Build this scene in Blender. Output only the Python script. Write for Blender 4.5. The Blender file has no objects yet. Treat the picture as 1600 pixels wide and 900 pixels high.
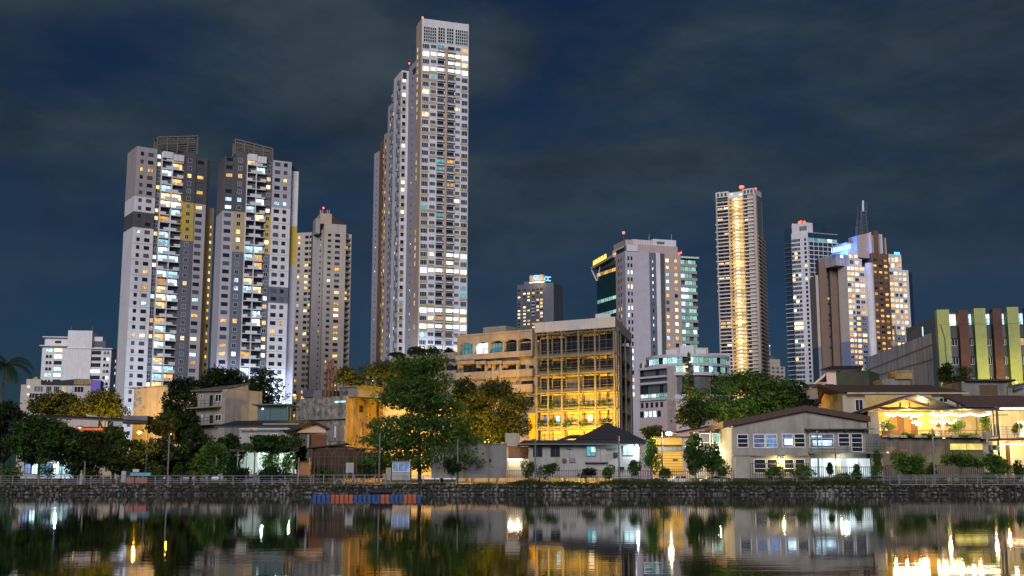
import bpy, math, random
import numpy as np
from mathutils import Vector

# ------------------------------------------------------------------ camera
S = bpy.context.scene
FPX, PITCH, CAMZ = 1842.0, math.radians(9.1), 2.0      # focal length in photo pixels, tilt, eye height over the water
cd = bpy.data.cameras.new('camera'); cam = bpy.data.objects.new('camera', cd)
S.collection.objects.link(cam); S.camera = cam
cam.location = (0, 0, CAMZ); cam.rotation_euler = (math.pi/2 + PITCH, 0, 0)
cd.sensor_width = 36; cd.lens = FPX/1600*36; cd.clip_start = 0.5; cd.clip_end = 20000
# ------------------------------------------------------------------ exposure / sampling
S.view_settings.view_transform = 'Standard'; S.view_settings.look = 'None'
S.view_settings.exposure = 0.0; S.view_settings.gamma = 1.0
S.render.engine = 'CYCLES'
S.cycles.use_denoising = True; S.cycles.max_bounces = 5; S.cycles.diffuse_bounces = 2
S.cycles.glossy_bounces = 3; S.cycles.transparent_max_bounces = 6; S.cycles.sample_clamp_indirect = 3.0
S.cycles.caustics_reflective = False; S.cycles.caustics_refractive = False
# ------------------------------------------------------------------ sky: night, broken cloud
SUN_EL, SUN_AZ = math.radians(24), math.radians(187)   # moon / city glow from behind the camera, a little to the left
W = bpy.data.worlds.new('World'); S.world = W; W.use_nodes = True
nt = W.node_tree; nt.nodes.clear()
def N(t, **k):
    n = nt.nodes.new(t)
    for a, b in k.items(): setattr(n, a, b)
    return n
out = N('ShaderNodeOutputWorld'); bg = N('ShaderNodeBackground'); bg.inputs[1].default_value = 1.0
sky = N('ShaderNodeTexSky', sky_type='NISHITA'); sky.sun_disc = False
sky.sun_elevation = SUN_EL; sky.sun_rotation = SUN_AZ
gain = N('ShaderNodeVectorMath', operation='MULTIPLY'); gain.inputs[1].default_value = (0.0033, 0.0069, 0.0126)
tc = N('ShaderNodeTexCoord'); mp = N('ShaderNodeMapping'); mp.inputs['Scale'].default_value = (1.0, 1.0, 2.2)
mp.inputs['Location'].default_value = (0.35, 0.2, 0.75)
n1 = N('ShaderNodeTexNoise'); n1.inputs['Scale'].default_value = 3.4; n1.inputs['Detail'].default_value = 10; n1.inputs['Roughness'].default_value = 0.6
n1.inputs['Distortion'].default_value = 0.35
rp = N('ShaderNodeValToRGB'); rp.color_ramp.elements[0].position = 0.33; rp.color_ramp.elements[1].position = 0.56
sep = N('ShaderNodeSeparateXYZ'); hi = N('ShaderNodeMapRange'); hi.inputs['From Min'].default_value = 0.02; hi.inputs['From Max'].default_value = 0.26
hi.inputs['To Min'].default_value = 0.12; hi.inputs['To Max'].default_value = 0.95
mul = N('ShaderNodeMath', operation='MULTIPLY')
n2 = N('ShaderNodeTexNoise'); n2.inputs['Scale'].default_value = 7.0; n2.inputs['Detail'].default_value = 9; n2.inputs['Roughness'].default_value = 0.6
cr = N('ShaderNodeValToRGB'); cr.color_ramp.elements[0].position = 0.3; cr.color_ramp.elements[1].position = 0.7
cr.color_ramp.elements[0].color = (0.012, 0.022, 0.035, 1); cr.color_ramp.elements[1].color = (0.041, 0.061, 0.080, 1)
mix = N('ShaderNodeMix', data_type='RGBA')
L = nt.links.new
L(sky.outputs[0], gain.inputs[0]); L(tc.outputs['Generated'], mp.inputs[0]); L(mp.outputs[0], n1.inputs['Vector']); L(mp.outputs[0], n2.inputs['Vector'])
L(n1.outputs['Fac'], rp.inputs[0]); L(tc.outputs['Generated'], sep.inputs[0]); L(sep.outputs['Z'], hi.inputs['Value'])
L(rp.outputs[0], mul.inputs[0]); L(hi.outputs[0], mul.inputs[1]); L(n2.outputs['Fac'], cr.inputs[0])
L(mul.outputs[0], mix.inputs['Factor']); L(gain.outputs[0], mix.inputs['A']); L(cr.outputs[0], mix.inputs['B'])
L(mix.outputs['Result'], bg.inputs[0]); L(bg.outputs[0], out.inputs[0])
# ------------------------------------------------------------------ sun (as moonlight and city glow)
sd = bpy.data.lights.new('sun', 'SUN'); so = bpy.data.objects.new('sun', sd); S.collection.objects.link(so)
sd.energy = 2.2; sd.angle = math.radians(26); sd.color = (0.98, 0.94, 1.0)
sdir = Vector((math.sin(SUN_AZ)*math.cos(SUN_EL), math.cos(SUN_AZ)*math.cos(SUN_EL), math.sin(SUN_EL)))
so.rotation_euler = sdir.to_track_quat('Z', 'Y').to_euler()

# ------------------------------------------------------------------ helpers
COL = S.collection
GZ = 1.1                                                # height of the far bank
CP, SP = math.cos(PITCH), math.sin(PITCH)
def P(px, py, Y):
    t = (450-py)/FPX
    z = Y*(SP+t*CP)/(CP-t*SP)
    d = Y*CP+z*SP
    return Vector(((px-800)/FPX*d, Y, z+CAMZ))
def sz(npx, Y): return npx*Y/FPX                        # pixels -> metres near the horizon
class Face:
    """a vertical plane from A (left) to B (right) seen from the lake; u along it, w out of it"""
    def __init__(s, A, B):
        s.A = Vector((A[0], A[1])); s.B = Vector((B[0], B[1])); s.L = (s.B-s.A).length
        s.u = (s.B-s.A).normalized(); s.n = Vector((s.u.y, -s.u.x)); s.ang = math.atan2(s.u.y, s.u.x)
    def uz(s, px, py):
        d = Vector(((px-800)/FPX, CP-SP*(450-py)/FPX, SP+CP*(450-py)/FPX))
        t = (s.A.x*s.n.x+s.A.y*s.n.y)/(d.x*s.n.x+d.y*s.n.y)
        return (d.x*t-s.A.x)*s.u.x+(d.y*t-s.A.y)*s.u.y, d.z*t+CAMZ
    def U(s, px, py): return s.uz(px, py)[0]
    def Z(s, px, py): return s.uz(px, py)[1]
    def pt(s, u, z, w=0): return Vector((s.A.x+s.u.x*u+s.n.x*w, s.A.y+s.u.y*u+s.n.y*w, z))
def FP(x1, y1, Y1, x2, y2, Y2): return Face(P(x1, y1, Y1), P(x2, y2, Y2))
def link(o, parent=None):
    COL.objects.link(o)
    if parent: o.parent = parent
    return o
def tag(o, label=None, cat=None, group=None, kind=None):
    if label: o['label'] = label
    if cat: o['category'] = cat
    if group: o['group'] = group
    if kind: o['kind'] = kind
    return o
def thing(name, label, cat, loc, group=None):
    o = link(bpy.data.objects.new(name, None)); o.location = loc; o.empty_display_size = 0.5
    return tag(o, label, cat, group)
class MB:
    def __init__(s): s.v = []; s.f = []; s.m = []
    def quad(s, a, b, c, d, m=0):
        i = len(s.v); s.v += [tuple(a), tuple(b), tuple(c), tuple(d)]; s.f.append((i, i+1, i+2, i+3)); s.m.append(m); return s
    def poly(s, pts, m=0):
        i = len(s.v); s.v += [tuple(p) for p in pts]; s.f.append(tuple(range(i, i+len(pts)))); s.m.append(m); return s
    def hexa(s, p, m=0):                                # p: 4 bottom then 4 top, counter-clockwise from above
        i = len(s.v); s.v += [tuple(q) for q in p]
        for f in ((3, 2, 1, 0), (4, 5, 6, 7), (0, 1, 5, 4), (1, 2, 6, 5), (2, 3, 7, 6), (3, 0, 4, 7)):
            s.f.append(tuple(i+k for k in f)); s.m.append(m)
        return s
    def box(s, F, u0, u1, z0, z1, w0, w1, m=0):         # in a face's frame, w1 > w0 outward
        return s.hexa([F.pt(u0, z0, w1), F.pt(u1, z0, w1), F.pt(u1, z0, w0), F.pt(u0, z0, w0),
                       F.pt(u0, z1, w1), F.pt(u1, z1, w1), F.pt(u1, z1, w0), F.pt(u0, z1, w0)], m)
    def abox(s, x0, x1, y0, y1, z0, z1, m=0):
        return s.hexa([(x0, y0, z0), (x1, y0, z0), (x1, y1, z0), (x0, y1, z0), (x0, y0, z1), (x1, y0, z1), (x1, y1, z1), (x0, y1, z1)], m)
    def prism(s, pts, z0, z1, m=0):                     # plan polygon, counter-clockwise
        n = len(pts); i = len(s.v); z1s = z1 if isinstance(z1, (list, tuple)) else [z1]*n
        s.v += [(p[0], p[1], z0) for p in pts]+[(p[0], p[1], z1s[k]) for k, p in enumerate(pts)]
        for k in range(n):
            j = (k+1) % n; s.f.append((i+k, i+j, i+n+j, i+n+k)); s.m.append(m)
        s.f.append(tuple(i+n+k for k in range(n))); s.m.append(m)
        s.f.append(tuple(i+k for k in reversed(range(n)))); s.m.append(m); return s
    def tube(s, a, b, r0, r1=None, n=6, m=0, cap=True):
        a = Vector(a); b = Vector(b); r1 = r0 if r1 is None else r1
        d = (b-a).normalized(); x = d.orthogonal().normalized(); y = d.cross(x); i = len(s.v)
        for c, r in ((a, r0), (b, r1)):
            for k in range(n):
                t = 2*math.pi*k/n; s.v.append(tuple(c+x*(r*math.cos(t))+y*(r*math.sin(t))))
        for k in range(n):
            j = (k+1) % n; s.f.append((i+k, i+j, i+n+j, i+n+k)); s.m.append(m)
        if cap:
            s.f.append(tuple(i+n+k for k in range(n))); s.m.append(m)
            s.f.append(tuple(i+k for k in reversed(range(n)))); s.m.append(m)
        return s
    def path(s, pts, r, n=6, m=0):
        for a, b in zip(pts[:-1], pts[1:]): s.tube(a, b, r, r, n, m)
        return s
    def ball(s, c, r, m=0, nu=8, nv=5, sq=(1, 1, 1)):
        i = len(s.v); c = Vector(c)
        for a in range(nv+1):
            t = math.pi*a/nv
            for b in range(nu):
                q = 2*math.pi*b/nu
                s.v.append((c.x+r*sq[0]*math.sin(t)*math.cos(q), c.y+r*sq[1]*math.sin(t)*math.sin(q), c.z+r*sq[2]*math.cos(t)))
        for a in range(nv):
            for b in range(nu):
                s.f.append((i+a*nu+b, i+(a+1)*nu+b, i+(a+1)*nu+(b+1) % nu, i+a*nu+(b+1) % nu)); s.m.append(m)
        return s
    def mesh(s, name, mats, off=None):
        me = bpy.data.meshes.new(name)
        v = s.v if off is None else [(p[0]-off[0], p[1]-off[1], p[2]-off[2]) for p in s.v]
        me.from_pydata(v, [], s.f)
        for m in (mats if isinstance(mats, (list, tuple)) else [mats]): me.materials.append(m)
        if any(s.m): me.polygons.foreach_set('material_index', s.m)
        me.update(); return me
    def build(s, name, mats, parent=None, origin=None):
        """one mesh object; vertices are given in world space"""
        off = tuple(parent.location) if parent and parent.parent is None else (origin or None)
        if parent and parent.parent is not None: off = tuple(parent.location+parent.parent.location)
        o = bpy.data.objects.new(name, s.mesh(name, mats, off)); link(o, parent)
        if not parent and origin: o.location = origin
        return o
def inst(name, me, root, F, u, z, w=0.0):
    o = bpy.data.objects.new(name, me); link(o, root)
    o.location = F.pt(u, z, w)-root.location; o.rotation_euler = (0, 0, F.ang); return o
def instp(name, me, root, p, rz=0, sc=None):
    o = bpy.data.objects.new(name, me); link(o, root); o.location = Vector(p)-root.location; o.rotation_euler = (0, 0, rz)
    if sc: o.scale = sc
    return o

def plight(name, p, power, col, r=.15, parent=None, spot=None, aim=None):
    ld = bpy.data.lights.new(name, 'SPOT' if spot else 'POINT'); ld.energy = power; ld.color = col; ld.shadow_soft_size = r
    if spot: ld.spot_size = math.radians(spot); ld.spot_blend = .7
    o = link(bpy.data.objects.new(name, ld), parent); o.location = Vector(p)-(parent.location if parent else Vector())
    if aim is not None: o.rotation_euler = (Vector(p)-Vector(aim)).to_track_quat('Z', 'Y').to_euler()
    return o
# ------------------------------------------------------------------ materials
def newmat(name):
    m = bpy.data.materials.new(name); m.use_nodes = True
    return m, m.node_tree, m.node_tree.nodes['Principled BSDF']
def mat(name, col, rough=0.7, var=0.25, scale=1.5, stain=0.0, metal=0.0, bump=0.0, stretch=1.0, col2=None, spec=0.4):
    """base colour broken up by two noises; stain adds vertical weather streaks"""
    m, t, b = newmat(name); Lk = t.links.new; nn = t.nodes.new
    g = nn('ShaderNodeNewGeometry'); mpn = nn('ShaderNodeMapping'); mpn.inputs['Scale'].default_value = (scale, scale, scale/stretch)
    no = nn('ShaderNodeTexNoise'); no.inputs['Scale'].default_value = 1.0; no.inputs['Detail'].default_value = 6; no.inputs['Roughness'].default_value = 0.65
    ra = nn('ShaderNodeMix'); ra.data_type = 'RGBA'
    lo = col2 or tuple(c*(1-var) for c in col); ra.inputs['A'].default_value = (*lo, 1); ra.inputs['B'].default_value = (*[min(1, c*(1+var*0.35)) for c in col], 1)
    mr = nn('ShaderNodeMapRange'); mr.inputs['From Min'].default_value = 0.3; mr.inputs['From Max'].default_value = 0.65
    Lk(g.outputs['Position'], mpn.inputs[0]); Lk(mpn.outputs[0], no.inputs['Vector']); Lk(no.outputs['Fac'], mr.inputs['Value']); Lk(mr.outputs[0], ra.inputs['Factor'])
    res = ra.outputs['Result']
    if stain:
        m2 = nn('ShaderNodeMapping'); m2.inputs['Scale'].default_value = (1.1, 1.1, 0.06)
        n2 = nn('ShaderNodeTexNoise'); n2.inputs['Scale'].default_value = 1.0; n2.inputs['Detail'].default_value = 5
        r2 = nn('ShaderNodeMapRange'); r2.inputs['From Min'].default_value = 0.5; r2.inputs['From Max'].default_value = 0.72
        r2.inputs['To Min'].default_value = 0.0; r2.inputs['To Max'].default_value = stain
        x2 = nn('ShaderNodeMix'); x2.data_type = 'RGBA'; x2.inputs['B'].default_value = (*[c*0.25 for c in col], 1)
        Lk(g.outputs['Position'], m2.inputs[0]); Lk(m2.outputs[0], n2.inputs['Vector']); Lk(n2.outputs['Fac'], r2.inputs['Value']); Lk(r2.outputs[0], x2.inputs['Factor'])
        Lk(res, x2.inputs['A']); res = x2.outputs['Result']
    Lk(res, b.inputs['Base Color']); b.inputs['Roughness'].default_value = rough; b.inputs['Metallic'].default_value = metal
    b.inputs['Specular IOR Level'].default_value = spec
    if bump:
        bp = nn('ShaderNodeBump'); bp.inputs['Strength'].default_value = bump; bp.inputs['Distance'].default_value = 0.05
        Lk(no.outputs['Fac'], bp.inputs['Height']); Lk(bp.outputs[0], b.inputs['Normal'])
    return m
def emit(name, col, strength, pattern=0.0, sample=False, pscale=0.9, col2=None):
    """something that gives light: a lamp, a sign, a lit room seen through its window, or lamplight put into a surface"""
    m, t, b = newmat(name); nn = t.nodes.new; Lk = t.links.new
    b.inputs['Base Color'].default_value = (0.05, 0.05, 0.05, 1); b.inputs['Roughness'].default_value = 0.3
    b.inputs['Emission Color'].default_value = (*col, 1); b.inputs['Emission Strength'].default_value = strength
    if pattern:
        co = nn('ShaderNodeTexCoord'); oi = nn('ShaderNodeObjectInfo'); ad = nn('ShaderNodeVectorMath'); ad.operation = 'MULTIPLY_ADD'
        cmb = nn('ShaderNodeCombineXYZ'); sc = nn('ShaderNodeMath'); sc.operation = 'MULTIPLY'; sc.inputs[1].default_value = 57.0
        Lk(oi.outputs['Random'], sc.inputs[0]); Lk(sc.outputs[0], cmb.inputs[0]); Lk(sc.outputs[0], cmb.inputs[2])
        ad.inputs[1].default_value = (pscale*1.4, pscale, pscale); Lk(co.outputs['Object'], ad.inputs[0]); Lk(cmb.outputs[0], ad.inputs[2])
        no = nn('ShaderNodeTexNoise'); no.inputs['Scale'].default_value = 1.0; no.inputs['Detail'].default_value = 3
        mr = nn('ShaderNodeMapRange'); mr.inputs['From Min'].default_value = 0.32; mr.inputs['From Max'].default_value = 0.68
        mr.inputs['To Min'].default_value = strength*(1-pattern); mr.inputs['To Max'].default_value = strength*(1+pattern*0.5)
        rnd = nn('ShaderNodeMapRange'); rnd.inputs['To Min'].default_value = 0.45; rnd.inputs['To Max'].default_value = 1.15
        ml = nn('ShaderNodeMath'); ml.operation = 'MULTIPLY'
        Lk(ad.outputs[0], no.inputs['Vector']); Lk(no.outputs['Fac'], mr.inputs['Value']); Lk(oi.outputs['Random'], rnd.inputs['Value'])
        Lk(mr.outputs[0], ml.inputs[0]); Lk(rnd.outputs[0], ml.inputs[1]); Lk(ml.outputs[0], b.inputs['Emission Strength'])
        if col2:
            mx = nn('ShaderNodeMix'); mx.data_type = 'RGBA'; mx.inputs['A'].default_value = (*col2, 1); mx.inputs['B'].default_value = (*col, 1)
            hf = nn('ShaderNodeMath'); hf.operation = 'ADD'; h2_ = nn('ShaderNodeMath'); h2_.operation = 'MULTIPLY'; h2_.inputs[1].default_value = .5
            Lk(no.outputs['Fac'], hf.inputs[0]); Lk(oi.outputs['Random'], hf.inputs[1]); Lk(hf.outputs[0], h2_.inputs[0]); Lk(h2_.outputs[0], mx.inputs['Factor']); Lk(mx.outputs['Result'], b.inputs['Emission Color'])
    if not sample: m.cycles.emission_sampling = 'NONE'
    return m
def leafmat(name, c1, c2):
    m, t, b = newmat(name); nn = t.nodes.new; Lk = t.links.new
    g = nn('ShaderNodeNewGeometry'); no = nn('ShaderNodeTexNoise'); no.inputs['Scale'].default_value = 0.8; no.inputs['Detail'].default_value = 5
    mr = nn('ShaderNodeMapRange'); mr.inputs['From Min'].default_value = 0.35; mr.inputs['From Max'].default_value = 0.65
    mx = nn('ShaderNodeMix'); mx.data_type = 'RGBA'; mx.inputs['A'].default_value = (*c1, 1); mx.inputs['B'].default_value = (*c2, 1)
    Lk(g.outputs['Position'], no.inputs['Vector']); Lk(no.outputs['Fac'], mr.inputs['Value']); Lk(mr.outputs[0], mx.inputs['Factor']); Lk(mx.outputs['Result'], b.inputs['Base Color'])
    b.inputs['Roughness'].default_value = 0.55; b.inputs['Specular IOR Level'].default_value = 0.25
    tr = nn('ShaderNodeBsdfTranslucent'); ms = nn('ShaderNodeMixShader'); ms.inputs[0].default_value = 0.38
    Lk(mx.outputs['Result'], tr.inputs['Color']); o = t.nodes['Material Output']
    Lk(b.outputs[0], ms.inputs[1]); Lk(tr.outputs[0], ms.inputs[2]); Lk(ms.outputs[0], o.inputs['Surface']); return m
M = dict(
    white=mat('white_paint', (.75, .73, .76), .6, .12, .3, .22), lavender=mat('lavender_paint', (.46, .44, .50), .6, .12, .3, .12),
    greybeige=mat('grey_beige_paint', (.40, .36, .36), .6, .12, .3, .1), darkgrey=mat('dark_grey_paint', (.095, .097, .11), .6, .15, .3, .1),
    slate=mat('slate_paint', (.15, .16, .20), .6, .12, .3, .1), mustard=mat('mustard_paint', (.62, .43, .07), .6, .12, .3, .1),
    sand=mat('sand_paint', (.52, .40, .22), .6, .12, .3, .1), beige=mat('beige_paint', (.56, .43, .32), .6, .12, .3, .12),
    stone_beige=mat('stone_beige_paint', (.52, .455, .40), .6, .12, .3, .15), brown=mat('brown_cladding', (.20, .12, .085), .5, .15, .4, .1),
    pink=mat('pink_stone', (.52, .41, .39), .6, .12, .4, .12), pale=mat('pale_lilac_wall', (.52, .48, .54), .6, .10, .3, .1),
    concrete=mat('concrete', (.24, .235, .22), .85, .3, .8, .45, bump=.3), darkconcrete=mat('stained_concrete', (.17, .17, .185), .85, .35, .6, .0, bump=.3),
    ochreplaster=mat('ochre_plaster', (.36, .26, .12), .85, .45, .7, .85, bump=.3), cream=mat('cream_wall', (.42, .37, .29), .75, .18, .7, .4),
    housegrey=mat('grey_house_wall', (.33, .31, .275), .75, .2, .7, .45), wallwhite=mat('white_house_wall', (.38, .37, .345), .75, .2, .7, .5),
    boundary=mat('grey_boundary_wall', (.215, .21, .195), .85, .25, .6, .55, bump=.2),
    roofdark=mat('dark_roof', (.028, .029, .033), .7, .3, 2.0), roofbrown=mat('brown_roof_tiles', (.085, .05, .04), .75, .3, 2.0, bump=.3),
    roofgrey=mat('grey_roof_sheet', (.13, .13, .135), .5, .3, 1.2, .3), metal=mat('grey_metal', (.30, .30, .31), .4, .2, 3.0, metal=.6),
    galv=mat('galvanised_metal', (.19, .195, .20), .55, .25, 4.0, metal=.2), darkmetal=mat('dark_metal', (.035, .035, .04), .5, .2, 3.0, metal=.4),
    rust=mat('rusty_metal', (.14, .07, .045), .7, .3, 3.0), frame=mat('facade_frame_steel', (.185, .175, .15), .6, .2, 1.5, .2),
    whiteframe=mat('white_window_frame', (.72, .72, .74), .5, .05), darkframe=mat('dark_window_frame', (.05, .05, .055), .5, .1),
    wood=mat('brown_wood', (.13, .065, .03), .7, .3, 3.0), orangewood=mat('orange_wood', (.35, .15, .05), .7, .3, 3.0),
    teal=mat('teal_sheet', (.03, .10, .13), .5, .2, 1.0, .3), green=mat('lime_render', (.37, .42, .15), .7, .15, .6, .15),
    maroon=mat('maroon_render', (.12, .055, .045), .8, .25, .6, .2), greenpanel=mat('dark_green_panel', (.022, .045, .042), .4, .3, .6),
    bluefloat=mat('blue_plastic', (.014, .06, .21), .5, .2, 3), orangefloat=mat('orange_plastic', (.36, .095, .04), .5, .2, 3),
    bark=mat('bark', (.10, .075, .055), .9, .3, 4, bump=.4), yellowpaint=mat('yellow_paint', (.40, .24, .02), .5, .15, 1),
    path=mat('concrete_path', (.30, .28, .24), .9, .25, .9), carwhite=mat('white_car_paint', (.6, .6, .62), .25, .03), rubber=mat('black_rubber', (.02, .02, .02), .8, .1),
    red=mat('red_paint', (.45, .06, .04), .5, .15, 1), purple=mat('purple_lit_wall', (.20, .12, .55), .6, .15, 1), cyan=mat('cyan_panel', (.08, .35, .5), .5, .15, 1),
    glassgreen=mat('green_curtain_glass', (.012, .05, .05), .12, .3, .2, spec=.6), glassblue=mat('blue_curtain_glass', (.03, .06, .11), .12, .3, .2, spec=.6),
    mould=mat('mouldy_concrete', (.34, .34, .33), .9, .0, 1.3, .95, bump=.3, col2=(.03, .032, .03)), rooftop=mat('grey_parapet_panel', (.48, .48, .49), .7, .12, .5, .25),
    coldwall=mat('far_grey_wall', (.105, .115, .145), .6, .15, .3, .1),
    officewall=mat('office_render', (.34, .28, .22), .8, .2, .5, .4, bump=.2), mortar=mat('dark_mortar', (.02, .02, .018), .95, .3, 2),
    darkwood=mat('dark_weathered_wood', (.045, .028, .018), .85, .4, 1.5, .5, bump=.3), darkrust=mat('dark_rusted_sheet', (.06, .035, .022), .8, .45, 1.2, .6, bump=.3),
    copper=mat('brown_pyramid_roof', (.06, .035, .025), .6, .2, .5), slateblue=mat('blue_grey_cladding', (.20, .24, .36), .6, .1, .3, .1),
)
G = dict(
    curtain=mat('pale_curtained_glass', (.34, .30, .22), .5, .45, .6, spec=.5),
    dark=mat('window_glass_dark', (.018, .022, .032), .12, .4, .7, spec=.6), dim=mat('curtained_glass', (.11, .115, .125), .4, .4, .7, spec=.5),
    blue=mat('window_glass_blue', (.025, .06, .13), .12, .4, .7, spec=.6),
    warm=emit('lit_room_warm', (1.0, .64, .24), 2.0, .75, col2=(1.0, .42, .08)), warmwhite=emit('lit_room_warm_white', (1.0, .83, .55), 3.0, .65, col2=(1.0, .62, .25)),
    bright=emit('lit_room_bright', (1.0, .90, .68), 4.0, .5), cool=emit('lit_room_cool', (.72, .92, 1.0), 2.5, .75, col2=(.35, .75, .9)),
    teal=emit('lit_room_teal', (.12, .62, .70), .8, .6), green=emit('lit_office_green', (.55, 1.0, .85), 1.0, .7, pscale=1.6, col2=(.1, .45, .38)),
    gold=emit('gold_glow', (1.0, .66, .24), 1.25, .45), amber=emit('lit_room_amber', (1.0, .50, .10), 1.1, .6),
    bluelit=emit('lit_room_blue', (.28, .5, 1.0), .75, .85, pscale=1.2, col2=(.05, .1, .3)),
)
RNG = random.Random(7)
def pick(pr, rng=RNG):
    r = rng.random(); a = 0
    for k, p in pr.items():
        a += p
        if r < a: return k
    return 'dark' if rng.random() < .6 else 'dim'
_wc = {}
def win(w, h, nx=2, ny=1, frame='whiteframe', glass='dark', bar=.07, proud=.07, sill=False):
    """a framed window, its middle at the origin, facing -y"""
    key = (round(w, 2), round(h, 2), nx, ny, frame, glass, bar, sill)
    if key in _wc: return _wc[key]
    b = MB(); a = bar; F = Face((-w/2, 0), (w/2, 0))
    b.quad(F.pt(0, -h/2, .02), F.pt(w, -h/2, .02), F.pt(w, h/2, .02), F.pt(0, h/2, .02), 1)
    def bar_(u0, u1, z0, z1): b.box(F, u0, u1, z0, z1, .0, proud, 0)
    bar_(0, a, -h/2, h/2); bar_(w-a, w, -h/2, h/2); bar_(a, w-a, h/2-a, h/2); bar_(a, w-a, -h/2, -h/2+a)
    for k in range(1, nx): bar_(w*k/nx-a*.4, w*k/nx+a*.4, -h/2+a, h/2-a)
    for k in range(1, ny): b.box(F, a, w-a, -h/2+h*k/ny-a*.4, -h/2+h*k/ny+a*.4, .0, proud-.012, 0)
    if sill: b.box(F, -.1, w+.1, -h/2-.12, -h/2-.002, .0, proud+.12, 0)
    me = b.mesh('window', [M[frame], G[glass]]); _wc[key] = me; return me
def grid(root, F, us, zs, w, h, pr, nx=2, ny=1, frame='whiteframe', name='window', over={}, wd=0.0, bar=.07, sill=False):
    for i, z in enumerate(zs):
        for j, u in enumerate(us):
            k = over.get((i, j)) or over.get((i, None)) or pick(pr)
            if k == 'skip': continue
            inst(name, win(w, h, nx, ny, frame, k, bar, sill=sill), root, F, u, z, wd)
def lin(a, b, n): return [a+(b-a)*k/(n-1) for k in range(n)]
def boxmesh(name, w, d, h, m):                          # centred on x, front at y=0 going outward (-y), base z=0
    key = (name, round(w, 2), round(d, 2), round(h, 2), m.name)
    if key not in _wc: _wc[key] = MB().abox(-w/2, w/2, -d, 0, 0, h).mesh(name, m)
    return _wc[key]
def red_lamp(root, p, r=.45, h=1.5):
    MB().tube(p-Vector((0, 0, h)), p, .08, .06, 5).build('lamp_stem', M['metal'], root)
    MB().ball(p, r).build('warning_lamp', REDL, root)
REDL = emit('red_aviation_lamp', (1.0, .07, .03), 6.0)
# ================================================================== SETTING
BY = 135.0                                              # distance of the stone bank
def sheet(name, x0, x1, y0, y1, z, m):
    o = MB().quad((x0, y0, z), (x1, y0, z), (x1, y1, z), (x0, y1, z)).build(name, m); return tag(o, kind='structure')
m, t, b = newmat('lake_water'); nn = t.nodes.new; Lk = t.links.new
b.inputs['Base Color'].default_value = (.006, .009, .005, 1); b.inputs['Roughness'].default_value = .022; b.inputs['IOR'].default_value = 1.33; b.inputs['Specular IOR Level'].default_value = .46; b.inputs['Specular Tint'].default_value = (.93, .96, .88, 1)
g = nn('ShaderNodeNewGeometry'); q = nn('ShaderNodeMapping'); q.inputs['Scale'].default_value = (.35, 1.3, 1)
no = nn('ShaderNodeTexNoise'); no.inputs['Scale'].default_value = 1.0; no.inputs['Detail'].default_value = 4; no.inputs['Roughness'].default_value = .55
q2 = nn('ShaderNodeMapping'); q2.inputs['Scale'].default_value = (.03, .06, 1)
nb = nn('ShaderNodeTexNoise'); nb.inputs['Scale'].default_value = 1.0; nb.inputs['Detail'].default_value = 3
ml = nn('ShaderNodeMapRange'); ml.inputs['From Min'].default_value = .38; ml.inputs['From Max'].default_value = .68; ml.inputs['To Min'].default_value = .35; ml.inputs['To Max'].default_value = 1.3
mm = nn('ShaderNodeMath'); mm.operation = 'MULTIPLY'
bp = nn('ShaderNodeBump'); bp.inputs['Strength'].default_value = 1.0; bp.inputs['Distance'].default_value = .0035
Lk(g.outputs['Position'], q.inputs[0]); Lk(q.outputs[0], no.inputs['Vector']); Lk(g.outputs['Position'], q2.inputs[0]); Lk(q2.outputs[0], nb.inputs['Vector'])
Lk(nb.outputs['Fac'], ml.inputs['Value']); Lk(no.outputs['Fac'], mm.inputs[0]); Lk(ml.outputs[0], mm.inputs[1]); Lk(mm.outputs[0], bp.inputs['Height']); Lk(bp.outputs[0], b.inputs['Normal'])
sheet('lake_water', -700, 700, -12, BY+.35, 0, m)
sheet('ground', -6000, 6000, BY+.3, 14000, GZ, mat('far_ground', (.06, .06, .05), .95, .4, .5))
sheet('near_bank', -6000, 6000, -2500, -11.8, .4, mat('near_ground', (.05, .055, .03), .95, .4, .5))
sheet('lakeside_path', -400, 400, BY+.32, BY+3.6, GZ+.006, M['path'])

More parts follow.
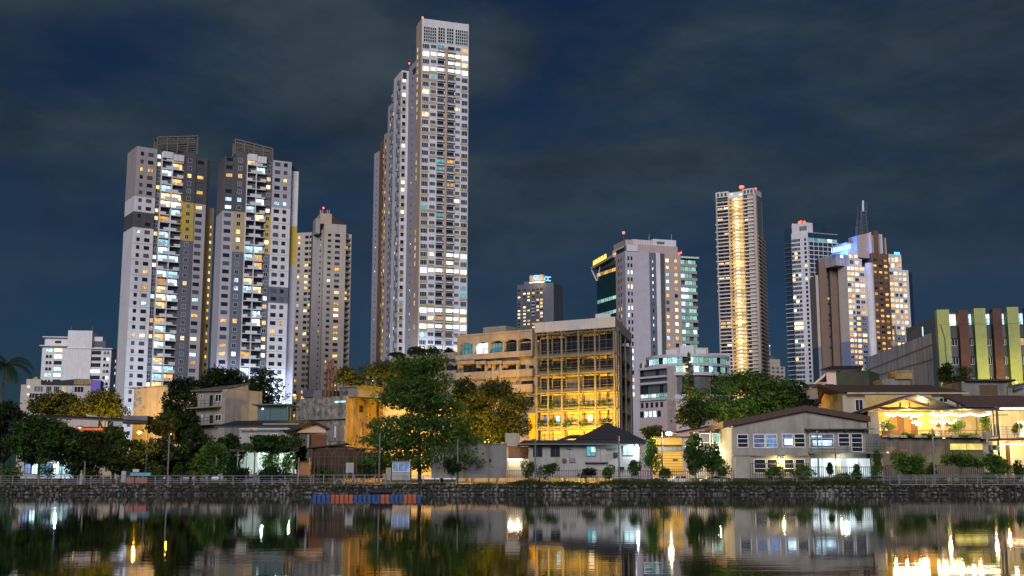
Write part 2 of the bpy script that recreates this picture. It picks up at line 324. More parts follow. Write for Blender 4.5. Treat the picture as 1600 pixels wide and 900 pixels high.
# ================================================================== TALL BUILDINGS
def resid_tower(label, A, B, rows_ref, n, bays, depth, crown, rowlit, seed, pr, prb):
    """residential tower: bays (walls in colour bands), a window on every floor of every column, balconies stacked in pairs"""
    rng = random.Random(seed); F = Face(A, B); root = thing('apartment_tower', label, 'tower', (F.A.x, F.A.y, GZ), 'pair of banded apartment towers')
    (rx, ry0, ry1) = rows_ref; z0, z1 = F.Z(rx, ry0), F.Z(rx-(rx-800)*(ry1-ry0)/11500, ry1); zs = lin(z0, z1, n); fh = (z0-z1)/(n-1)
    k = 0                                               # carry on downwards to the ground, as the floors do
    while zs[-1] > GZ+4: zs.append(zs[-1]-fh)
    for bay in bays:
        u0, u1 = F.U(bay['x'][0], ry0), F.U(bay['x'][1], ry0); top = F.Z(bay['x'][0], bay['top']); w = bay.get('w', 0)
        lev = [top]+[zs[i]-fh*.5 for i in bay['bands']]+[GZ]
        for k, mm in enumerate(bay['mats']):
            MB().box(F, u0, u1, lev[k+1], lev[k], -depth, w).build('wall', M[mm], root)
        if bay.get('lines'):
            lb = MB()
            for i in range(1, len(zs), 2): lb.box(F, u0, u1, zs[i]-fh*.5-.06, zs[i]-fh*.5+.06, w, w+.05)
            tag(lb.build('band_course', M['greybeige'], root), kind='stuff')
        for (cx, ww, hh, nx, fr) in bay.get('cols', []):
            cu = F.U(cx, ry0)
            for i, z in enumerate(zs):
                gk = pick(pr, rng) if bay.get('pr') is None else pick(bay['pr'], rng)
                if i in rowlit and rng.random() < .75: gk = rowlit[i]
                inst('window', win(ww, hh, nx, 1, fr, gk, .09), root, F, cu, z, w)
        if bay.get('balc'):
            half = (u1-u0)/2; ww = half-.5
            slab = {}
            for sgn in (0, 1):
                F0 = Face((-half/2, 0), (half/2, 0)); q = MB()
                q.box(F0, .05, half-.05, -fh*.5, -fh*.5+.28, 0, 1.5)                       # slab
                a, c = (.05, half*.58) if sgn else (half*.42, half-.05)
                q.box(F0, a, c, -fh*.5+.28, -fh*.5+1.25, 1.32, 1.5)                         # solid half of the parapet
                a2, c2 = (half*.58, half-.05) if sgn else (.05, half*.42)
                q.box(F0, a2, c2, -fh*.5+1.1, -fh*.5+1.18, 1.4, 1.48, 1)
                for j in range(5):
                    x = a2+(c2-a2)*(j+.5)/5; q.box(F0, x-.03, x+.03, -fh*.5+.28, -fh*.5+1.1, 1.42, 1.46, 1)
                slab[sgn] = q.mesh('balcony', [M['white'], M['metal']])
            for j in (0, 1):
                for i, z in enumerate(zs):
                    uc = u0+half*(j+.5); key = pick(prb, rng)
                    inst('balcony', slab[(i//2+j) % 2], root, F, uc, z, w)
                    inst('balcony_door', win(ww, fh*.78, 3, 1, 'darkframe', key, .07), root, F, uc, z+.02, w)
                MB().box(F, u0+half*j-.16+(0 if j else .16), u0+half*j+.16+(0 if j else .16), GZ, top-1, w+.002, w+1.45).build('balcony_pier', M['white'], root)
            MB().box(F, u0+.3, u0+half-.1, top-3.2, top-.6, w+.4, w+1.9).build('parapet', M['white'], root)
            MB().box(F, u0+half+.1, u1-.2, top-3.8, top-1.2, w+.4, w+1.9).build('parapet', M['white'], root)
    # open screen on the roof: posts, rails and louvres
    (cx0, cy0, cx1, cy1, by0, by1) = crown; u0, u1 = F.U(cx0, cy0), F.U(cx1, cy1); q = MB(); d0 = -.5
    za, zb = F.Z(cx0, cy0), F.Z(cx1, cy1); ba, bb = F.Z(cx0, by0), F.Z(cx1, by1)
    def zt(s): return za+(zb-za)*s
    for dd in (d0, d0-4):
        for k in range(5):
            s = k/4; u = u0+(u1-u0)*s; q.box(F, u-.22, u+.22, ba+(bb-ba)*s-1, zt(s), dd-.3, dd)
        q.tube(F.pt(u0, za, dd-.15), F.pt(u1, zb, dd-.15), .35, .35, 4); q.tube(F.pt(u0, za*.35+ba*.65, dd-.15), F.pt(u1, zb*.6+bb*.4, dd-.15), .2, .2, 4)
    for s in (0, .5, 1): q.tube(F.pt(u0+(u1-u0)*s, zt(s), d0), F.pt(u0+(u1-u0)*s, zt(s), d0-4), .28, .28, 4)
    for k in range(12):
        s = (k+.5)/12; q.tube(F.pt(u0+(u1-u0)*s, zt(s)-.15, d0), F.pt(u0+(u1-u0)*s, zt(s)-.15, d0-4), .1, .1, 4)
    q.build('roof_screen', M['frame'], root)
    q = MB()
    for k in range(9):
        s = (k+.5)/9; a, c = F.pt(u0+.2, ba+(za-ba)*s, d0-.4), F.pt(u1-.2, bb+(zb-bb)*s, d0-.4); q.tube(a, c, .16, .16, 4)
    tag(q.build('screen_louvres', M['frame'], root), kind='stuff')
    q = MB().hexa([F.pt(u0+.1, ba-1, d0-4.1), F.pt(u1-.1, bb-1, d0-4.1), F.pt(u1-.1, bb-1, d0-4.3), F.pt(u0+.1, ba-1, d0-4.3), F.pt(u0+.1, za-.4, d0-4.1), F.pt(u1-.1, zb-.4, d0-4.1), F.pt(u1-.1, zb-.4, d0-4.3), F.pt(u0+.1, za-.4, d0-4.3)]); q.build('screen_panel', M['darkgrey'], root)
    MB().box(F, u0+.6, u1-.6, min(ba, bb)-9, min(ba, bb)+1.5, -8.5, -2).build('plant_room', M['darkgrey'], root)
    return root, F, zs, fh
PRW = dict(warm=.03, warmwhite=.025, cool=.03)
PRB = dict(cool=.2, warmwhite=.12, warm=.12, bright=.03, amber=.04)
A1, B1 = P(213.5, 228, 450), P(325.5, 245, 466)
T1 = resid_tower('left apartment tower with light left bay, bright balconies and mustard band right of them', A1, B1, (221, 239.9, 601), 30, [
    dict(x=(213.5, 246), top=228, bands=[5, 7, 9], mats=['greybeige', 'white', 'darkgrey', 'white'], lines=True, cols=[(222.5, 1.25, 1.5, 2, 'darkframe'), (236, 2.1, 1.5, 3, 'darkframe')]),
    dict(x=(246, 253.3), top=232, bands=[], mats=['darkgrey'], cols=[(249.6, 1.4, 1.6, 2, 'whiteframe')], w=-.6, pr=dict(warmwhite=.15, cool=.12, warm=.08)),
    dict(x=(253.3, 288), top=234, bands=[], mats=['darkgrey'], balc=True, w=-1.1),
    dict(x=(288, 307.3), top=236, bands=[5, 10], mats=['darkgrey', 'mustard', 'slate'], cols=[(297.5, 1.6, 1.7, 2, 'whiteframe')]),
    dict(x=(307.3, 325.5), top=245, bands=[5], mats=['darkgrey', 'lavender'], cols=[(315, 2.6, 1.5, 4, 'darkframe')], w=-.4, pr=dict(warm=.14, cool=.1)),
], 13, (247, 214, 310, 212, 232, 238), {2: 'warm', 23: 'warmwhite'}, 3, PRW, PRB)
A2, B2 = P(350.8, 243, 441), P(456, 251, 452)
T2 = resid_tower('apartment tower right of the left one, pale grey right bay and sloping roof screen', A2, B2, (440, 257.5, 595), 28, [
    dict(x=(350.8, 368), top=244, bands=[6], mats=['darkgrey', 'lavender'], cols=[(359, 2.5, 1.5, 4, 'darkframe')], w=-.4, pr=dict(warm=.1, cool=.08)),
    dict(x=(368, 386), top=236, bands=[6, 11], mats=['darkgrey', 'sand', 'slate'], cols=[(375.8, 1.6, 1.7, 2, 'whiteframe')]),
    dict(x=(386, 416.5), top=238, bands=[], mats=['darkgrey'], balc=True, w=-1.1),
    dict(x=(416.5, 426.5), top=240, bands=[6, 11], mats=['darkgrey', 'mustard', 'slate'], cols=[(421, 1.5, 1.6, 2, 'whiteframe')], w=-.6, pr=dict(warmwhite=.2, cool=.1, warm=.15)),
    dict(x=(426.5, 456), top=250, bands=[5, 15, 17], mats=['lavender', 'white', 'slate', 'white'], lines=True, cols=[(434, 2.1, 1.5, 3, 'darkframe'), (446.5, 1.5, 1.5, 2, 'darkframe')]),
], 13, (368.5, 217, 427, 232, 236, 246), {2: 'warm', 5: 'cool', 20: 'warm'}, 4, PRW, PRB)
def side_tower(T, pA, pB, bands, mats, top, depth, name='side_wall'):
    root, F, zs, fh = T; f2 = Face(pA, pB); lev = [top]+[zs[i]-fh*.5 for i in bands]+[GZ]
    for k, mm in enumerate(mats): MB().box(f2, 0, f2.L, lev[k+1], lev[k], -depth, 0).build(name, M[mm], root)
    return f2
# left flank of the first tower, right flank of both
Ra = P(206, 252, 457); side_tower(T1, (Ra.x, Ra.y), (T1[1].A.x-.01, T1[1].A.y+2.5), [10, 16], ['greybeige', 'mustard', 'brown'], T1[1].Z(213, 240), 5)
Rb = T1[1].pt(T1[1].L+.01, 0, -1.2); Rc = P(327.5, 300, 472); f2 = side_tower(T1, (Rb.x, Rb.y), (Rc.x, Rc.y), [6], ['lavender', 'mustard'], T1[1].Z(325, 247), 6)
Rd = P(334.5, 330, 474); f2 = side_tower(T1, (Rc.x, Rc.y), (Rd.x, Rd.y), [], ['sand'], f2.Z(329, 326), 5)
for z in T1[2][8:]: inst('lit_flank_pane', win(min(1.0, f2.L*.6), 1.3, 1, 1, 'darkframe', pick(dict(gold=.5, warmwhite=.2)), .06), T1[0], f2, f2.L*.5, z)
Rb = T2[1].pt(T2[1].L+.01, 0, -3); Rc = P(467, 262, 456); f2 = side_tower(T2, (Rb.x, Rb.y), (Rc.x, Rc.y), [7, 12], ['white', 'mustard', 'lavender'], T2[1].Z(456, 264), 6)
MB().box(f2, .3, f2.L-.3, T2[1].Z(456, 264)-.5, T2[1].Z(456, 258)+.8, -5, -.4).build('glass_lookout', M['glassblue'], T2[0])

# ---- beige tower behind the pair
FB = FP(505, 349, 588, 541, 354, 592); root = thing('apartment_tower', 'beige apartment tower with dark sloped roof and red lamp, just right of the banded pair', 'tower', (FB.A.x, FB.A.y, GZ))
zt = FB.Z(507, 349); MB().box(FB, FB.U(507, 349), FB.L, GZ, zt, -16, 0).build('wall', M['stone_beige'], root)
zs = lin(FB.Z(514.6, 367), FB.Z(509.5, 556), 22); fh = (zs[0]-zs[-1])/21; zs += [zs[-1]-fh*k for k in range(1, 14)]
grid(root, FB, [FB.U(515, 370)], zs, 1.7, 1.3, dict(warm=.1, warmwhite=.05, cool=.04), 2, frame='darkframe')
grid(root, FB, [FB.U(527.5, 370)], zs, 2.5, 1.5, dict(warm=.16, warmwhite=.06, cool=.03), 3, frame='darkframe')
f2 = FP(541, 362, 592.4, 549.5, 364, 596); MB().box(f2, 0, f2.L, GZ, f2.Z(541, 363), -14, -1.4).build('wall', M['stone_beige'], root)
for z in zs:
    inst('balcony', boxmesh('balcony', f2.L, 1.4, .9, M['greybeige']), root, f2, f2.L/2, z-fh*.5, -1.4)
    inst('balcony_door', win(2.0, 1.9, 2, 1, 'darkframe', pick(dict(warm=.14, amber=.06)), .07), root, f2, f2.L/2, z+.3, -1.35)
MB().box(f2, f2.L-.35, f2.L, GZ, f2.Z(541, 364), -1.398, .1).build('corner_pier', M['stone_beige'], root)
f3 = FP(487, 372, 593, 507, 372, 589.5); MB().box(f3, 0, f3.L-.05, GZ, f3.Z(487, 360), -15, -1).build('recessed_wall', M['greybeige'], root)
for k, z in enumerate(zs):
    inst('window', win(.8, 1.0, 1, 1, 'darkframe', pick(dict(amber=.12)), .06), root, f3, f3.L*.62, z+1, -1)
f4 = FP(464, 364, 596, 487, 366, 594); MB().box(f4, 0, f4.L-.03, GZ, f4.Z(464, 364), -16, 0).build('wall', M['stone_beige'], root)
for cx, ww, pr in ((467.5, 1.3, dict(warm=.16, cool=.04)), (479.5, 1.9, dict(warm=.16, warmwhite=.04)), (485, 1.0, dict(warm=.1, cool=.1))):
    grid(root, f4, [f4.U(cx, 380)], zs, ww, 1.5, pr, 2, frame='darkframe')
MB().box(FB, FB.U(501, 340), FB.U(519, 340), zt, FB.Z(510, 333), -10, -.8).build('lift_house', M['beige'], root)
MB().box(FB, FB.U(494, 340), FB.U(501, 340)-.02, FB.Z(495, 364), FB.Z(495, 340), -9, -1).build('plant_room', M['greybeige'], root)
ua, ub = FB.U(519.2, 340), FB.U(541, 340); zz = FB.Z(520, 336); q = MB()
q.hexa([FB.pt(ua, zt, -1), FB.pt(ub, zt, -1), FB.pt(ub, zt, -12), FB.pt(ua, zt, -12), FB.pt(ua, zz, -1), FB.pt(ub, zt+.6, -1), FB.pt(ub, zt+.6, -12), FB.pt(ua, zz, -12)]); q.build('sloped_roof', M['copper'], root)
red_lamp(root, FB.pt(FB.U(507, 323), FB.Z(507, 323), -3), .5, 3)
q = MB()
for px in (502, 505, 513, 516): q.tube(FB.pt(FB.U(px, 333), FB.Z(px, 334), -3), FB.pt(FB.U(px, 333), FB.Z(px, 326), -3), .14, .1, 4)
q.tube(FB.pt(FB.U(502, 333), FB.Z(505, 328), -3), FB.pt(FB.U(516, 333), FB.Z(516, 328), -3), .12, .12, 4); q.build('antenna_frame', M['metal'], root)

# ---- the tallest tower
F0 = FP(659.7, 28.6, 450, 732.5, 40.5, 456.5); root = thing('apartment_tower', 'tallest white tower with rows of brightly lit floors and red corner lamps', 'skyscraper', (F0.A.x, F0.A.y, GZ))
TT = root; zt = F0.Z(659.7, 28.6); us = lambda x: F0.U(x, 90)
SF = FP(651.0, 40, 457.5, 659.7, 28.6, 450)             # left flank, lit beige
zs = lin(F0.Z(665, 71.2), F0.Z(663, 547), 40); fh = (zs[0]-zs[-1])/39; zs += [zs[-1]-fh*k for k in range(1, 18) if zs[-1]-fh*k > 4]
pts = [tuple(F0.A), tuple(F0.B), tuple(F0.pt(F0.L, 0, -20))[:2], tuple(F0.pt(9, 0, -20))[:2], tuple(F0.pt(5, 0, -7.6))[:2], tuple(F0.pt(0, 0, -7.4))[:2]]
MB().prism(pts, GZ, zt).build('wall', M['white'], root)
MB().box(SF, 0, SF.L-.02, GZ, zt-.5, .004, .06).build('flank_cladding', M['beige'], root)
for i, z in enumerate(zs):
    if i < 9 or 23 < i < 29 or RNG.random() < .3: inst('lit_flank_pane', win(1.2, 1.9, 1, 1, 'whiteframe', 'gold' if i < 9 else pick({'gold': .6, 'amber': .3}), .06), root, SF, SF.L*.3, z, .065)  # glowing gold panes stand in for golden light on the flank cladding
for x0, x1, y0 in ((661.2, 681.5, 51), (684, 695, 52.5), (697.5, 708.5, 54), (711, 731, 56)):   # glazed crown screens
    u0, u1 = us(x0), us(x1); h = 6.4; z = F0.Z(x0, y0)-.5; q = MB(); nx = max(3, round((u1-u0)/.85))
    MB().box(F0, u0, u1, z-h/2, z+h/2, .0, .05).build('crown_screen_glass', M['glassgreen'], root)
    for k in range(nx+1): q.box(F0, u0+(u1-u0)*k/nx-.12, u0+(u1-u0)*k/nx+.12, z-h/2, z+h/2, .05, .16)
    for k in range(6): q.box(F0, u0, u1, z-h/2+h*k/5-.12, z-h/2+h*k/5+.12, .05, .15)
    q.build('crown_screen', M['white'], root)
cols = [(665.5, 2.75, 4, 2.0), (677.4, 2.4, 4, 1.55), (715.5, 2.1, 4, 1.45), (726.3, 2.6, 4, 2.0)]
full = {1: 'bright', 3: 'bright', 29: 'bright', 34: 'bright', 36: 'bright'}; rightlit = {2: 'warmwhite', 27: 'cool', 35: 'warmwhite', 28: 'dim'}
PB = (689, 705)
for i, z in enumerate(zs):
    lit = full.get(i); rl = full.get(i) or rightlit.get(i)
    for j, (cx, ww, nx, hh) in enumerate(cols):
        k = (lit if j < 2 else rl) or pick({'teal': .012, 'warm': .02, 'warmwhite': .025, 'cool': .015, 'blue': .55, 'dark': .38})
        if i == 32 and j == 3: k = 'teal'
        inst('window', win(ww, hh, nx, 1, 'whiteframe', k, .1), root, F0, us(cx), z-(.25 if j in (0, 3) else 0), 0)
    for j, cx in enumerate(PB):
        k = ('bright' if (lit if j == 0 else rl) else pick({'teal': .03, 'amber': .012}))
        if i == 27 and j == 1: k = 'bright'
        inst('balcony_door', win(2.7, 2.0, 3, 1, 'darkframe', k, .08), root, F0, us(cx), z-.25, 0)
        inst('balcony', boxmesh('balcony', 3.0, .9, .5, M['white']), root, F0, us(cx), z-fh*.5-.25, 0); inst('balcony_rail', boxmesh('balcony_rail', 3.0, .06, .55, M['metal']), root, F0, us(cx), z-fh*.5+.255, .84)
# beige spandrels: pieces of cladding that change from floor to floor
bz = MB(); rng = random.Random(5)
for i, z in enumerate(zs):
    for (x0, x1, p) in ((660.5, 672, .6), (672, 683, .5), (711, 720, .2), (720.5, 732, .45)):
        if rng.random() < p: bz.box(F0, us(x0), us(x1), z-fh+.95, z-1.0, .0, .03)
tag(bz.build('spandrel', M['sand'], root), kind='stuff')
MB().box(F0, us(695.4), us(698.4), GZ, F0.Z(696, 75), .004, .9).build('pier', M['beige'], root)
MB().box(F0, us(659.8), us(660.8), GZ, F0.Z(660, 70), .004, .12).build('pier', M['beige'], root)
red_lamp(root, F0.pt(.3, F0.Z(660, 26.5), -.5), .4, 1.2); red_lamp(root, F0.pt(F0.L-.3, F0.Z(732, 38.6), -.5), .4, 1.2)
def wing(a, b, top_at, m, depth, cols, pr, w, h, nx=2, m2=None, frame='darkframe', every=1):
    f = FP(*a, *b); zt = f.Z(*top_at); MB().box(f, 0, f.L, GZ, zt, -depth, 0).build('wing_wall', M[m], root)
    z0 = zs[0]
    while z0 > zt-2.6: z0 -= fh
    zz = [z0-fh*k for k in range(0, 60, every) if z0-fh*k > GZ+3]
    if m2:
        q = MB()
        for k, z in enumerate(zz):
            if k % 2 == 0 or k % 7 == 3: q.box(f, .05, f.L-.02, z-fh*.5-.55, z-fh*.5+.75, 0, .03)
        tag(q.build('spandrel', M[m2], root), kind='stuff')
    for c in cols: grid(root, f, [f.L*c], zz, w, h, pr, nx, frame=frame)
    return f, zz
MB().box(FP(655.5, 72, 461, 661, 72, 457), 0, 1.6, GZ, F0.Z(655, 72), -8, 0).build('wing_wall', M['beige'], root)
f1, zz = wing((639, 101, 468), (651.4, 98.7, 457.6), (645, 100), 'lavender', 8, [.5], {'dark': .9, 'bright': .05}, .7, .8, 1)
MB().box(f1, f1.L*.55, f1.L*.98, f1.Z(648, 115), f1.Z(648, 106), 0, .06).build('crown_screen_glass', M['glassgreen'], root)
f2, z2 = wing((627.8, 110, 474), (639.6, 112, 475.2), (630, 110), 'white', 12, [.5], {'bright': .05, 'teal': .03, 'warmwhite': .06}, 2.4, 1.5, 3, 'sand')
MB().box(f2, .4, f2.L-.3, f2.Z(632, 124), f2.Z(632, 113), 0, .06).build('roof_loggia', M['copper'], root)
f3, z3 = wing((614.5, 137, 497), (627.7, 110.5, 474.2), (622, 124), 'white', 3, [], {}, 1, 1)
# saw-toothed bays along this flank, each floor stepping the other way
q = MB().box(Face((-.9, 0), (.9, 0)), 0, 1.8, -.95, .95, 0, .9).mesh('bay_window', M['slate'])
for i, z in enumerate(z3):
    for j, c in enumerate((.14, .34, .55, .76, .92)):
        inst('bay_window', q, root, f3, f3.L*c, z+(.6 if (i+j) % 2 else -.5), 0)
        if RNG.random() < .05: inst('window', win(1.6, 1.4, 2, 1, 'whiteframe', pick({'warmwhite': .5, 'teal': .5}), .08), root, f3, f3.L*c, z+(.6 if (i+j) % 2 else -.5), .92)
f4, z4 = wing((606.5, 164.5, 521), (616, 163, 512), (610, 164), 'pale', 8, [.45, .8], {'dim': .4, 'warm': .03}, 1.3, 1.4, 2)
f5, z5 = wing((600.5, 209, 545), (607, 207, 540), (604, 208), 'beige', 8, [.4], {'amber': .3, 'gold': .3}, 1.3, 1.6, 1)
f6, z6 = wing((593.6, 221, 575), (601.7, 219.6, 568), (597, 220), 'brown', 8, [.75], {'gold': .35, 'amber': .3}, .7, 2.0, 1)
f7, z7 = wing((584.8, 239, 602), (593.9, 237, 595), (589, 238), 'lavender', 8, [.5], {'dark': .88, 'bright': .05}, .7, .8, 1)
for (px, py, Y) in ((639.5, 99, 467),): red_lamp(root, P(px, py, Y), .35, 1.0)

# ---- far tower with the blue letters
FA = FP(808, 445, 1105, 865, 439, 1090); root = thing('office_tower', 'far grey tower with a lit roof box and blue ring letters', 'tower', (FA.A.x, FA.A.y, GZ))
fu = lambda x: FA.U(x, 470)
MB().box(FA, 0, FA.L, GZ, FA.Z(815, 445), -24, 0).build('wall', M['coldwall'], root)
MB().box(FA, fu(818), fu(852), FA.Z(820, 446), FA.Z(820, 440), -24, -.5).build('wall', M['coldwall'], root)
MB().box(FA, fu(827), fu(849), FA.Z(830, 441), FA.Z(830, 430), -16, -1).build('roof_box', M['beige'], root)
zs = lin(FA.Z(830, 453), FA.Z(830, 560), 21)
for cx in (811, 819.5, 826, 833.5, 840, 846, 852.5, 860): grid(root, FA, [fu(cx)], zs, 2.6, 1.7, {'warm': .15, 'warmwhite': .14}, 2, frame='darkframe', bar=.12)
for cx in (815.2, 830, 843.2, 856.5): MB().box(FA, fu(cx)-.35, fu(cx)+.35, GZ, FA.Z(830, 446), .002, .6).build('pier', M['slate'], root)
for cx in (833.5, 846):
    for z in zs[3:8]: inst('balcony', boxmesh('balcony', 3.2, 1.0, 1.2, M['lavender']), root, FA, fu(cx), z-2.2, 0)
f2 = FP(865, 439, 1090, 877, 452, 1125); MB().box(f2, 0, f2.L, GZ, f2.Z(865, 443), -10, -.02).build('wall', M['coldwall'], root)
grid(root, f2, [f2.L*.2, f2.L*.5, f2.L*.8], zs, 5, 1.8, {'warm': .2, 'warmwhite': .08}, 2, frame='darkframe', bar=.12)
BLUEL = emit('blue_sign_light', (.12, .42, 1.0), 3.0, sample=True); BLUEW = emit('white_blue_sign', (.22, .48, 1.0), 5.0, sample=True)
GLOWSTRIP = emit('roof_floodlight_strip', (1.0, .78, .45), 4.0, sample=True)
def ring(F, u, z, r, w, a0, a1, th):
    q = MB(); pts = [F.pt(u+r*math.cos(math.radians(a)), z+r*math.sin(math.radians(a)), w) for a in np.linspace(a0, a1, 12)]
    return q.path(pts, th, 5)
ring(FA, fu(837), FA.Z(837, 433.5), 1.9, .1, 35, 325, .5).build('letter', BLUEL, root); ring(FA, fu(841.5), FA.Z(841, 433), 1.3, .1, 60, 300, .42).build('letter', BLUEL, root)
ring(FA, fu(852.5), FA.Z(852, 435), 1.9, -2, 30, 330, .45).build('letter', BLUEL, root); ring(FA, fu(857), FA.Z(857, 435), 1.9, -3, 50, 310, .45).build('letter', BLUEL, root)
MB().box(FA, fu(827), fu(850), FA.Z(830, 442), FA.Z(830, 440.8), -.9, -.3).build('light_strip', GLOWSTRIP, root)

# ---- bank-like office block with the dark strip
FC = FP(977, 392, 615, 1063, 401, 625); root = thing('office_block', 'pale lilac office block with dark vertical strip, green glass wing and yellow sign', 'office building', (FC.A.x, FC.A.y, GZ))
cu = lambda x: FC.U(x, 470)
zt = FC.Z(977, 392); zs = lin(FC.Z(1042, 407), FC.Z(1043, 539), 13); fh = (zs[0]-zs[-1])/12; zs += [zs[-1]-fh*k for k in range(1, 8)]
for x0, x1, mm, w in ((978, 1015.5, 'pale', 0), (1015.5, 1026.5, 'slate', -.25), (1026.5, 1033, 'white', -.1), (1033, 1040, 'darkgrey', -.5), (1040, 1065, 'pink', 0)):
    MB().box(FC, cu(x0), cu(x1), GZ, zt, -24, w).build('wall', M[mm], root)
fL = FP(962, 401, 627, 977, 392, 615); MB().box(fL, 0, fL.L, GZ, zt-.3, -10, 0).build('wall', M['pink'], root)
for z in zs:
    lit = pick({'warmwhite': .25, 'cool': .1, 'warm': .1})
    for c in (.3, .55, .8): inst('window', win(1.0, 2.0, 1, 1, 'darkframe', lit if RNG.random() < .7 else 'dark', .08), root, fL, fL.L*c, z, 0)
    lit = pick({'cool': .35, 'warmwhite': .2})
    for x in (982.6, 987.6): inst('window', win(1.0, 2.1, 1, 1, 'darkframe', lit if RNG.random() < .8 else 'dark', .08), root, FC, cu(x), z, 0)
    inst('window', win(.8, 1.6, 1, 1, 'darkframe', pick({'cool': .6}), .06), root, FC, cu(1021), z-1, -.25)
    for x in (1043.5, 1057): inst('window', win(1.9, 1.9, 2, 1, 'darkframe', pick({'warmwhite': .55, 'warm': .3, 'cool': .1}), .08), root, FC, cu(x), z, 0)
fR = FP(1064, 401.5, 625.3, 1088.5, 404, 628); MB().box(fR, 0, fR.L, GZ, fR.Z(1064, 402), -20, -1.2).build('glass_wing', M['glassgreen'], root)
for k, z in enumerate(zs):
    MB().box(fR, 0, fR.L, z-fh*.5-.75, z-fh*.5+.75, -1.19, .1).build('floor_band', M['greybeige'], root)
    for c in (.14, .38, .62, .86): inst('window', win(fR.L*.235, fh-1.55, 2, 1, 'darkframe', pick({'green': .6, 'cool': .15, 'warmwhite': .08}), .06), root, fR, fR.L*c, z, -1.15)
MB().box(fR, -.2, fR.L+1.2, fR.Z(1064, 403), fR.Z(1064, 400.5), -18, .6).build('roof_slab', M['white'], root)
fG = FP(932.5, 420, 648, 962, 401.5, 627.2); MB().box(fG, 0, fG.L-.02, GZ, fG.Z(960, 408), -8, 0).build('glass_wall', M['glassgreen'], root)
for k, z in enumerate(zs):
    for j in range(5):
        kk = 'skip'
        if k in (1,): kk = 'amber' if j else 'gold'
        elif k in (5,): kk = pick({'green': .45, 'x': .55})
        elif k in (7, 8): kk = pick({'green': .85, 'x': .15})
        elif k == 0: kk = pick({'dim': .8, 'x': .2})
        if kk in ('skip', 'x'): continue
        inst('window', win(fG.L*.19, 2.0, 2, 1, 'darkframe', kk, .06), root, fG, fG.L*(.1+.2*j), z, 0)
q = MB()                                                # pointed canopy on raking struts
a, b_, c_ = fG.pt(-3.5, fG.Z(933, 420), 2.2), fG.pt(fG.L, fG.Z(962, 402), 2.0), fG.pt(fG.L, fG.Z(962, 402), -6)
d_ = fG.pt(-1, fG.Z(933, 420), -8); q.hexa([a, b_, c_, d_]+[p+Vector((0, 0, 1.3)) for p in (a, b_, c_, d_)]); q.build('canopy', M['pink'], root)
q = MB(); q.tube(fG.pt(.3, fG.Z(936, 438), .3), a+Vector((.6, 0, 0)), .35, .35, 5); q.tube(fG.pt(1, fG.Z(936, 438), .3), fG.pt(5, fG.Z(945, 415), .6), .3, .3, 5); q.build('canopy_strut', M['white'], root)
SIGNY = emit('yellow_sign_light', (1.0, .62, .05), 2.2, sample=True)
q = MB(); u = -2.0; zb = [fG.Z(929, 414), fG.Z(950.5, 402.5)]
for k in range(9):                                      # slanted capital strokes, too small to read in the photograph
    s = k/8; u = -1.5+s*(fG.L*.66); z = zb[0]+(zb[1]-zb[0])*s-.6; h = 2.6
    q.tube(fG.pt(u, z, 1.5), fG.pt(u+.55, z+h, 1.5), .2, .2, 4); q.tube(fG.pt(u+.55, z+h, 1.5), fG.pt(u+1.1, z, 1.5), .2, .2, 4)
    if k % 2: q.tube(fG.pt(u+1.1, z, 1.5), fG.pt(u+1.15, z+h, 1.5), .2, .2, 4)
    else: q.tube(fG.pt(u+.3, z+h*.4, 1.5), fG.pt(u+.85, z+h*.4, 1.5), .16, .16, 4)
q.build('sign_letters', SIGNY, root)
MB().box(FC, cu(993), cu(1062.5), zt, FC.Z(995, 380.5), -18, -1.5).build('penthouse', M['pink'], root)
q = MB().box(FC, cu(992), cu(1025), FC.Z(995, 380.5), FC.Z(995, 372.5), -16, -2.5); q.build('plant_screen', M['stone_beige'], root)
q = MB()
for k in range(13): u = cu(993)+(cu(1025)-cu(993))*k/12; q.box(FC, u-.25, u+.25, FC.Z(995, 380.5), FC.Z(995, 373), -2.5, -2.2)
q.build('screen_fins', M['white'], root)
MB().box(FC, cu(1025.2), cu(1061.5), FC.Z(1040, 384), FC.Z(1040, 373), -16, -2.4).build('lift_house', M['white'], root)
MB().box(FC, cu(1031), cu(1043), FC.Z(1036, 380.5), FC.Z(1036, 376.5), -2.4, -2.3).build('vent_grille', M['metal'], root)
MB().box(FC, cu(981), cu(993)-.02, zt, FC.Z(985, 373.5), -18, -2).build('lift_house', M['pink'], root)
MB().box(FC, cu(979), cu(984), FC.Z(980, 391.5), FC.Z(980, 382.5), -1.95, -1.5).build('roof_window', M['darkgrey'], root)
MB().box(fL, -6, fL.L+.5, zt, fL.Z(970, 385), -7, -.8).build('roof_pavilion', M['white'], root)
MB().box(fL, -1, fL.L-1, fL.Z(968, 395.5), fL.Z(968, 388.5), -.8, -.7).build('roof_window', M['glassgreen'], root)
MB().box(fL, -5.6, -1.2, fL.Z(960, 402.5), fL.Z(960, 395), -.8, -.7).build('roof_window', G['warm'], root)
MB().tube(FC.pt(cu(981), zt, -3), FC.pt(cu(979.5), FC.Z(979, 363), -3), .22, .12, 5).build('mast', M['metal'], root)
MB().ball(FC.pt(cu(979.5), FC.Z(979, 362), -3), .75).build('warning_lamp', REDL, root)
for px in (1023.5, 1059): MB().tube(FC.pt(cu(px), FC.Z(px, 376), -6), FC.pt(cu(px), FC.Z(px, 363), -6), .14, .08, 4).build('mast', M['metal'], root)
for k in range(4): MB().ball(FC.pt(cu(1064+k*3.2), FC.Z(1064, 395-k*1.2), -6), .5).build('warning_lamp', REDL, root)
q = MB()
for k in range(5): q.tube(FC.pt(cu(1064+k*2.5), FC.Z(1064, 401), -6), FC.pt(cu(1064+k*2.5), FC.Z(1064, 387), -6), .15, .15, 4)
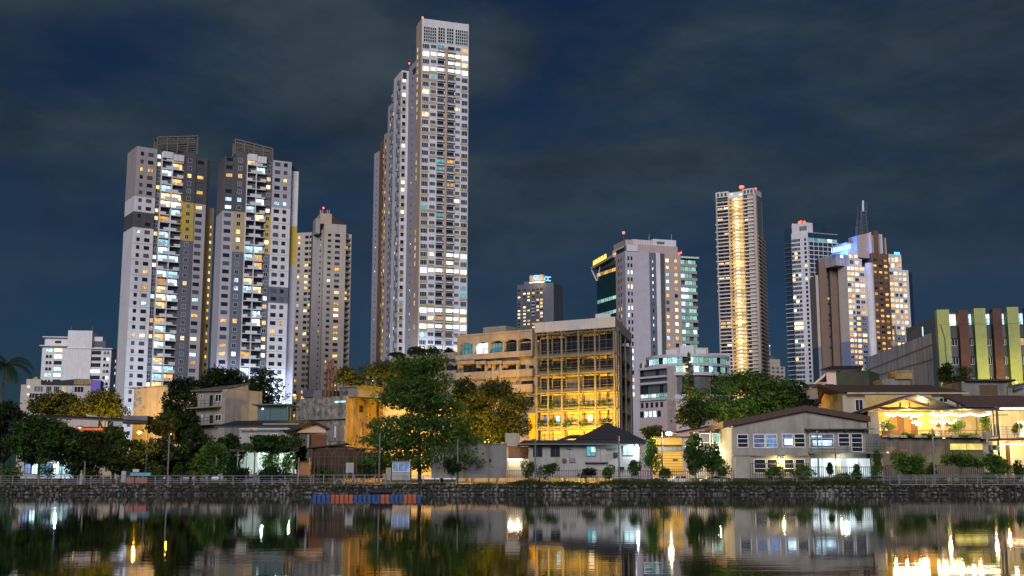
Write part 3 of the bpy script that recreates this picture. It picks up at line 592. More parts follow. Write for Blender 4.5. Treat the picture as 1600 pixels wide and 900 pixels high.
q.tube(FC.pt(cu(1062), FC.Z(1062, 388), -6), FC.pt(cu(1078), FC.Z(1078, 388), -6), .15, .15, 4); q.build('roof_gantry', M['rust'], root)
# ---- golden lit slab tower
FG = FP(1119, 301, 1030, 1178, 296.5, 1012); root = thing('apartment_tower', 'slim tower with a golden lit centre, projecting floor slabs and red roof lamps', 'skyscraper', (FG.A.x, FG.A.y, GZ))
gu = lambda x: FG.U(x, 320); zl = FG.Z(1120, 301); zr = FG.Z(1170, 294.5)
ztop = FG.Z(1150, 311.5); zb = FG.Z(1156, 580); n = 47; zs = lin(ztop, zb, n); fh = (zs[0]-zs[-1])/(n-1)
while zs[-1] > 6: zs.append(zs[-1]-fh)
MB().box(FG, 0, gu(1138), GZ, zl, -20, -2.2).build('left_core', M['slate'], root)
MB().box(FG, gu(1138.2), gu(1161), GZ, FG.Z(1150, 308), -20, -1.6).build('centre_core', M['sand'], root)
MB().box(FG, gu(1161.2), gu(1178), GZ, zr, -20, -2.2).build('right_core', M['slate'], root)
MB().box(FG, gu(1138.2), gu(1161), FG.Z(1150, 308), FG.Z(1150, 299.5), -18, -1.0).build('crown_wall', M['white'], root)
for x0, x1, zz in ((1118.5, 1138, zl), (1160.5, 1178.5, zr)):
    MB().box(FG, gu(x0), gu(x1), zz-5, zz, -20, .05).build('crown_wall', M['white'], root)
    for k in range(3):
        u = gu(x0)+(gu(x1)-gu(x0))*(.2+.3*k); MB().box(FG, u-1.0, u+1.0, zz-4.3, zz-1.2, .05, .12).build('crown_opening', M['darkgrey'], root)
for px in (1143, 1157): MB().box(FG, gu(px)-1.1, gu(px)+1.1, FG.Z(px, 304.5), FG.Z(px, 302), -1, -.7).build('floodlight', G['cool'], root)
for x0, x1 in ((1118.5, 1119.8), (1137.2, 1138.4), (1177.4, 1181.3)): MB().box(FG, gu(x0), gu(x1), GZ, zl-5, -3, .2).build('pier', M['stone_beige'], root)
sl = boxmesh('floor_slab', gu(1138)-gu(1119)-.3, 2.5, .85, M['white']); sr = boxmesh('floor_slab', gu(1177)-gu(1161)-.3, 2.5, .85, M['white'])
sx = boxmesh('floor_slab', gu(1134)-gu(1115), 2.7, .85, M['white']); lob = {}
F0_ = Face((-6.2, 0), (6.2, 0)); q = MB()
q.box(F0_, .1, 4.0, -2.2, -1.5, 0, 1.2); q.box(F0_, 4.0, 8.4, -2.1, -1.4, 0, 1.9); q.box(F0_, 8.4, 12.3, -2.2, -1.5, 0, 1.2)
lobal = q.mesh('lobby_balcony', M['sand'])
for i, z in enumerate(zs):
    inst('floor_slab', sx if (i % 2 == 0 and 5 <= i < 26) else sl, root, FG, gu(1126.5) if (i % 2 == 0 and 5 <= i < 26) else gu(1128.6), z-fh*.5, -2.2)
    inst('floor_slab', sr, root, FG, gu(1169.2), z-fh*.5+.7, -2.2)
    inst('lobby_balcony', lobal, root, FG, gu(1149.6), z, -1.6)
    inst('gold_wall_glow', win(gu(1160)-gu(1142)-1, fh*.74, 6, 1, 'whiteframe', 'gold', .1), root, FG, gu(1151.2), z+.25, -1.58)  # lamplight on the centre wall, put in as glowing gold panes
    inst('lobby_lamp', win(3.4, 1.0, 1, 1, 'darkframe', 'bright', .03), root, FG, gu(1149.6), z+.95, -1.5)
    inst('window', win(.9, 1.1, 1, 1, 'darkframe', 'dark', .05), root, FG, gu(1140.5), z+.3, -1.58)
    kl = pick({'warm': .05, 'warmwhite': .03}) ; kr = pick({'warmwhite': .05, 'warm': .03})
    for x in (1123.5, 1133): inst('window', win(4.6, fh*.6, 3, 1, 'darkframe', kl if RNG.random() < .8 else 'dark', .1), root, FG, gu(x), z, -2.18)
    for x in (1165.3, 1173.4): inst('window', win(3.9, fh*.6, 3, 1, 'darkframe', kr if RNG.random() < .8 else 'dark', .1), root, FG, gu(x), z+.5, -2.18)
for k in range(14): plight('added_facade_light', FG.pt(gu(1150), zs[0]-(zs[0]-zs[-1])*(k+.3)/14, 3.2), 2300, (1.0, .66, .24), .6, root)  # lights added in front of the facade to gild the centre, no fittings there
f2 = FP(1181.5, 300, 1013, 1194.5, 330, 1045); MB().box(f2, 0, f2.L, GZ, f2.Z(1181, 302), -8, -2).build('side_core', M['stone_beige'], root)
ss = boxmesh('side_balcony', f2.L*.9, 2.6, 1.2, M['beige'])
for i, z in enumerate(zs[10:]):
    inst('side_balcony', ss, root, f2, f2.L*.5, z-fh*.5, -2)
    if i % 3: inst('window', win(6, 1.8, 3, 1, 'darkframe', pick({'warm': .2, 'amber': .25}), .1), root, f2, f2.L*.35, z, -1.98)
for px, py, r in ((1121, 299.5, .9), (1175, 293, .9), (1178, 292.5, .9), (1155, 290, 1.6), (1158, 289.5, 1.1)): red_lamp(root, FG.pt(gu(px), FG.Z(px, py), -6), r, 4)

# ---- small far building with a spire
FS = FP(1203, 560, 1300, 1226, 562, 1310); root = thing('stepped_building', 'small distant stepped building with a thin spire beside the golden tower', 'building', (FS.A.x, FS.A.y, GZ)); su = lambda x: FS.U(x, 560)
MB().box(FS, 0, FS.L, GZ, FS.Z(1210, 572), -20, 0).build('wall', M['stone_beige'], root)
MB().box(FS, .4, FS.L*.72, FS.Z(1210, 572), FS.Z(1210, 561), -18, -1).build('wall', M['stone_beige'], root)
u0, u1, zb_, z2 = .6, FS.L*.6, FS.Z(1210, 561), FS.Z(1210, 554); q = MB(); um = (u0+u1)/2
q.hexa([FS.pt(u0, zb_, -1.5), FS.pt(u1, zb_, -1.5), FS.pt(u1, zb_, -14), FS.pt(u0, zb_, -14), FS.pt(um-1, z2, -7), FS.pt(um+1, z2, -7), FS.pt(um+1, z2, -8), FS.pt(um-1, z2, -8)]); q.build('roof', M['roofgrey'], root)
MB().tube(FS.pt(um, z2-1, -7.5), FS.pt(um, FS.Z(1207, 540), -7.5), .8, .3, 6).build('spire', M['pale'], root)
MB().ball(FS.pt(um, FS.Z(1207, 539), -7.5), .8).build('spire_lamp', G['cool'], root)
grid(root, FS, [FS.L*.2, FS.L*.5, FS.L*.8], lin(FS.Z(1210, 575), FS.Z(1210, 600), 5), 3.6, 2.2, {'warm': .1}, 2)

# ---- white and blue glass tower
FW = FP(1262, 362, 857, 1309, 368, 866); FWl = FP(1236, 364, 864, 1262, 361.5, 857)
root = thing('glass_tower', 'white gridded tower with blue glass corner and red lamps, left of the warm lit hotel', 'tower', (FWl.A.x, FWl.A.y, GZ))
zt = FWl.Z(1250, 364); wu = lambda x: FWl.U(x, 400); wr = lambda x: FW.U(x, 385)
MB().prism([tuple(FWl.A), tuple(FWl.B), tuple(FW.pt(0, 0, -.1))[:2], tuple(FW.pt(FW.L, 0, -.1))[:2], tuple(FW.pt(FW.L, 0, -18))[:2], tuple(FWl.pt(0, 0, -14))[:2]], GZ, zt).build('wall', M['white'], root); MB().box(FW, .01, FW.L, GZ, zt-.3, -.09, -.05).build('glass_wall', M['glassblue'], root)
zs = lin(FWl.Z(1243, 376), FWl.Z(1247, 582), 31); fh = (zs[0]-zs[-1])/30; zs += [zs[-1]-fh*k for k in range(1, 5)]
ra = {19, 20}
for i, z in enumerate(zs):
    for x, w in ((1239.5, 2.3), (1244, 2.3), (1248.8, 2.3), (1259, 2.0)):
        inst('window', win(w, 2.3, 1 if w < 2.2 else 2, 1, 'whiteframe', 'warmwhite' if i in ra and x < 1250 else pick({'warm': .05, 'warmwhite': .03, 'cool': .02, 'blue': .4}), .12), root, FWl, wu(x), z, 0)
    MB().box(FW, -.3, FW.L+.3, z-fh*.5-.3, z-fh*.5+.3, -.04, .3).build('floor_slab', M['white'], root)
    for k in range(7): inst('mullion', boxmesh('mullion', .35, .3, fh-.6, M['white']), root, FW, FW.L*(.02+.155*k), z-fh*.5+.3, -.05)
    if i == 0:
        for k in range(6): inst('window', win(FW.L*.14, fh*.7, 2, 1, 'whiteframe', pick({'teal': .6, 'cool': .2}), .1), root, FW, FW.L*(.1+.155*k), z, 0)
    elif i in (19, 20, 30): inst('window', win(FW.L*.14, fh*.7, 2, 1, 'whiteframe', 'bright' if i == 20 else 'warmwhite', .1), root, FW, FW.L*.1, z, 0)
fD = FP(1225.5, 360, 870, 1236, 357, 866); MB().box(fD, 0, fD.L-.05, GZ, fD.Z(1230, 358), -8, .2).build('dark_glass_wall', M['glassblue'], root)
for i, z in enumerate(zs):
    inst('floor_slab', boxmesh('floor_slab', fD.L*1.1, .8, .45, M['white'] if i > 13 else M['slate']), root, fD, fD.L*.45, z-fh*.5, .2)
MB().box(FWl, .4, FWl.L, zt, FWl.Z(1245, 349), -14, -.8).build('crown_wall', M['white'], root)
MB().box(FW, 0, FW.L*.2, FW.Z(1264, 362), FW.Z(1264, 347.5), -14, -1).build('crown_wall', M['white'], root)
MB().box(FW, FW.L*.2, FW.L*.8, FW.Z(1264, 362), FW.Z(1264, 346), -13, -1.2).build('crown_glass', M['glassblue'], root)
for k in range(4): MB().box(FWl, FWl.L*(.5+.11*k), FWl.L*(.58+.11*k), FWl.Z(1255, 360), FWl.Z(1255, 353), -.8, -.7).build('crown_window', M['darkgrey'], root)
for px, py in ((1238, 349.5), (1248, 345.5), (1251, 344.5), (1256, 345)): red_lamp(root, FWl.pt(wu(px), FWl.Z(px, py), -4), .8, 2.5)

# ---- warm lit hotel tower
FH = FP(1323, 415, 676, 1353, 418.5, 681); root = thing('hotel_tower', 'warm lit hotel tower with white column, brown fins, blue roof sign and lattice mast', 'tower', (FH.A.x, FH.A.y, GZ))
H2 = FP(1353, 400, 681, 1419, 421, 692); hu = lambda x: FH.U(x, 450); h2 = lambda x: H2.U(x, 450)
zs = lin(FH.Z(1338, 420), FH.Z(1344, 567), 18); fh = (zs[0]-zs[-1])/17; zs += [zs[-1]-fh*k for k in range(1, 10)]
za = FH.Z(1323, 415); MB().box(FH, 0, FH.L, GZ, za, -22, 0).build('wall', M['white'], root)
fK = FP(1309, 418, 681, 1323, 415, 676); MB().box(fK, 0, fK.L-.01, fK.Z(1315, 535), za, -22, 0).build('wall', M['stone_beige'], root); MB().box(fK, 0, fK.L-.01, GZ, fK.Z(1315, 535), -22, .1).build('wall', M['slateblue'], root)
MB().box(FH, hu(1335), FH.L, GZ, zs[8]-fh*.5, 0, .12).build('blue_cladding', M['slateblue'], root)
MB().box(FH, 0, hu(1335), GZ, zs[12]-fh*.5, 0, .12).build('blue_cladding', M['slateblue'], root)
PRH = {'warm': .46, 'warmwhite': .26, 'amber': .06}
for x, w in ((1327.3, 2.3), (1332.8, 1.7), (1339.5, 2.7), (1347.8, 3.2)): grid(root, FH, [hu(x)], zs, w, 2.0, PRH, 2, frame='whiteframe', wd=.125, bar=.12)
MB().tube(H2.pt(h2(1358.5), GZ, .6), H2.pt(h2(1358.5), H2.Z(1358, 412), .6), 2.3, 2.3, 20).build('round_column', M['white'], root)
MB().box(H2, 0, h2(1364), GZ, H2.Z(1360, 416), -20, -1).build('wall', M['white'], root)
MB().box(H2, h2(1364), h2(1389), GZ, H2.Z(1375, 396), -22, .1).build('brown_wall', M['brown'], root)
MB().box(H2, h2(1389), H2.L, GZ, H2.Z(1400, 421), -20, 0).build('wall', M['white'], root)
MB().box(H2, h2(1392), h2(1411), GZ, zs[11]-fh*.5, 0, .12).build('blue_cladding', M['slateblue'], root)
zr_ = [z-H2.Z(1, 450)*0-1.0 for z in zs]
for x, w in ((1368, 2.8), (1376.5, 2.6), (1385, 2.6)):
    for z in zr_+[zr_[0]+fh*1.15, zr_[0]+fh*2.2]: inst('window', win(w, 1.5, 2, 1, 'darkframe', pick({'warm': .3, 'amber': .3}), .1), root, H2, h2(x), z, .1)
for x in (1364.3, 1372.4, 1380.8, 1388.6): MB().box(H2, h2(x)-.4, h2(x)+.4, GZ, H2.Z(1375, 396), .102, .9).build('fin', M['brown'], root)
for x, w in ((1393.4, 2.6), (1400.5, 2.4), (1407.3, 2.0), (1414, 2.4)): grid(root, H2, [h2(x)], zr_, w, 2.0, PRH, 2, wd=.125, bar=.12)
fE = FP(1419, 422, 692.5, 1425, 424, 702); MB().box(fE, 0, fE.L, GZ, fE.Z(1420, 424), -14, -.05).build('glass_edge', M['glassblue'], root)
zz0 = FH.Z(1330, 392)
MB().box(FH, hu(1310), hu(1329.5), za, FH.Z(1320, 397), -18, -1).build('upper_block', M['pale'], root)
MB().box(FH, hu(1329.5), hu(1351), za, FH.Z(1340, 391), -18, -1.5).build('upper_block', M['white'], root)
for x, y in ((1319, 400.5), (1334, 400), (1342, 400), (1349, 401), (1335, 409), (1343, 410)): inst('window', win(2.5, 2.2, 2, 1, 'darkframe', pick({'warmwhite': .7}), .1), root, FH, hu(x), FH.Z(x, y), -1.0 if x < 1329 else -1.5)
MB().box(FH, hu(1331), hu(1348), FH.Z(1340, 391), FH.Z(1340, 378), -16, -4).build('roof_block', M['pale'], root)
q = MB(); u0, u1 = h2(1344.5), h2(1363); zb_ = H2.Z(1350, 402)
q.hexa([H2.pt(u0, zb_, -1.2), H2.pt(u1, zb_, -1.2), H2.pt(u1, zb_, -9), H2.pt(u0, zb_, -9)]+[H2.pt(u0, H2.Z(1345, 368), -1.2), H2.pt(u1, H2.Z(1362, 364), -1.2), H2.pt(u1, H2.Z(1362, 364), -9), H2.pt(u0, H2.Z(1345, 368), -9)]); q.build('crown_slab', M['pink'], root)
for x0, x1, yt, mm in ((1363.2, 1365, 363.5, 'white'), (1366.3, 1368, 368, 'beige'), (1369, 1375.5, 360.5, 'brown'), (1377, 1379.6, 366, 'pale'), (1380, 1382, 366.5, 'white'), (1383, 1385, 373, 'brown'), (1386, 1387.8, 372, 'beige')):
    MB().box(H2, h2(x0), h2(x1), H2.Z(1375, 397), H2.Z(x0, yt), -8, .3).build('crown_fin', M[mm], root)
MB().box(H2, h2(1363), h2(1388), H2.Z(1375, 396), H2.Z(1375, 375), -8, -2).build('crown_core', M['brown'], root)
MB().box(H2, h2(1389), h2(1413), H2.Z(1400, 421), H2.Z(1400, 397), -18, -1.2).build('upper_block', M['white'], root)
for x in (1392, 1399, 1405, 1410):
    for y in (405.5, 414.5): inst('window', win(2.2, 2.6, 2, 1, 'whiteframe', pick({'warmwhite': .45, 'warm': .3}), .12), root, H2, h2(x), H2.Z(x, y), -1.2)
for x0, x1, mm in ((1278.5, 1290.5, 'brown'), (1295.5, 1308.5, 'brown')):
    f = FP(x0, 403, 684, x1, 403, 684); MB().box(f, 0, f.L, GZ, f.Z(x0, 404), -6, 0).build('brown_pier', M[mm], root)
f = FP(1290.5, 408, 686, 1295.5, 408, 686); MB().box(f, 0, f.L, GZ, f.Z(1292, 408), -14, -1.5).build('recess_wall', M['darkgrey'], root)
for z in zs[:20]: inst('window', win(1.1, 1.2, 1, 1, 'darkframe', pick({'amber': .16}), .06), root, f, f.L/2, z, -1.48)
f = FP(1274, 432, 686, 1279, 432, 686); MB().box(f, 0, f.L, f.Z(1276, 542), f.Z(1276, 430), -14, 0).build('wall', M['stone_beige'], root); MB().box(f, 0, f.L, GZ, f.Z(1276, 542), -14, .05).build('wall', M['slateblue'], root)
f = FP(1308, 416, 684.5, 1309.8, 416, 684.5); MB().box(f, 0, f.L, GZ, f.Z(1306, 412), -8, -.8).build('recess_wall', M['darkgrey'], root)
for z in zs: inst('window', win(1.4, 1.6, 1, 1, 'darkframe', pick({'warmwhite': .2, 'warm': .3}), .06), root, f, f.L*.6, z, -.78)
FX = FP(1299, 390, 672, 1329.5, 386, 668)               # the sign: a row of upright letters on a rail, sloping up to the right
zA, zB = FX.Z(1300, 395), FX.Z(1329, 388.5); q = MB(); rng = random.Random(2)
for k in range(11):
    s = (k+.15)/11; u = FX.L*s; z = zA+(zB-zA)*s; h = 2.6; w = FX.L/11*.62
    q.box(FX, u, u+.24, z, z+h, 0, .3)
    if rng.random() < .7: q.box(FX, u+w-.24, u+w, z, z+h, 0, .3)
    for zz in rng.sample([0, h*.45, h-.26], 2): q.box(FX, u+.24, u+w-.24, z+zz, z+zz+.26, 0, .3)
q.build('sign_letters', BLUEW, root)
q = MB(); q.tube(FX.pt(0, zA-.3, -.4), FX.pt(FX.L, zB-.3, -.4), .2, .2, 4)
for s in (0, .35, .7, 1): q.tube(FX.pt(FX.L*s, zA-8, -.5), FX.pt(FX.L*s, zA+(zB-zA)*s+2.4, -.5), .18, .18, 4)
q.build('sign_frame', M['metal'], root)
q = MB(); u = h2(1403.5)
for k in range(3): q.box(H2, u+k*1.5, u+k*1.5+.9, H2.Z(1404, 397), H2.Z(1404, 393), -2, -1.7)
q.build('sign_letters', BLUEL, root)
def lattice(pb, top, w0, w1, r, n, m, root, name='lattice_mast'):
    q = MB(); cs = [(-1, -1), (1, -1), (1, 1), (-1, 1)]
    def c(k, s): w = w0+(w1-w0)*s; return Vector((pb.x+cs[k % 4][0]*w/2, pb.y+cs[k % 4][1]*w/2, pb.z+(top-pb.z)*s))
    for k in range(4): q.tube(c(k, 0), c(k, 1), r, r, 4)
    for i in range(n):
        for k in range(4): q.tube(c(k, i/n), c(k+1, (i+1)/n), r*.6, r*.6, 3); q.tube(c(k, (i+1)/n), c(k+1, (i+1)/n), r*.6, r*.6, 3)
    return q.build(name, m, root)
pm = P(1350.5, 372, 694); lattice(Vector((pm.x, pm.y, pm.z)), P(1350, 330, 694).z, 3.4, 2.6, .16, 8, M['galv'], root)
pm = P(1348.5, 331, 694); MB().tube(pm, P(1348.5, 313.5, 694), .75, .6, 8).build('mast_head', M['white'], root)
pm = P(1354, 331, 694); MB().tube(pm, P(1354, 316, 694), .25, .2, 5).build('mast_head', M['galv'], root)
for px, yt in ((1340, 321), (1338.5, 342), (1343.5, 343), (1337, 355)): MB().tube(P(px, 378, 690), P(px, yt, 690), .22, .12, 5).build('antenna', M['galv'], root)

# ---- white balconied block far left
F1 = FP(66, 526, 620, 172, 528, 625); root = thing('hotel_block', 'white eleven storey block far left with a blank central slab and arched windows', 'building', (F1.A.x, F1.A.y, GZ)); u_ = lambda x: F1.U(x, 570)
zr1 = F1.Z(66, 541); zt = F1.Z(66, 527)
MB().box(F1, u_(64.5), u_(104), GZ, zr1, -18, 0).build('wall', M['white'], root); MB().box(F1, u_(67), u_(104), zr1+.5, zt, -16, -1).build('upper_wall', M['white'], root)
MB().box(F1, u_(104), u_(142), GZ, F1.Z(110, 516.5), -18, .8).build('blank_slab', M['white'], root)
MB().box(F1, u_(142), u_(173), GZ, F1.Z(150, 546), -18, 0).build('wall', M['white'], root)
MB().box(F1, u_(142), u_(157), F1.Z(150, 546), F1.Z(150, 525.5), -14, -2).build('upper_wall', M['white'], root)
MB().box(F1, u_(143), u_(162), F1.Z(150, 542), F1.Z(150, 532.5), -2, -1.9).build('roof_window', M['darkgrey'], root)
MB().box(F1, u_(61), u_(104), zr1, zr1+.5, -17, 1.6).build('cornice', M['white'], root); MB().box(F1, u_(64), u_(104), zt, zt+.5, -17, .6).build('cornice', M['white'], root)
MB().box(F1, u_(103.5), u_(175), F1.Z(150, 545.5), F1.Z(150, 544), -17, 1.2).build('cornice', M['white'], root)
zs = lin(F1.Z(73, 547), F1.Z(73, 586), 5); fh = (zs[0]-zs[-1])/4; zs += [zs[-1]-fh*k for k in range(1, 5)]
def archwin(w, h, g):
    key = ('arch', w, h, g)
    if key in _wc: return _wc[key]
    q = MB(); pts = [(-w/2, -.08, -h/2), (w/2, -.08, -h/2)]+[(w/2*math.cos(a), -.08, h/2-w/2+w/2*math.sin(a)) for a in np.linspace(0, math.pi, 7)]
    q.poly(pts, 0); q.quad((-w/2-.1, -.15, -h/2-.15), (w/2+.1, -.15, -h/2-.15), (w/2+.1, -.15, -h/2), (-w/2-.1, -.15, -h/2), 1)
    _wc[key] = q.mesh('arched_window', [G[g], M['white']]); return _wc[key]
for i, z in enumerate(zs):
    k1 = 'cool' if i in (0, 4) else 'dark'
    for x in (73, 78.2): inst('arched_window', archwin(1.35, 1.7, k1), root, F1, u_(x), z, 0)
    k2 = {0: 'warmwhite', 1: 'bright', 3: 'cool', 4: 'cool'}.get(i, 'dark')
    inst('window', win(4.0, 2.0, 3, 1, 'darkframe', k2, .1), root, F1, u_(90), z, 0)
    inst('window', win(5.2, 2.0, 4, 1, 'darkframe', 'cool' if i == 3 else 'dark', .1), root, F1, u_(149), z-1, 0)
    for x in (163, 168): inst('arched_window', archwin(1.35, 1.7, 'cool' if i == 6 else pick({'cool': .1})), root, F1, u_(x), z-1, 0)
f2 = FP(173, 545, 625.4, 189.5, 554, 650); MB().box(f2, 0, f2.L, GZ, f2.Z(173, 546), -12, -.02).build('side_wall', M['white'], root)
for z in zs: grid(root, f2, [f2.L*(.15+.17*k) for k in range(5)], [z-1], 1.5, 1.6, {'cool': .35}, 1, frame='darkframe')
for x in (106, 139.5): MB().tube(F1.pt(u_(x), F1.Z(x, 516), -3), F1.pt(u_(x), F1.Z(x, 508), -3), .22, .12, 5).build('roof_aerial', M['metal'], root)
for x in (85, 87.5, 91): inst('window', win(1.2, 1.3, 1, 1, 'darkframe', 'dark', .08), root, F1, u_(x), F1.Z(x, 534), -1)
# ---- low long building in front of it
F2 = FP(33, 601, 545, 157, 602, 552); root = thing('low_building', 'low flat building with a purple lit end wall below the white block', 'building', (F2.A.x, F2.A.y, GZ)); u_ = lambda x: F2.U(x, 605)
MB().box(F2, 0, F2.L, GZ, F2.Z(40, 601), -14, 0).build('wall', M['stone_beige'], root)
MB().box(F2, u_(40), u_(63), F2.Z(40, 601), F2.Z(40, 592), -12, -1).build('upper_wall', M['stone_beige'], root)
q = MB(); a = u_(48); b_ = u_(58); z0, z1 = F2.Z(50, 592), F2.Z(50, 587.5)
q.hexa([F2.pt(a, z0, -2), F2.pt(b_, z0, -2), F2.pt(b_, z0, -6), F2.pt(a, z0, -6)]+[F2.pt((a+b_)/2-.2, z1, -3.9), F2.pt((a+b_)/2+.2, z1, -3.9), F2.pt((a+b_)/2+.2, z1, -4.1), F2.pt((a+b_)/2-.2, z1, -4.1)]); q.build('small_roof', M['mustard'], root)
q = MB(); a, b_ = u_(70), u_(115); q.hexa([F2.pt(a, F2.Z(72, 601), .5), F2.pt(b_, F2.Z(72, 601), .5), F2.pt(b_, F2.Z(72, 601), -10), F2.pt(a, F2.Z(72, 601), -10)]+[F2.pt(a, F2.Z(72, 597), .5), F2.pt(b_, F2.Z(110, 592.5), .5), F2.pt(b_, F2.Z(110, 592.5), -10), F2.pt(a, F2.Z(72, 597), -10)]); q.build('sheet_roof', M['roofdark'], root)
MB().box(F2, u_(115.2), u_(142), F2.Z(120, 601), F2.Z(120, 592), -10, .3).build('sheet_roof', M['ochreplaster'], root)
MB().box(F2, u_(142.2), u_(157), F2.Z(150, 613), F2.Z(150, 594), -10, .4).build('purple_lit_wall', M['purple'], root)  # purple light on the end wall is put into its colour
for x0, x1, k in ((53, 68, 'dim'), (72, 81, 'dark'), (84, 93, 'dark'), (97, 104, 'amber'), (107, 112, 'teal'), (116, 131, 'dark')):
    w = u_(x1)-u_(x0); inst('window', win(w, 2.8, 3, 1, 'whiteframe', k, .12), root, F2, u_((x0+x1)/2), F2.Z(80, 608), 0)
for x0, x1 in ((46, 60), (62, 78), (80, 92)): inst('window', win(u_(x1)-u_(x0), 2.4, 3, 1, 'whiteframe', 'dark', .12), root, F2, u_((x0+x1)/2), F2.Z(80, 618.5), 0)
for y in (605, 617): inst('wall_lamp', boxmesh('wall_lamp', .9, .3, .5, G['warmwhite']), root, F2, u_(45), F2.Z(45, y), 0)
# ================================================================== NEARER BUILDINGS
def rc(F, x0, y0, x1, y1): return F.U(x0, y1), F.U(x1, y1), F.Z(x0, y1), F.Z(x0, y0)
def wb(root, name, F, x0, y0, x1, y1, w0, w1, m): return MB().box(F, *rc(F, x0, y0, x1, y1), w0, w1).build(name, M[m] if isinstance(m, str) else m, root)
def ww(root, F, x0, y0, x1, y1, nx=2, ny=1, frame='whiteframe', g='dark', w=0.0, name='window', bar=.07):
    a, b_, c, d = rc(F, x0, y0, x1, y1); return inst(name, win(b_-a, d-c, nx, ny, frame, g, bar), root, F, (a+b_)/2, (c+d)/2, w)
def slope(root, name, F, pa, pb, th, w0, w1, m):        # a sloping slab from pixel pa to pixel pb
    (ua, za), (ub, zb) = F.uz(*pa), F.uz(*pb)
    q = MB().hexa([F.pt(ua, za-th, w1), F.pt(ub, zb-th, w1), F.pt(ub, zb-th, w0), F.pt(ua, za-th, w0), F.pt(ua, za, w1), F.pt(ub, zb, w1), F.pt(ub, zb, w0), F.pt(ua, za, w0)])
    return q.build(name, M[m] if isinstance(m, str) else m, root)
def gablewall(root, name, F, pts, d, m, w=0.0):         # pixel outline pushed back by d
    p = [F.uz(*q) for q in pts]; n = len(p); q = MB()
    q.poly([F.pt(u, z, w) for u, z in p]); q.poly([F.pt(u, z, w-d) for u, z in reversed(p)])
    for k in range(n):
        (a, za), (b_, zb) = p[k], p[(k+1) % n]; q.quad(F.pt(b_, zb, w), F.pt(a, za, w), F.pt(a, za, w-d), F.pt(b_, zb, w-d))
    return q.build(name, M[m] if isinstance(m, str) else m, root)
def flat(Y, x0=0, x1=1600): return FP(x0, 740, Y, x1, 740, Y)
def TH(name, label, cat, F, group=None): return thing(name, label, cat, (F.A.x, F.A.y, GZ), group)

# ---- glass and steel framed building
F = FP(836.5, 520, 216, 961, 517, 207.5); root = TH('framed_office', 'office building with an open grid of balconies lit yellow from below and a white parapet', 'office building', F)
F2 = FP(961, 517, 207.5, 984.6, 540, 232)
GB = 690
zp0, zp1 = F.Z(840, 520), F.Z(840, 504.5)
pl = [F.pt(0, 0, .3), F.pt(F.L+.2, 0, .3), F2.pt(F2.L, 0, .3), F.pt(0, 0, -26)]
MB().prism([p[:2] for p in pl], zp0, zp1).build('parapet', M['rooftop'], root)
pl = [F.pt(0, 0, -1.7), F.pt(F.L-1.7, 0, -1.7), F2.pt(F2.L, 0, -1.7), F.pt(0, 0, -25)]
MB().prism([p[:2] for p in pl], GZ, zp0-.02).build('core', M['darkgrey'], root)
lv = [F.Z(840, y) for y in (523.5, 559, 586, 614.5, 643, 671.5)]; lv.append(lv[-1]-(lv[-2]-lv[-1])); lv.append(GZ)
cx = [836.5, 856.5, 878, 904.5, 930.5, 960.3]; cuu = [F.U(x, 600) for x in cx]
for k, u in enumerate(cuu):
    u = min(max(u, .2), F.L-.2)
    MB().box(F, u-.13, u+.13, GZ, zp0-.03, -.13, .15).build('column', M['frame'], root)
    MB().box(F, u+.32, u+.46, GZ, zp0-.03, -1.0, -.86).build('column', M['frame'], root)
for k, z in enumerate(lv[:-1]):
    MB().box(F, 0, F.L, z-.13, z+.13, -1.69, -.14).build('floor_slab', M['frame'], root); MB().box(F, 0, F.L, z-.085, z+.085, -.1, .1).build('beam', M['frame'], root)
    if k:
        MB().box(F2, .3, F2.L, z-.16, z+.16, -1.69, .02).build('floor_slab', M['frame'], root)
fl = {0: ('dark', 'dark', 'dark', 'dark', 'dark'), 1: ('dark',)*5, 2: ('dark', 'dark', 'dim', 'dark', 'dark'), 3: ('dark', 'dim', 'curtain', 'curtain', 'curtain'), 4: ('bluelit', 'cool', 'curtain', 'warmwhite', 'curtain')}
for i in range(6):
    zt_, zb_ = lv[i]-.16, lv[i+1]+.16
    for j in range(5):
        u0, u1 = cuu[j]+.12, cuu[j+1]-.12; kk = fl.get(i, ('curtain',)*5)[j]
        lit = kk in ('bluelit', 'cool', 'warmwhite')
        inst('glazing', win(u1-u0, zt_-zb_-.1, 3, 2, 'darkframe', 'curtain' if lit else kk, .09), root, F, (u0+u1)/2, (zt_+zb_)/2, -1.69)
        if lit: inst('lit_window', win((u1-u0)*.4, 1.5, 1, 1, 'darkframe', kk, .06), root, F, u0+(u1-u0)*(.4 if j else .5), zb_+1.7, -1.6)
        MB().box(F, u0+.05, u1-.05, zt_-RNG.choice((.25, .35, .5)), zt_-.02, -1.58, -1.5).build('soffit_light_band', M['stone_beige'], root)  # pale top band: light on the soffit put in as colour
    q = MB()
    for h in (.45, .9): q.tube(F.pt(.1, zb_+h, -.1), F.pt(F.L-.1, zb_+h, -.1), .035, .035, 4)
    q.tube(F.pt(.1, (zt_+zb_)/2+.5, -.5), F.pt(F.L-.1, (zt_+zb_)/2+.5, -.5), .03, .03, 4)
    q.build('balcony_rail', M['frame'], root)
    if i < 5: MB().box(F, .4, F.L-.4, zb_+.002, zb_+.35, -.75, -.3).build('planter', M['frame'], root)
for c in (.02, .3, .62, .97): MB().box(F2, F2.L*c, F2.L*c+.3, GZ, zp0-.03, -.05, .2).build('column', M['frame'], root)
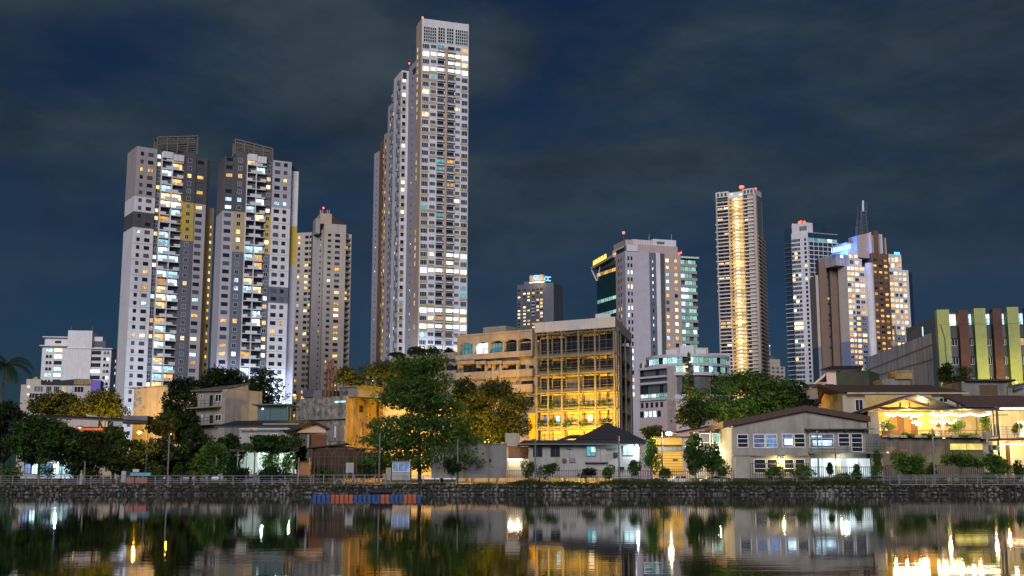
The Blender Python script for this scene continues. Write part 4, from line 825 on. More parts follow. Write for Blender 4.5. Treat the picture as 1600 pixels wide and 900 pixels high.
for i in range(6):
    zt_, zb_ = lv[i]-.16, lv[i+1]+.16
    for c0, c1 in ((.04, .3), (.33, .62), (.65, .96)): inst('glazing', win(F2.L*(c1-c0), zt_-zb_-.1, 3, 2, 'darkframe', pick({'cool': .06}), .09), root, F2, F2.L*(c0+c1)/2, (zt_+zb_)/2, -1.69)
q = MB(); ang = np.linspace(-1.2, .4, 9); c = F2.pt(F2.L+1.5, 0, -3.2)
pts = [(c.x+3.4*math.cos(a), c.y+3.4*math.sin(a)) for a in ang]+[(c.x-1, c.y+3.0), (c.x-1.5, c.y-2.5)]
q.prism(pts, GZ, F2.Z(984, 541)).build('stair_tower', M['boundary'], root)
wb(root, 'base_panel', F, 827, 646, 836.3, 686, -1, .2, 'yellowpaint')
FZ = FP(931, 493, 224, 954, 493, 224); MB().box(FZ, 0, FZ.L, zp1-1, FZ.Z(931, 490.5), -2, 0).build('roof_plant', M['metal'], root)
for k in range(22):
    u = F.L*(k+.5)/22; MB().box(F, u-.05, u+.05, zp0-.35, zp0, .3, .5).build('parapet_bracket', M['frame'], root)
FRM = (F, cuu, lv)

# ---- concrete building with arched upper windows
F = FP(713, 527, 232, 833, 519.5, 222); root = TH('concrete_office', 'weathered beige concrete building with a row of arched heads over teal lit windows', 'office building', F)
zt = F.Z(713, 527)
MB().box(F, 0, F.L, GZ, F.Z(714, 541), -14, -.7).build('rear_wall', M['officewall'], root)
q = MB(); xs = [716.5, 740.5, 764.5, 787.5, 809.5, 832]; zs_, za_ = F.Z(716, 540), F.Z(716, 536.8)
for j in range(5):                                      # the arched fascia, cut to each head
    a, b_ = F.U(xs[j]+.7, 540), F.U(xs[j+1]-.7, 540); n = 8
    for k in range(n):
        s0, s1 = k/n, (k+1)/n; u0, u1 = a+(b_-a)*s0, a+(b_-a)*s1
        h0, h1 = [zs_+(za_-zs_)*(1-(2*s-1)**2) for s in (s0, s1)]
        q.quad(F.pt(u0, h0, .25), F.pt(u1, h1, .25), F.pt(u1, zt, .25), F.pt(u0, zt, .25)); q.quad(F.pt(u0, h0, -.7), F.pt(u1, h1, -.7), F.pt(u1, h1, .25), F.pt(u0, h0, .25))
q.build('arched_fascia', M['officewall'], root)
MB().box(F, -.3, F.L+.1, zt, zt+.35, -14, .4).build('parapet', M['officewall'], root)
for x in xs: u = F.U(x, 560); MB().box(F, u-.14, u+.14, F.Z(715, 556), zt, -.69, .28).build('pier', M['officewall'], root)
for j, g in enumerate(('teal', 'cool', 'teal', 'dark', 'dark')): ww(root, F, xs[j]+.8, 536, xs[j+1]-.8, 555, 4, 2, 'darkframe', g, -.69)
wb(root, 'spandrel', F, 713, 555.5, 833, 564, -.69, .3, 'officewall')
for x0, x1 in ((718, 738), (747, 757), (765, 781), (789, 807)):
    wb(root, 'hood', F, x0, 565, x1+5, 570, -.69, .75, 'officewall'); wb(root, 'hood_bracket', F, x0, 570.3, x0+3, 575, -.69, .6, 'officewall')
for x0, x1, n in ((721, 763, 6), (766, 773, 1), (778, 786, 1), (789, 818, 4), (824, 831, 1)): ww(root, F, x0, 571, x1, 582, n, 1, 'darkframe', 'dark', -.69)
wb(root, 'spandrel', F, 713, 583, 833, 594, -.69, .2, 'officewall'); wb(root, 'spandrel', F, 713, 606, 833, 618, -.69, .2, 'officewall')
ww(root, F, 812, 595, 831, 605, 2, 1, 'darkframe', 'dark', -.69); ww(root, F, 814, 620, 831, 634, 2, 1, 'darkframe', 'dark', -.69)
for x in (760, 771, 783, 809): wb(root, 'pier', F, x-1, 565, x+1, 594, -.68, .35, 'officewall')
MB().box(F, F.U(741, 520), F.U(777, 520), zt+.35, F.Z(745, 509), -9, -3).build('roof_box', M['officewall'], root)
F = FP(612, 567, 250, 713, 557, 240); root = TH('concrete_wing', 'low beige concrete wing with arched openings left of the arched office', 'building', F)
wb(root, 'wall', F, 612, 557, 713, 745, -12, -.8, 'officewall'); wb(root, 'fascia', F, 612, 560, 713, 568, -.79, .3, 'officewall')
for j in range(5):
    x = 618+j*19; ww(root, F, x, 571, x+17, 584, 3, 1, 'darkframe', 'dark', -.79); q = MB(); a, b_ = F.U(x, 572), F.U(x+17, 572); zq = F.Z(x, 573)
    pts = [F.pt(a+(b_-a)*k/8, zq+.8*math.sin(math.pi*k/8), 0) for k in range(9)]; q.path(pts, .22, 4).build('arch', M['officewall'], root)
wb(root, 'wall_band', F, 612, 585, 713, 600, -.79, .2, 'officewall')

# ---- orange lit wall building with stained face
FA = FP(463, 621, 192, 541, 620.5, 184); FB2 = FP(541, 622, 184, 598, 627, 194)
root = TH('stained_block', 'stained concrete block, its right face lit orange, with a small hut on the roof', 'building', FA)
pl = [FA.pt(0, 0), FA.pt(FA.L, 0), FB2.pt(FB2.L, 0), FA.pt(2, 0, -14)]
MB().prism([p[:2] for p in pl], GZ, FA.Z(500, 621)).build('wall', M['mould'], root)
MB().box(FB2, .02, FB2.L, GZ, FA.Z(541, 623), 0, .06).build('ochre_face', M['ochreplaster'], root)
q = MB()
for x, y0, y1, d in ((548, 625, 690, .25), (561, 652, 700, .3), (580, 655, 697, .35), (588, 627, 700, .3)): q.box(FB2, *rc(FB2, x, y0, x+1.2, y1), .06, .06+d)
q.build('rain_pipe', M['ochreplaster'], root); ww(root, FB2, 560.5, 633, 566, 644, 1, 2, 'darkframe', 'dark', .07)
wb(root, 'strip_lamp', FA, 523, 627, 541, 629.5, .02, .12, G['cool']); wb(root, 'ledge', FA, 463, 656, 541, 658, 0, .5, 'boundary')
for x0, x1, m_ in ((513, 524, 'darkconcrete'), (526, 539, 'boundary')): wb(root, 'lower_panel', FA, x0, 664, x1, 690, .0, .2, m_)
wb(root, 'pipe', FA, 524.3, 666, 525.6, 684, .1, .25, 'white')
zr = FA.Z(500, 621)
hut = wb(root, 'roof_hut', FA, 527, 606, 554, 621, -6, -.5, 'boundary'); MB().box(FA, FA.U(526, 606), FA.U(561, 606), FA.Z(527, 606), FA.Z(527, 604.8), -6.5, -.2).build('hut_roof', M['boundary'], root)
wb(hut, 'hut_window', FA, 530, 611, 540, 617, -.5, -.45, 'darkgrey')
for x0, x1, m_ in ((465, 481, 'darkgrey'), (481.3, 495, 'darkconcrete'), (495.3, 506, 'rust')): wb(root, 'roof_tank', FA, x0, 609.5, x1, 621, -5, -1, m_)
q = MB()
for k in range(7): q.tube(FB2.pt(FB2.L*k/6, zr, -.3), FB2.pt(FB2.L*k/6, zr+1.0, -.3), .04, .04, 4)
q.tube(FB2.pt(0, zr+1, -.3), FB2.pt(FB2.L, zr+1, -.3), .04, .04, 4); q.build('roof_rail', M['darkmetal'], root)
q = thing('antenna_mast', 'rusty red lattice antenna mast on the stained block roof', 'antenna mast', P(517, 621, 188)); q.location.z = zr
for px, yt in ((512.5, 566), (518, 563), (523, 572)):
    b_ = P(px, 600, 187); b_.z = zr; lattice(b_, P(px, yt, 187).z, .7, .45, .06, 12, M['rust'], q)
qb = MB()
for px, py in ((511, 570), (516, 575), (520, 568), (524, 580), (514, 584), (521, 588)): p = P(px, py, 186.5); qb.abox(p.x-.16, p.x+.16, p.y-.1, p.y+.1, p.z-.7, p.z+.7)
for y in (578, 592): qb.tube(P(511, y, 187), P(524, y, 187), .06, .06, 4)
qb.build('antenna_panel', M['rust'], q)

F = FP(486, 740, 158, 600, 740, 158); root = TH('lean_to_shed', 'dark brown lean-to behind the arch trellis, below the orange lit wall', 'shed', F)
for x0, x1, y0, m_ in ((487, 512, 700, 'darkwood'), (512.3, 540, 697, 'darkrust'), (540.3, 566, 702, 'darkwood'), (566.3, 598, 707, 'darkrust')): wb(root, 'wall_panel', F, x0, y0, x1, 747, -3, 0, m_)
slope(root, 'roof', F, (482, 699), (545, 692), .15, -4, .6, 'roofdark'); slope(root, 'roof', F, (545.3, 698), (602, 703), .15, -4, .6, 'roofdark')
for x in (494, 507, 524, 551, 572, 588): wb(root, 'batten', F, x, 704, x+1, 747, .0, .12, 'darkmetal')
# ---- two storey house with a sloping roof
FA = FP(303.5, 611, 190, 347.6, 609, 185); FB2 = FP(347.6, 609, 185, 388, 606, 191)
root = TH('house', 'grey two storey house with a lean-to roof and balconies among dark trees', 'house', FA)
wb(root, 'front_wall', FA, 303.5, 612, 347.6, 745, -7, 0, 'housegrey')
gablewall(root, 'side_wall', FB2, [(347.7, 745), (388, 745), (388, 601.5), (347.7, 611)], .3, 'pale')
q = MB(); p = [FA.pt(-.3, FA.Z(304, 612), .5), FA.pt(FA.L+.1, FA.Z(347, 611), .5), FB2.pt(FB2.L+.1, FB2.Z(388, 600.5), .2), FB2.pt(FB2.L+.1, FB2.Z(388, 600.5), -8)]
p[3] = FA.pt(0, FA.Z(304, 605), -8); q.hexa(p+[v+Vector((0, 0, .25)) for v in p]); q.build('roof', M['roofgrey'], root)
for y0, y1 in ((617.5, 635), (649, 665)):
    ww(root, FA, 327.5, y0, 332.5, y1, 1, 1, 'darkframe', 'dark', .01, 'door'); ww(root, FA, 336.5, y0-1, 346, y1-7, 2, 1, 'whiteframe', 'dark', .01)
for y in (637.5, 664): 
    MB().box(FA, -.4, FA.L, FA.Z(304, y)-.15, FA.Z(304, y), .0, 1.2).build('balcony_floor', M['housegrey'], root); q = MB()
    for k in range(9): q.tube(FA.pt(FA.L*k/8-.2, FA.Z(304, y), 1.1), FA.pt(FA.L*k/8-.2, FA.Z(304, y)+1, 1.1), .03, .03, 4)
    for h in (.5, 1): q.tube(FA.pt(-.3, FA.Z(304, y)+h, 1.1), FA.pt(FA.L, FA.Z(304, y)+h, 1.1), .03, .03, 4)
    q.build('balcony_rail', M['darkmetal'], root)
ww(root, FA, 313, 617, 317.5, 622, 1, 1, 'whiteframe', 'dim', .01); ww(root, FA, 312, 648.5, 316.5, 653, 1, 1, 'whiteframe', 'bluelit', .01)
wb(root, 'white_door', FB2, 359, 626, 374, 662, 0, .12, 'white'); ww(root, FB2, 350, 648, 356, 662, 2, 1, 'whiteframe', 'bluelit', .01)
q = MB()
for k in range(10): q.box(FB2, *rc(FB2, 374.5, 629+k*3, 388, 630.8+k*3), .05, .35)
q.build('louvre', M['white'], root)
# ---- teal shed
FA = FP(396.5, 632, 178, 446, 632, 178); root = TH('shed', 'teal sheet shed with a thin flat roof, between the grey house and stained block', 'shed', FA)
wb(root, 'wall', FA, 399, 634, 445, 745, -5, 0, 'teal'); wb(root, 'roof', FA, 395, 631.5, 457, 633.5, -6, 1, 'teal'); wb(root, 'wall_joint', FA, 421.4, 634, 422.4, 660, 0, .05, 'darkmetal')
MB().ball(FA.pt(FA.U(411, 639), FA.Z(411, 639), .25), .16).build('wall_lamp', G['bright'], root)
for x in (450.5, 455.5): MB().tube(FA.pt(FA.U(x, 660), GZ, .6), FA.pt(FA.U(x, 634), FA.Z(x, 634), .6), .07, .07, 5).build('post', M['metal'], root)
# ---- low houses with tiled roofs
FA = FP(345, 672, 166, 470, 672, 166); root = TH('low_house', 'long low house with dark lean-to roof and white walls below the teal shed', 'house', FA)
wb(root, 'wall', FA, 372, 673, 466, 745, -8, 0, 'wallwhite')
q = MB(); a = [FA.pt(FA.U(337, 668), FA.Z(337, 668.5), .6), FA.pt(FA.U(470, 668), FA.Z(470, 668), .6), FA.pt(FA.U(470, 662), FA.Z(470, 656), -6), FA.pt(FA.U(352, 662), FA.Z(352, 657), -6)]
q.hexa(a+[v+Vector((0, 0, .25)) for v in a]).build('roof', M['roofdark'], root)
wb(root, 'roof_light', FA, 410, 661, 466, 666, -.8, -.4, 'galv'); wb(root, 'gutter', FA, 376, 669.5, 466, 671.5, .6, .8, 'metal')
for x0, x1, g in ((389, 400, 'dim'), (424, 434, 'dark'), (446, 463, 'dim')): ww(root, FA, x0, 677, x1, 690, 3, 1, 'whiteframe', g, .01)
for x in (393, 442): MB().path([FA.pt(FA.U(x, 672), FA.Z(x, 671), .7), FA.pt(FA.U(x+3, 675), FA.Z(x, 675), .1), FA.pt(FA.U(x+3, 690), GZ+1, .1)], .07, 5).build('rain_pipe', M['wallwhite'], root)
FA = FP(464, 675, 163, 512, 675, 165); root = TH('gable_house', 'small house with a peach gable and brown panels beside the stained block', 'house', FA)
gablewall(root, 'gable', FA, [(464, 676), (509, 676), (509, 670), (492, 660), (474, 668)], 6, 'beige')
slope(root, 'roof_slope', FA, (455, 671), (491.5, 659), .25, -6.5, .5, 'roofdark'); slope(root, 'roof_slope', FA, (491.8, 659), (514, 669.5), .25, -6.5, .5, 'roofdark')
wb(root, 'doorway', FA, 469, 676.3, 484, 745, -6, -.4, 'darkgrey'); wb(root, 'wood_panel', FA, 484.3, 679, 508, 745, -6, .3, 'wood'); wb(root, 'post', FA, 480.5, 679, 482.5, 700, -.3, .0, 'wallwhite')
FA = FP(469, 720, 147, 482, 720, 147); root = TH('wooden_crate_stall', 'orange brown wooden box front under the left trees', 'stall', FA); wb(root, 'box_front', FA, 467, 722.5, 482, 742, -2, 0, 'orangewood'); wb(root, 'post', FA, 465.3, 715, 466.8, 745, -.1, .1, 'wallwhite'); wb(root, 'post', FA, 482.4, 715, 483.8, 745, -.1, .1, 'wallwhite'); wb(root, 'lid', FA, 466.5, 721, 482.5, 722.3, -2, .15, 'wood')
# ---- bright lit shelter behind the creepers
FA = FP(352, 708, 152, 476, 708, 152); root = TH('lit_shelter', 'white walled shelter lit cold white behind the creeper trees', 'shelter', FA)
wb(root, 'wall', FA, 375, 707, 466, 740, -.4, 0, 'wallwhite'); wb(root, 'roof', FA, 368, 702.5, 472, 706.5, -4, 3.5, 'roofdark')
for x in (378, 392, 410, 432, 450, 464): wb(root, 'post', FA, x, 706.5, x+1, 745, 2.8, 2.95, 'galv')
FA = FP(262, 716, 160, 352, 716, 160); root = TH('market_shed', 'dim white shed with a red stripe behind the left railing', 'shed', FA)
wb(root, 'wall', FA, 266, 718, 300, 745, -3, 0, 'wallwhite'); wb(root, 'red_band', FA, 281, 731, 297, 736, 0, .06, 'red'); wb(root, 'roof', FA, 262, 715, 304, 717.5, -4, .8, 'galv')
for x in (278, 296): wb(root, 'post', FA, x, 718, x+1, 745, .5, .65, 'galv')
# ---- yellow lit blank wall
FA = FP(203, 607, 212, 262, 607, 206); root = TH('blank_wall_house', 'blank plastered wall lit orange above the left trees', 'building', FA)
wb(root, 'wall', FA, 203, 607, 262, 745, -9, 0, 'cream'); wb(root, 'wall_pier', FA, 219.5, 607, 221.5, 745, 0, .2, 'cream'); wb(root, 'parapet', FA, 202, 605.8, 262.5, 607, -9, .25, 'housegrey')
# ---- pavilion with a dark sheet roof in the left trees
FA = FP(95, 650, 172, 236, 660, 172); root = TH('garden_pavilion', 'pavilion with a long dark sheet roof and warm lit interior behind the left trees', 'pavilion', FA)
q = MB(); a = [FA.pt(FA.U(38, 650), FA.Z(38, 652), 1.5), FA.pt(FA.U(236, 660), FA.Z(236, 661.5), 1.5), FA.pt(FA.U(205, 652), FA.Z(205, 653), -9), FA.pt(FA.U(44, 646), FA.Z(44, 645), -9)]
q.hexa(a+[v+Vector((0, 0, .2)) for v in a]).build('roof', M['roofdark'], root)
wb(root, 'rear_wall', FA, 96, 664, 165, 745, -7, -6.6, 'cream'); wb(root, 'red_fascia', FA, 96, 668.5, 160, 672, -.4, -.2, 'red')
for x in (96, 106, 122, 150): wb(root, 'post', FA, x, 664, x+1.2, 745, -.6, -.4, 'cream')
wb(root, 'roof_box', FA, 181, 648, 220, 660.5, -6, -3, 'darkconcrete')
# ---- kiosk with painted counters
FA = FP(188, 733, 139, 232, 733, 139); root = TH('snack_kiosk', 'small kiosk with orange and red painted counter and cyan panel by the left railing', 'kiosk', FA)
wb(root, 'counter', FA, 197, 745.5, 209, 755, -1.2, 0, 'orangefloat'); wb(root, 'counter', FA, 211, 746, 230, 755, -1.2, .02, 'red'); wb(root, 'side_panel', FA, 189, 736, 196, 753, -1.2, 0, 'metal')
wb(root, 'cyan_panel', FA, 199, 738.5, 232, 743.5, -1.2, -.9, 'cyan'); wb(root, 'top_board', FA, 203, 733, 213, 737.5, -1.2, -1.0, 'stone_beige')

# ---- curved glass fronted building behind the big tree
c = P(1075, 600, 520); root = thing('curved_office', 'rounded office building with bands of lit glass behind the big tree', 'office building', (c.x, c.y, GZ))
def arcpts(r, a0, a1, n, cx=c.x, cy=c.y): return [(cx+r*math.cos(math.radians(a)), cy+r*math.sin(math.radians(a))) for a in np.linspace(a0, a1, n)]
R = 18.0
def z_at(y, Y=502): return P(1075, y, Y).z
MB().prism(arcpts(R-1, 0, 360, 33)[:-1], GZ, z_at(553)).build('core', M['glassgreen'], root)
for y0, y1, m_, rr in ((552.5, 557, 'pale', R+.3), (567, 571, 'pale', R+.3), (581, 586, 'pale', R+.5), (616, 623, 'pale', R+.4), (623, 745, 'pink', R)):
    MB().prism(arcpts(rr, 0, 360, 41)[:-1], max(GZ, z_at(y1)), z_at(y0)).build('floor_band', M[m_], root)
def ringwins(ya, yb, a0, a1, n, pr, hh):
    z = (z_at(ya)+z_at(yb))/2
    for k in range(n):
        a = a0+(a1-a0)*(k+.5)/n; p = Vector((c.x+(R-.93)*math.cos(math.radians(a)), c.y+(R-.93)*math.sin(math.radians(a)), z))
        instp('window', win(2*R*math.sin(math.radians((a1-a0)/n/2))*.96, hh, 2, 1, 'darkframe', pick(pr), .08), root, p, math.radians(a+90))
ringwins(557, 567, 185, 355, 22, {'green': .45, 'cool': .35}, 2.7); ringwins(571, 581, 185, 355, 22, {'green': .4, 'cool': .3, 'warmwhite': .1}, 2.7)
ringwins(586, 616, 185, 355, 20, {'green': .06}, 8.2)
FW2 = FP(998, 577, 512, 1040, 573, 500); wz = lambda y: FW2.Z(1000, y)
MB().box(FW2, 0, FW2.L, GZ, wz(575), -14, -1).build('stepped_wing', M['stone_beige'], root)
for y, m_ in ((577, 'pale'), (590.5, 'pale'), (600, 'pale'), (625, 'pale')): MB().box(FW2, -.6, FW2.L, wz(y+2), wz(y-1), -.99, .6).build('balcony_band', M[m_], root)
for ya, yb, pr in ((579, 589, {'dim': .5, 'green': .1}), (592.5, 598, {'dim': .6}), (603, 616, {'green': .12}), (617, 622.5, {'green': .6, 'cool': .3})):
    for k in range(7): inst('window', win(FW2.L/7.3, wz(ya)-wz(yb), 2, 1, 'darkframe', pick(pr), .08), root, FW2, FW2.L*(k+.5)/7, (wz(ya)+wz(yb))/2, -.98)
MB().box(FW2, 0, FW2.L, GZ, wz(627), -14, -.2).build('base_wall', M['pink'], root)
for k in range(5): inst('window', win(1.5, 2.2, 1, 1, 'darkframe', 'dark', .08), root, FW2, FW2.L*(.1+.18*k), wz(634), -.2); inst('window', win(2.0, 2.6, 1, 1, 'darkframe', 'cool' if k in (1, 2, 3) else 'dark', .08), root, FW2, FW2.L*(.08+.16*k), wz(648), -.2)
FR2 = FP(1036, 553, 520, 1128, 556, 515)
MB().box(FR2, 3, FR2.L-6, z_at(553), FR2.Z(1040, 543), -14, -4).build('roof_terrace', M['stone_beige'], root)
q = MB()
for k in range(16): u = 2+(FR2.L-6)*k/15; q.box(FR2, u-.12, u+.12, z_at(553), z_at(547), -1, -.8)
q.build('roof_rail', M['white'], root)
for x0, x1, y0 in ((1062, 1084, 539), (1087, 1103, 545), (1040, 1058, 546)): wb(root, 'roof_plant', FR2, x0, y0, x1, 553, -8, -2.5, 'metal')
FQ = FP(1104, 552, 530, 1141, 556, 530); MB().box(FQ, 0, FQ.L, GZ, FQ.Z(1110, 552), -16, 0).build('side_block', M['pale'], root)
FQ = FP(1003, 562, 524, 1024, 562, 524); MB().box(FQ, 0, FQ.L, GZ, FQ.Z(1010, 566), -10, 0).build('stair_block', M['stone_beige'], root)
wb(root, 'stair_window', FQ, 1007, 570, 1013, 576, 0, .1, 'darkgrey')

# ---- long stained flank wall and the building with coloured pilasters
FA = FP(1353, 560.5, 312, 1466, 516, 252); root = TH('warehouse', 'grey stained side wall with white streaks climbing to the right', 'warehouse', FA)
STAINW = mat('white_streaked_concrete', (.62, .63, .68), .9, .0, 1.1, .0, stretch=14, col2=(.20, .21, .24), bump=.2)
MB().box(FA, 0, FA.L, GZ, FA.Z(1466, 516), -16, 0).build('wall', STAINW, root)
q = MB()
for y0, y1 in ((579, 535), (592, 559)): q.hexa([FA.pt(0, FA.Z(1354, y0)-.12, .1), FA.pt(FA.L, FA.Z(1465, y1)-.12, .1), FA.pt(FA.L, FA.Z(1465, y1)-.12, 0), FA.pt(0, FA.Z(1354, y0)-.12, 0), FA.pt(0, FA.Z(1354, y0)+.12, .1), FA.pt(FA.L, FA.Z(1465, y1)+.12, .1), FA.pt(FA.L, FA.Z(1465, y1)+.12, 0), FA.pt(0, FA.Z(1354, y0)+.12, 0)])
q.build('string_course', M['boundary'], root)
MB().box(FA, FA.L*.5, FA.L*.97, FA.Z(1466, 516), FA.Z(1466, 516)+4, -10, -2).build('roof_room', M['darkconcrete'], root)
for k in range(3): inst('window', win(4, 2.4, 3, 1, 'darkframe', 'cool' if k else 'dim', .1), root, FA, FA.L*(.6+.14*k), FA.Z(1466, 516)+1.8, -2)
MB().tube(FA.pt(FA.L*.35, FA.Z(1466, 516), -2), FA.pt(FA.L*.35, FA.Z(1466, 516)+6, -2), .3, .2, 6).build('vent_pipe', M['boundary'], root)
MB().ball(FA.pt(FA.L*.38, FA.Z(1466, 516)+1.2, -1), .9).build('roof_tank', M['wallwhite'], root)
FA = FP(1466, 486, 249, 1640, 484, 246); root = TH('pilaster_building', 'office building with lime green and maroon pilasters and a cold lit top floor', 'office building', FA)
pu = lambda x: FA.U(x, 590); zt = FA.Z(1466, 487)
MB().box(FA, 0, FA.L, GZ, zt-.5, -16, -1.2).build('rear_wall', M['greenpanel'], root)
edges = []
for x0, x1, m_, yt in ((1468, 1487.5, 'green', 484), (1502, 1517, 'maroon', 485.5), (1526.5, 1544.5, 'green', 483), (1555.5, 1569, 'maroon', 484), (1578.5, 1596.5, 'green', 482), (1608, 1622, 'maroon', 483)):
    edges.append((pu(x0), pu(x1)))
    MB().box(FA, pu(x0), pu(x1), GZ, FA.Z(1500, yt), -1.19, .9).build('pilaster', M[m_], root)
    MB().box(FA, pu(x0)-.08, pu(x1)+.08, FA.Z(1500, 507.5), FA.Z(1500, 506), .9, 1.0).build('pilaster_band', M[m_], root)
zrow = lambda y: FA.Z(1500, y)
for j in range(5):
    u0, u1 = edges[j][1]+.05, edges[j+1][0]-.05; um, w_ = (u0+u1)/2, u1-u0
    inst('window', win(w_, zrow(489.5)-zrow(508), 2, 2, 'darkframe', 'bright' if j == 0 else 'cool', .12), root, FA, um, (zrow(489.5)+zrow(508))/2, -1.19)
    for a, b_ in ((509, 528), (540, 557), (570, 588)): MB().box(FA, u0, u1, zrow(b_), zrow(a), -1.19, -.7).build('spandrel_panel', M['greenpanel' if (a+j) % 2 else 'darkgrey'], root)
    for a, b_ in ((528.5, 539.5), (557.5, 569.5), (588.5, 596)): inst('window', win(w_, zrow(a)-zrow(b_), 3, 1, 'whiteframe', 'amber' if (j == 4 and a == 528.5) else pick({'dim': .12}), .09), root, FA, um, (zrow(a)+zrow(b_))/2, -1.19)
MB().path([FA.pt(pu(1473), zrow(508), 1.05), FA.pt(pu(1478), zrow(530), 1.05), FA.pt(pu(1479), zrow(580), 1.05)], .07, 4).build('cable', M['darkmetal'], root)

# ---- roofs between: dark gabled hut, brown roofed house, grey house
FA = FP(1283, 580, 225, 1366, 580, 220); root = TH('rooftop_hut', 'dark roofed hut with a black box annex beside the hotel tower foot', 'hut', FA)
wb(root, 'wall', FA, 1292, 579, 1308, 605, -6, 0, 'pale'); wb(root, 'dark_annex', FA, 1314, 581, 1366, 745, -8, .3, 'greenpanel'); wb(root, 'wall', FA, 1283, 597, 1314, 745, -7, -.1, 'wallwhite')
q = MB(); a = [FA.pt(FA.U(1283, 580), FA.Z(1283, 580), .6), FA.pt(FA.U(1347, 580), FA.Z(1347, 580), .6), FA.pt(FA.U(1338, 572), FA.Z(1338, 570.5), -5), FA.pt(FA.U(1288, 572), FA.Z(1288, 571), -5)]
q.hexa(a+[v+Vector((0, 0, .3)) for v in a]).build('roof', M['roofdark'], root)
slope(root, 'stair_roof', FA, (1266, 604), (1290, 583), .5, -5, .2, 'pale'); wb(root, 'low_roof', FA, 1255, 601, 1283, 606, -6, .4, 'roofdark')
wb(root, 'low_wall', FA, 1256, 606.2, 1283, 745, -6, 0, 'darkconcrete')
FA = FP(1399, 579, 205, 1426, 579, 205); root = TH('ochre_plant_box', 'small ochre concrete box on the roof in front of the stained wall', 'roof box', FA); wb(root, 'box', FA, 1399, 581, 1426, 592, -4, 0, 'ochreplaster'); wb(root, 'coping', FA, 1398, 579, 1427, 581, -4.2, .2, 'ochreplaster'); wb(root, 'stand', FA, 1388, 591.5, 1432, 745, -6, -.5, 'boundary')
FA = FP(1322, 615, 182, 1502, 612, 182); root = TH('brown_roof_house', 'cream house with a wide brown hipped roof above the restaurant', 'house', FA)
zE = FA.Z(1400, 613.5); zR = FA.Z(1400, 597)
wb(root, 'wall', FA, 1322, 614, 1500.5, 745, -11, 0, 'cream')
a = [FA.pt(FA.U(1310, 614), zE, .9), FA.pt(FA.U(1510, 611), zE, .9), FA.pt(FA.U(1510, 611), zE, -12), FA.pt(FA.U(1310, 614), zE, -12)]
r1, r2 = FA.pt(FA.U(1290, 600), zR, -5.5), FA.pt(FA.U(1470, 595), zR, -5.5)
MB().poly([a[0], a[1], r2, r1]).poly([a[1], a[2], r2]).poly([a[2], a[3], r1, r2]).poly([a[3], a[0], r1]).poly([a[0], a[3], a[2], a[1]]).build('roof', M['roofbrown'], root)
wb(root, 'fascia', FA, 1321, 613.6, 1510, 616.3, .9, 1.0, 'cream')
fs = FP(1283, 630, 190, 1321.5, 618, 182.2); gablewall(root, 'side_gable', fs, [(1283, 745), (1321.5, 745), (1321.5, 615), (1293, 602), (1283, 622)], .4, 'ochreplaster'); slope(root, 'side_verge', fs, (1279, 627), (1294, 600), .4, -1, .5, 'roofbrown'); ww(root, fs, 1311.5, 626, 1314.5, 640, 1, 1, 'darkframe', 'dark', .01)
for x0, x1, y0, y1 in ((1336.5, 1349, 624, 642), (1378.5, 1398, 623.5, 640), (1467, 1481, 621.5, 629)): ww(root, FA, x0, y0, x1, y1, 3 if x0 == 1378.5 else 2, 1, 'whiteframe', 'dark', .01)
MB().path([FA.pt(FA.U(1500, 612), zE, .9), FA.pt(FA.U(1498.5, 615), zE-.4, .1), FA.pt(FA.U(1498.5, 640), GZ+6, .1)], .09, 5).build('rain_pipe', M['wallwhite'], root)
FA = FP(1505, 594, 192, 1600, 594, 192); root = TH('grey_house', 'grey plastered house with one dark wide opening below the coloured pilasters', 'house', FA)
wb(root, 'wall', FA, 1511, 596, 1582, 745, -9, 0, 'boundary'); wb(root, 'roof', FA, 1507, 593, 1584, 596, -10, .7, 'roofdark'); wb(root, 'opening', FA, 1531, 602, 1559, 617, 0, .06, 'wood'); wb(root, 'opening_frame', FA, 1529.5, 600.5, 1560.5, 602, 0, .15, 'boundary')
slope(root, 'side_roof', FA, (1582.5, 607), (1612, 596), .4, -8, .5, 'roofgrey')
wb(root, 'side_wall', FA, 1584, 606, 1625, 745, -7, -.2, 'boundary')
# ---- grey gabled house on the bank
F = FP(1145, 740, 150, 1354, 740, 150); root = TH('gable_hall', 'grey two storey hall with a wide low gable and blue lit upper windows', 'house', F)
gablewall(root, 'wall', F, [(1144.5, 747), (1354.5, 747), (1354.5, 656), (1257, 643), (1144.5, 665)], 13, 'housegrey')
slope(root, 'roof_slope', F, (1128.5, 659.5), (1256.8, 633.5), .72, -13.5, .55, 'roofbrown'); slope(root, 'roof_slope', F, (1257.1, 633.5), (1358, 650.5), .72, -13.5, .55, 'roofbrown')
MB().path([F.pt(F.U(1131, 664), F.Z(1131, 665.5), .4), F.pt(F.U(1142.5, 667), F.Z(1142, 668), .3), F.pt(F.U(1142.5, 745), GZ, .3)], .07, 5).build('rain_pipe', M['wallwhite'], root)
for x0, x1, y0, y1, nx, g in ((1152, 1169.5, 678.5, 699.5, 1, 'dark'), (1177, 1195.5, 678, 700, 1, 'bluelit'), (1196.3, 1214.7, 678, 700, 1, 'bluelit'), (1222, 1239.5, 677.5, 699, 1, 'bluelit'), (1241, 1258.5, 677.5, 699, 1, 'dark'), (1265, 1303.5, 677.5, 699.5, 2, 'bluelit'), (1310, 1328, 677, 698, 1, 'dark'), (1330.5, 1348.5, 677, 706, 1, 'dark')):
    ww(root, F, x0, y0, x1, y1, nx, 4 if y1 > 703 else 3, 'whiteframe', g, .02, bar=.09)
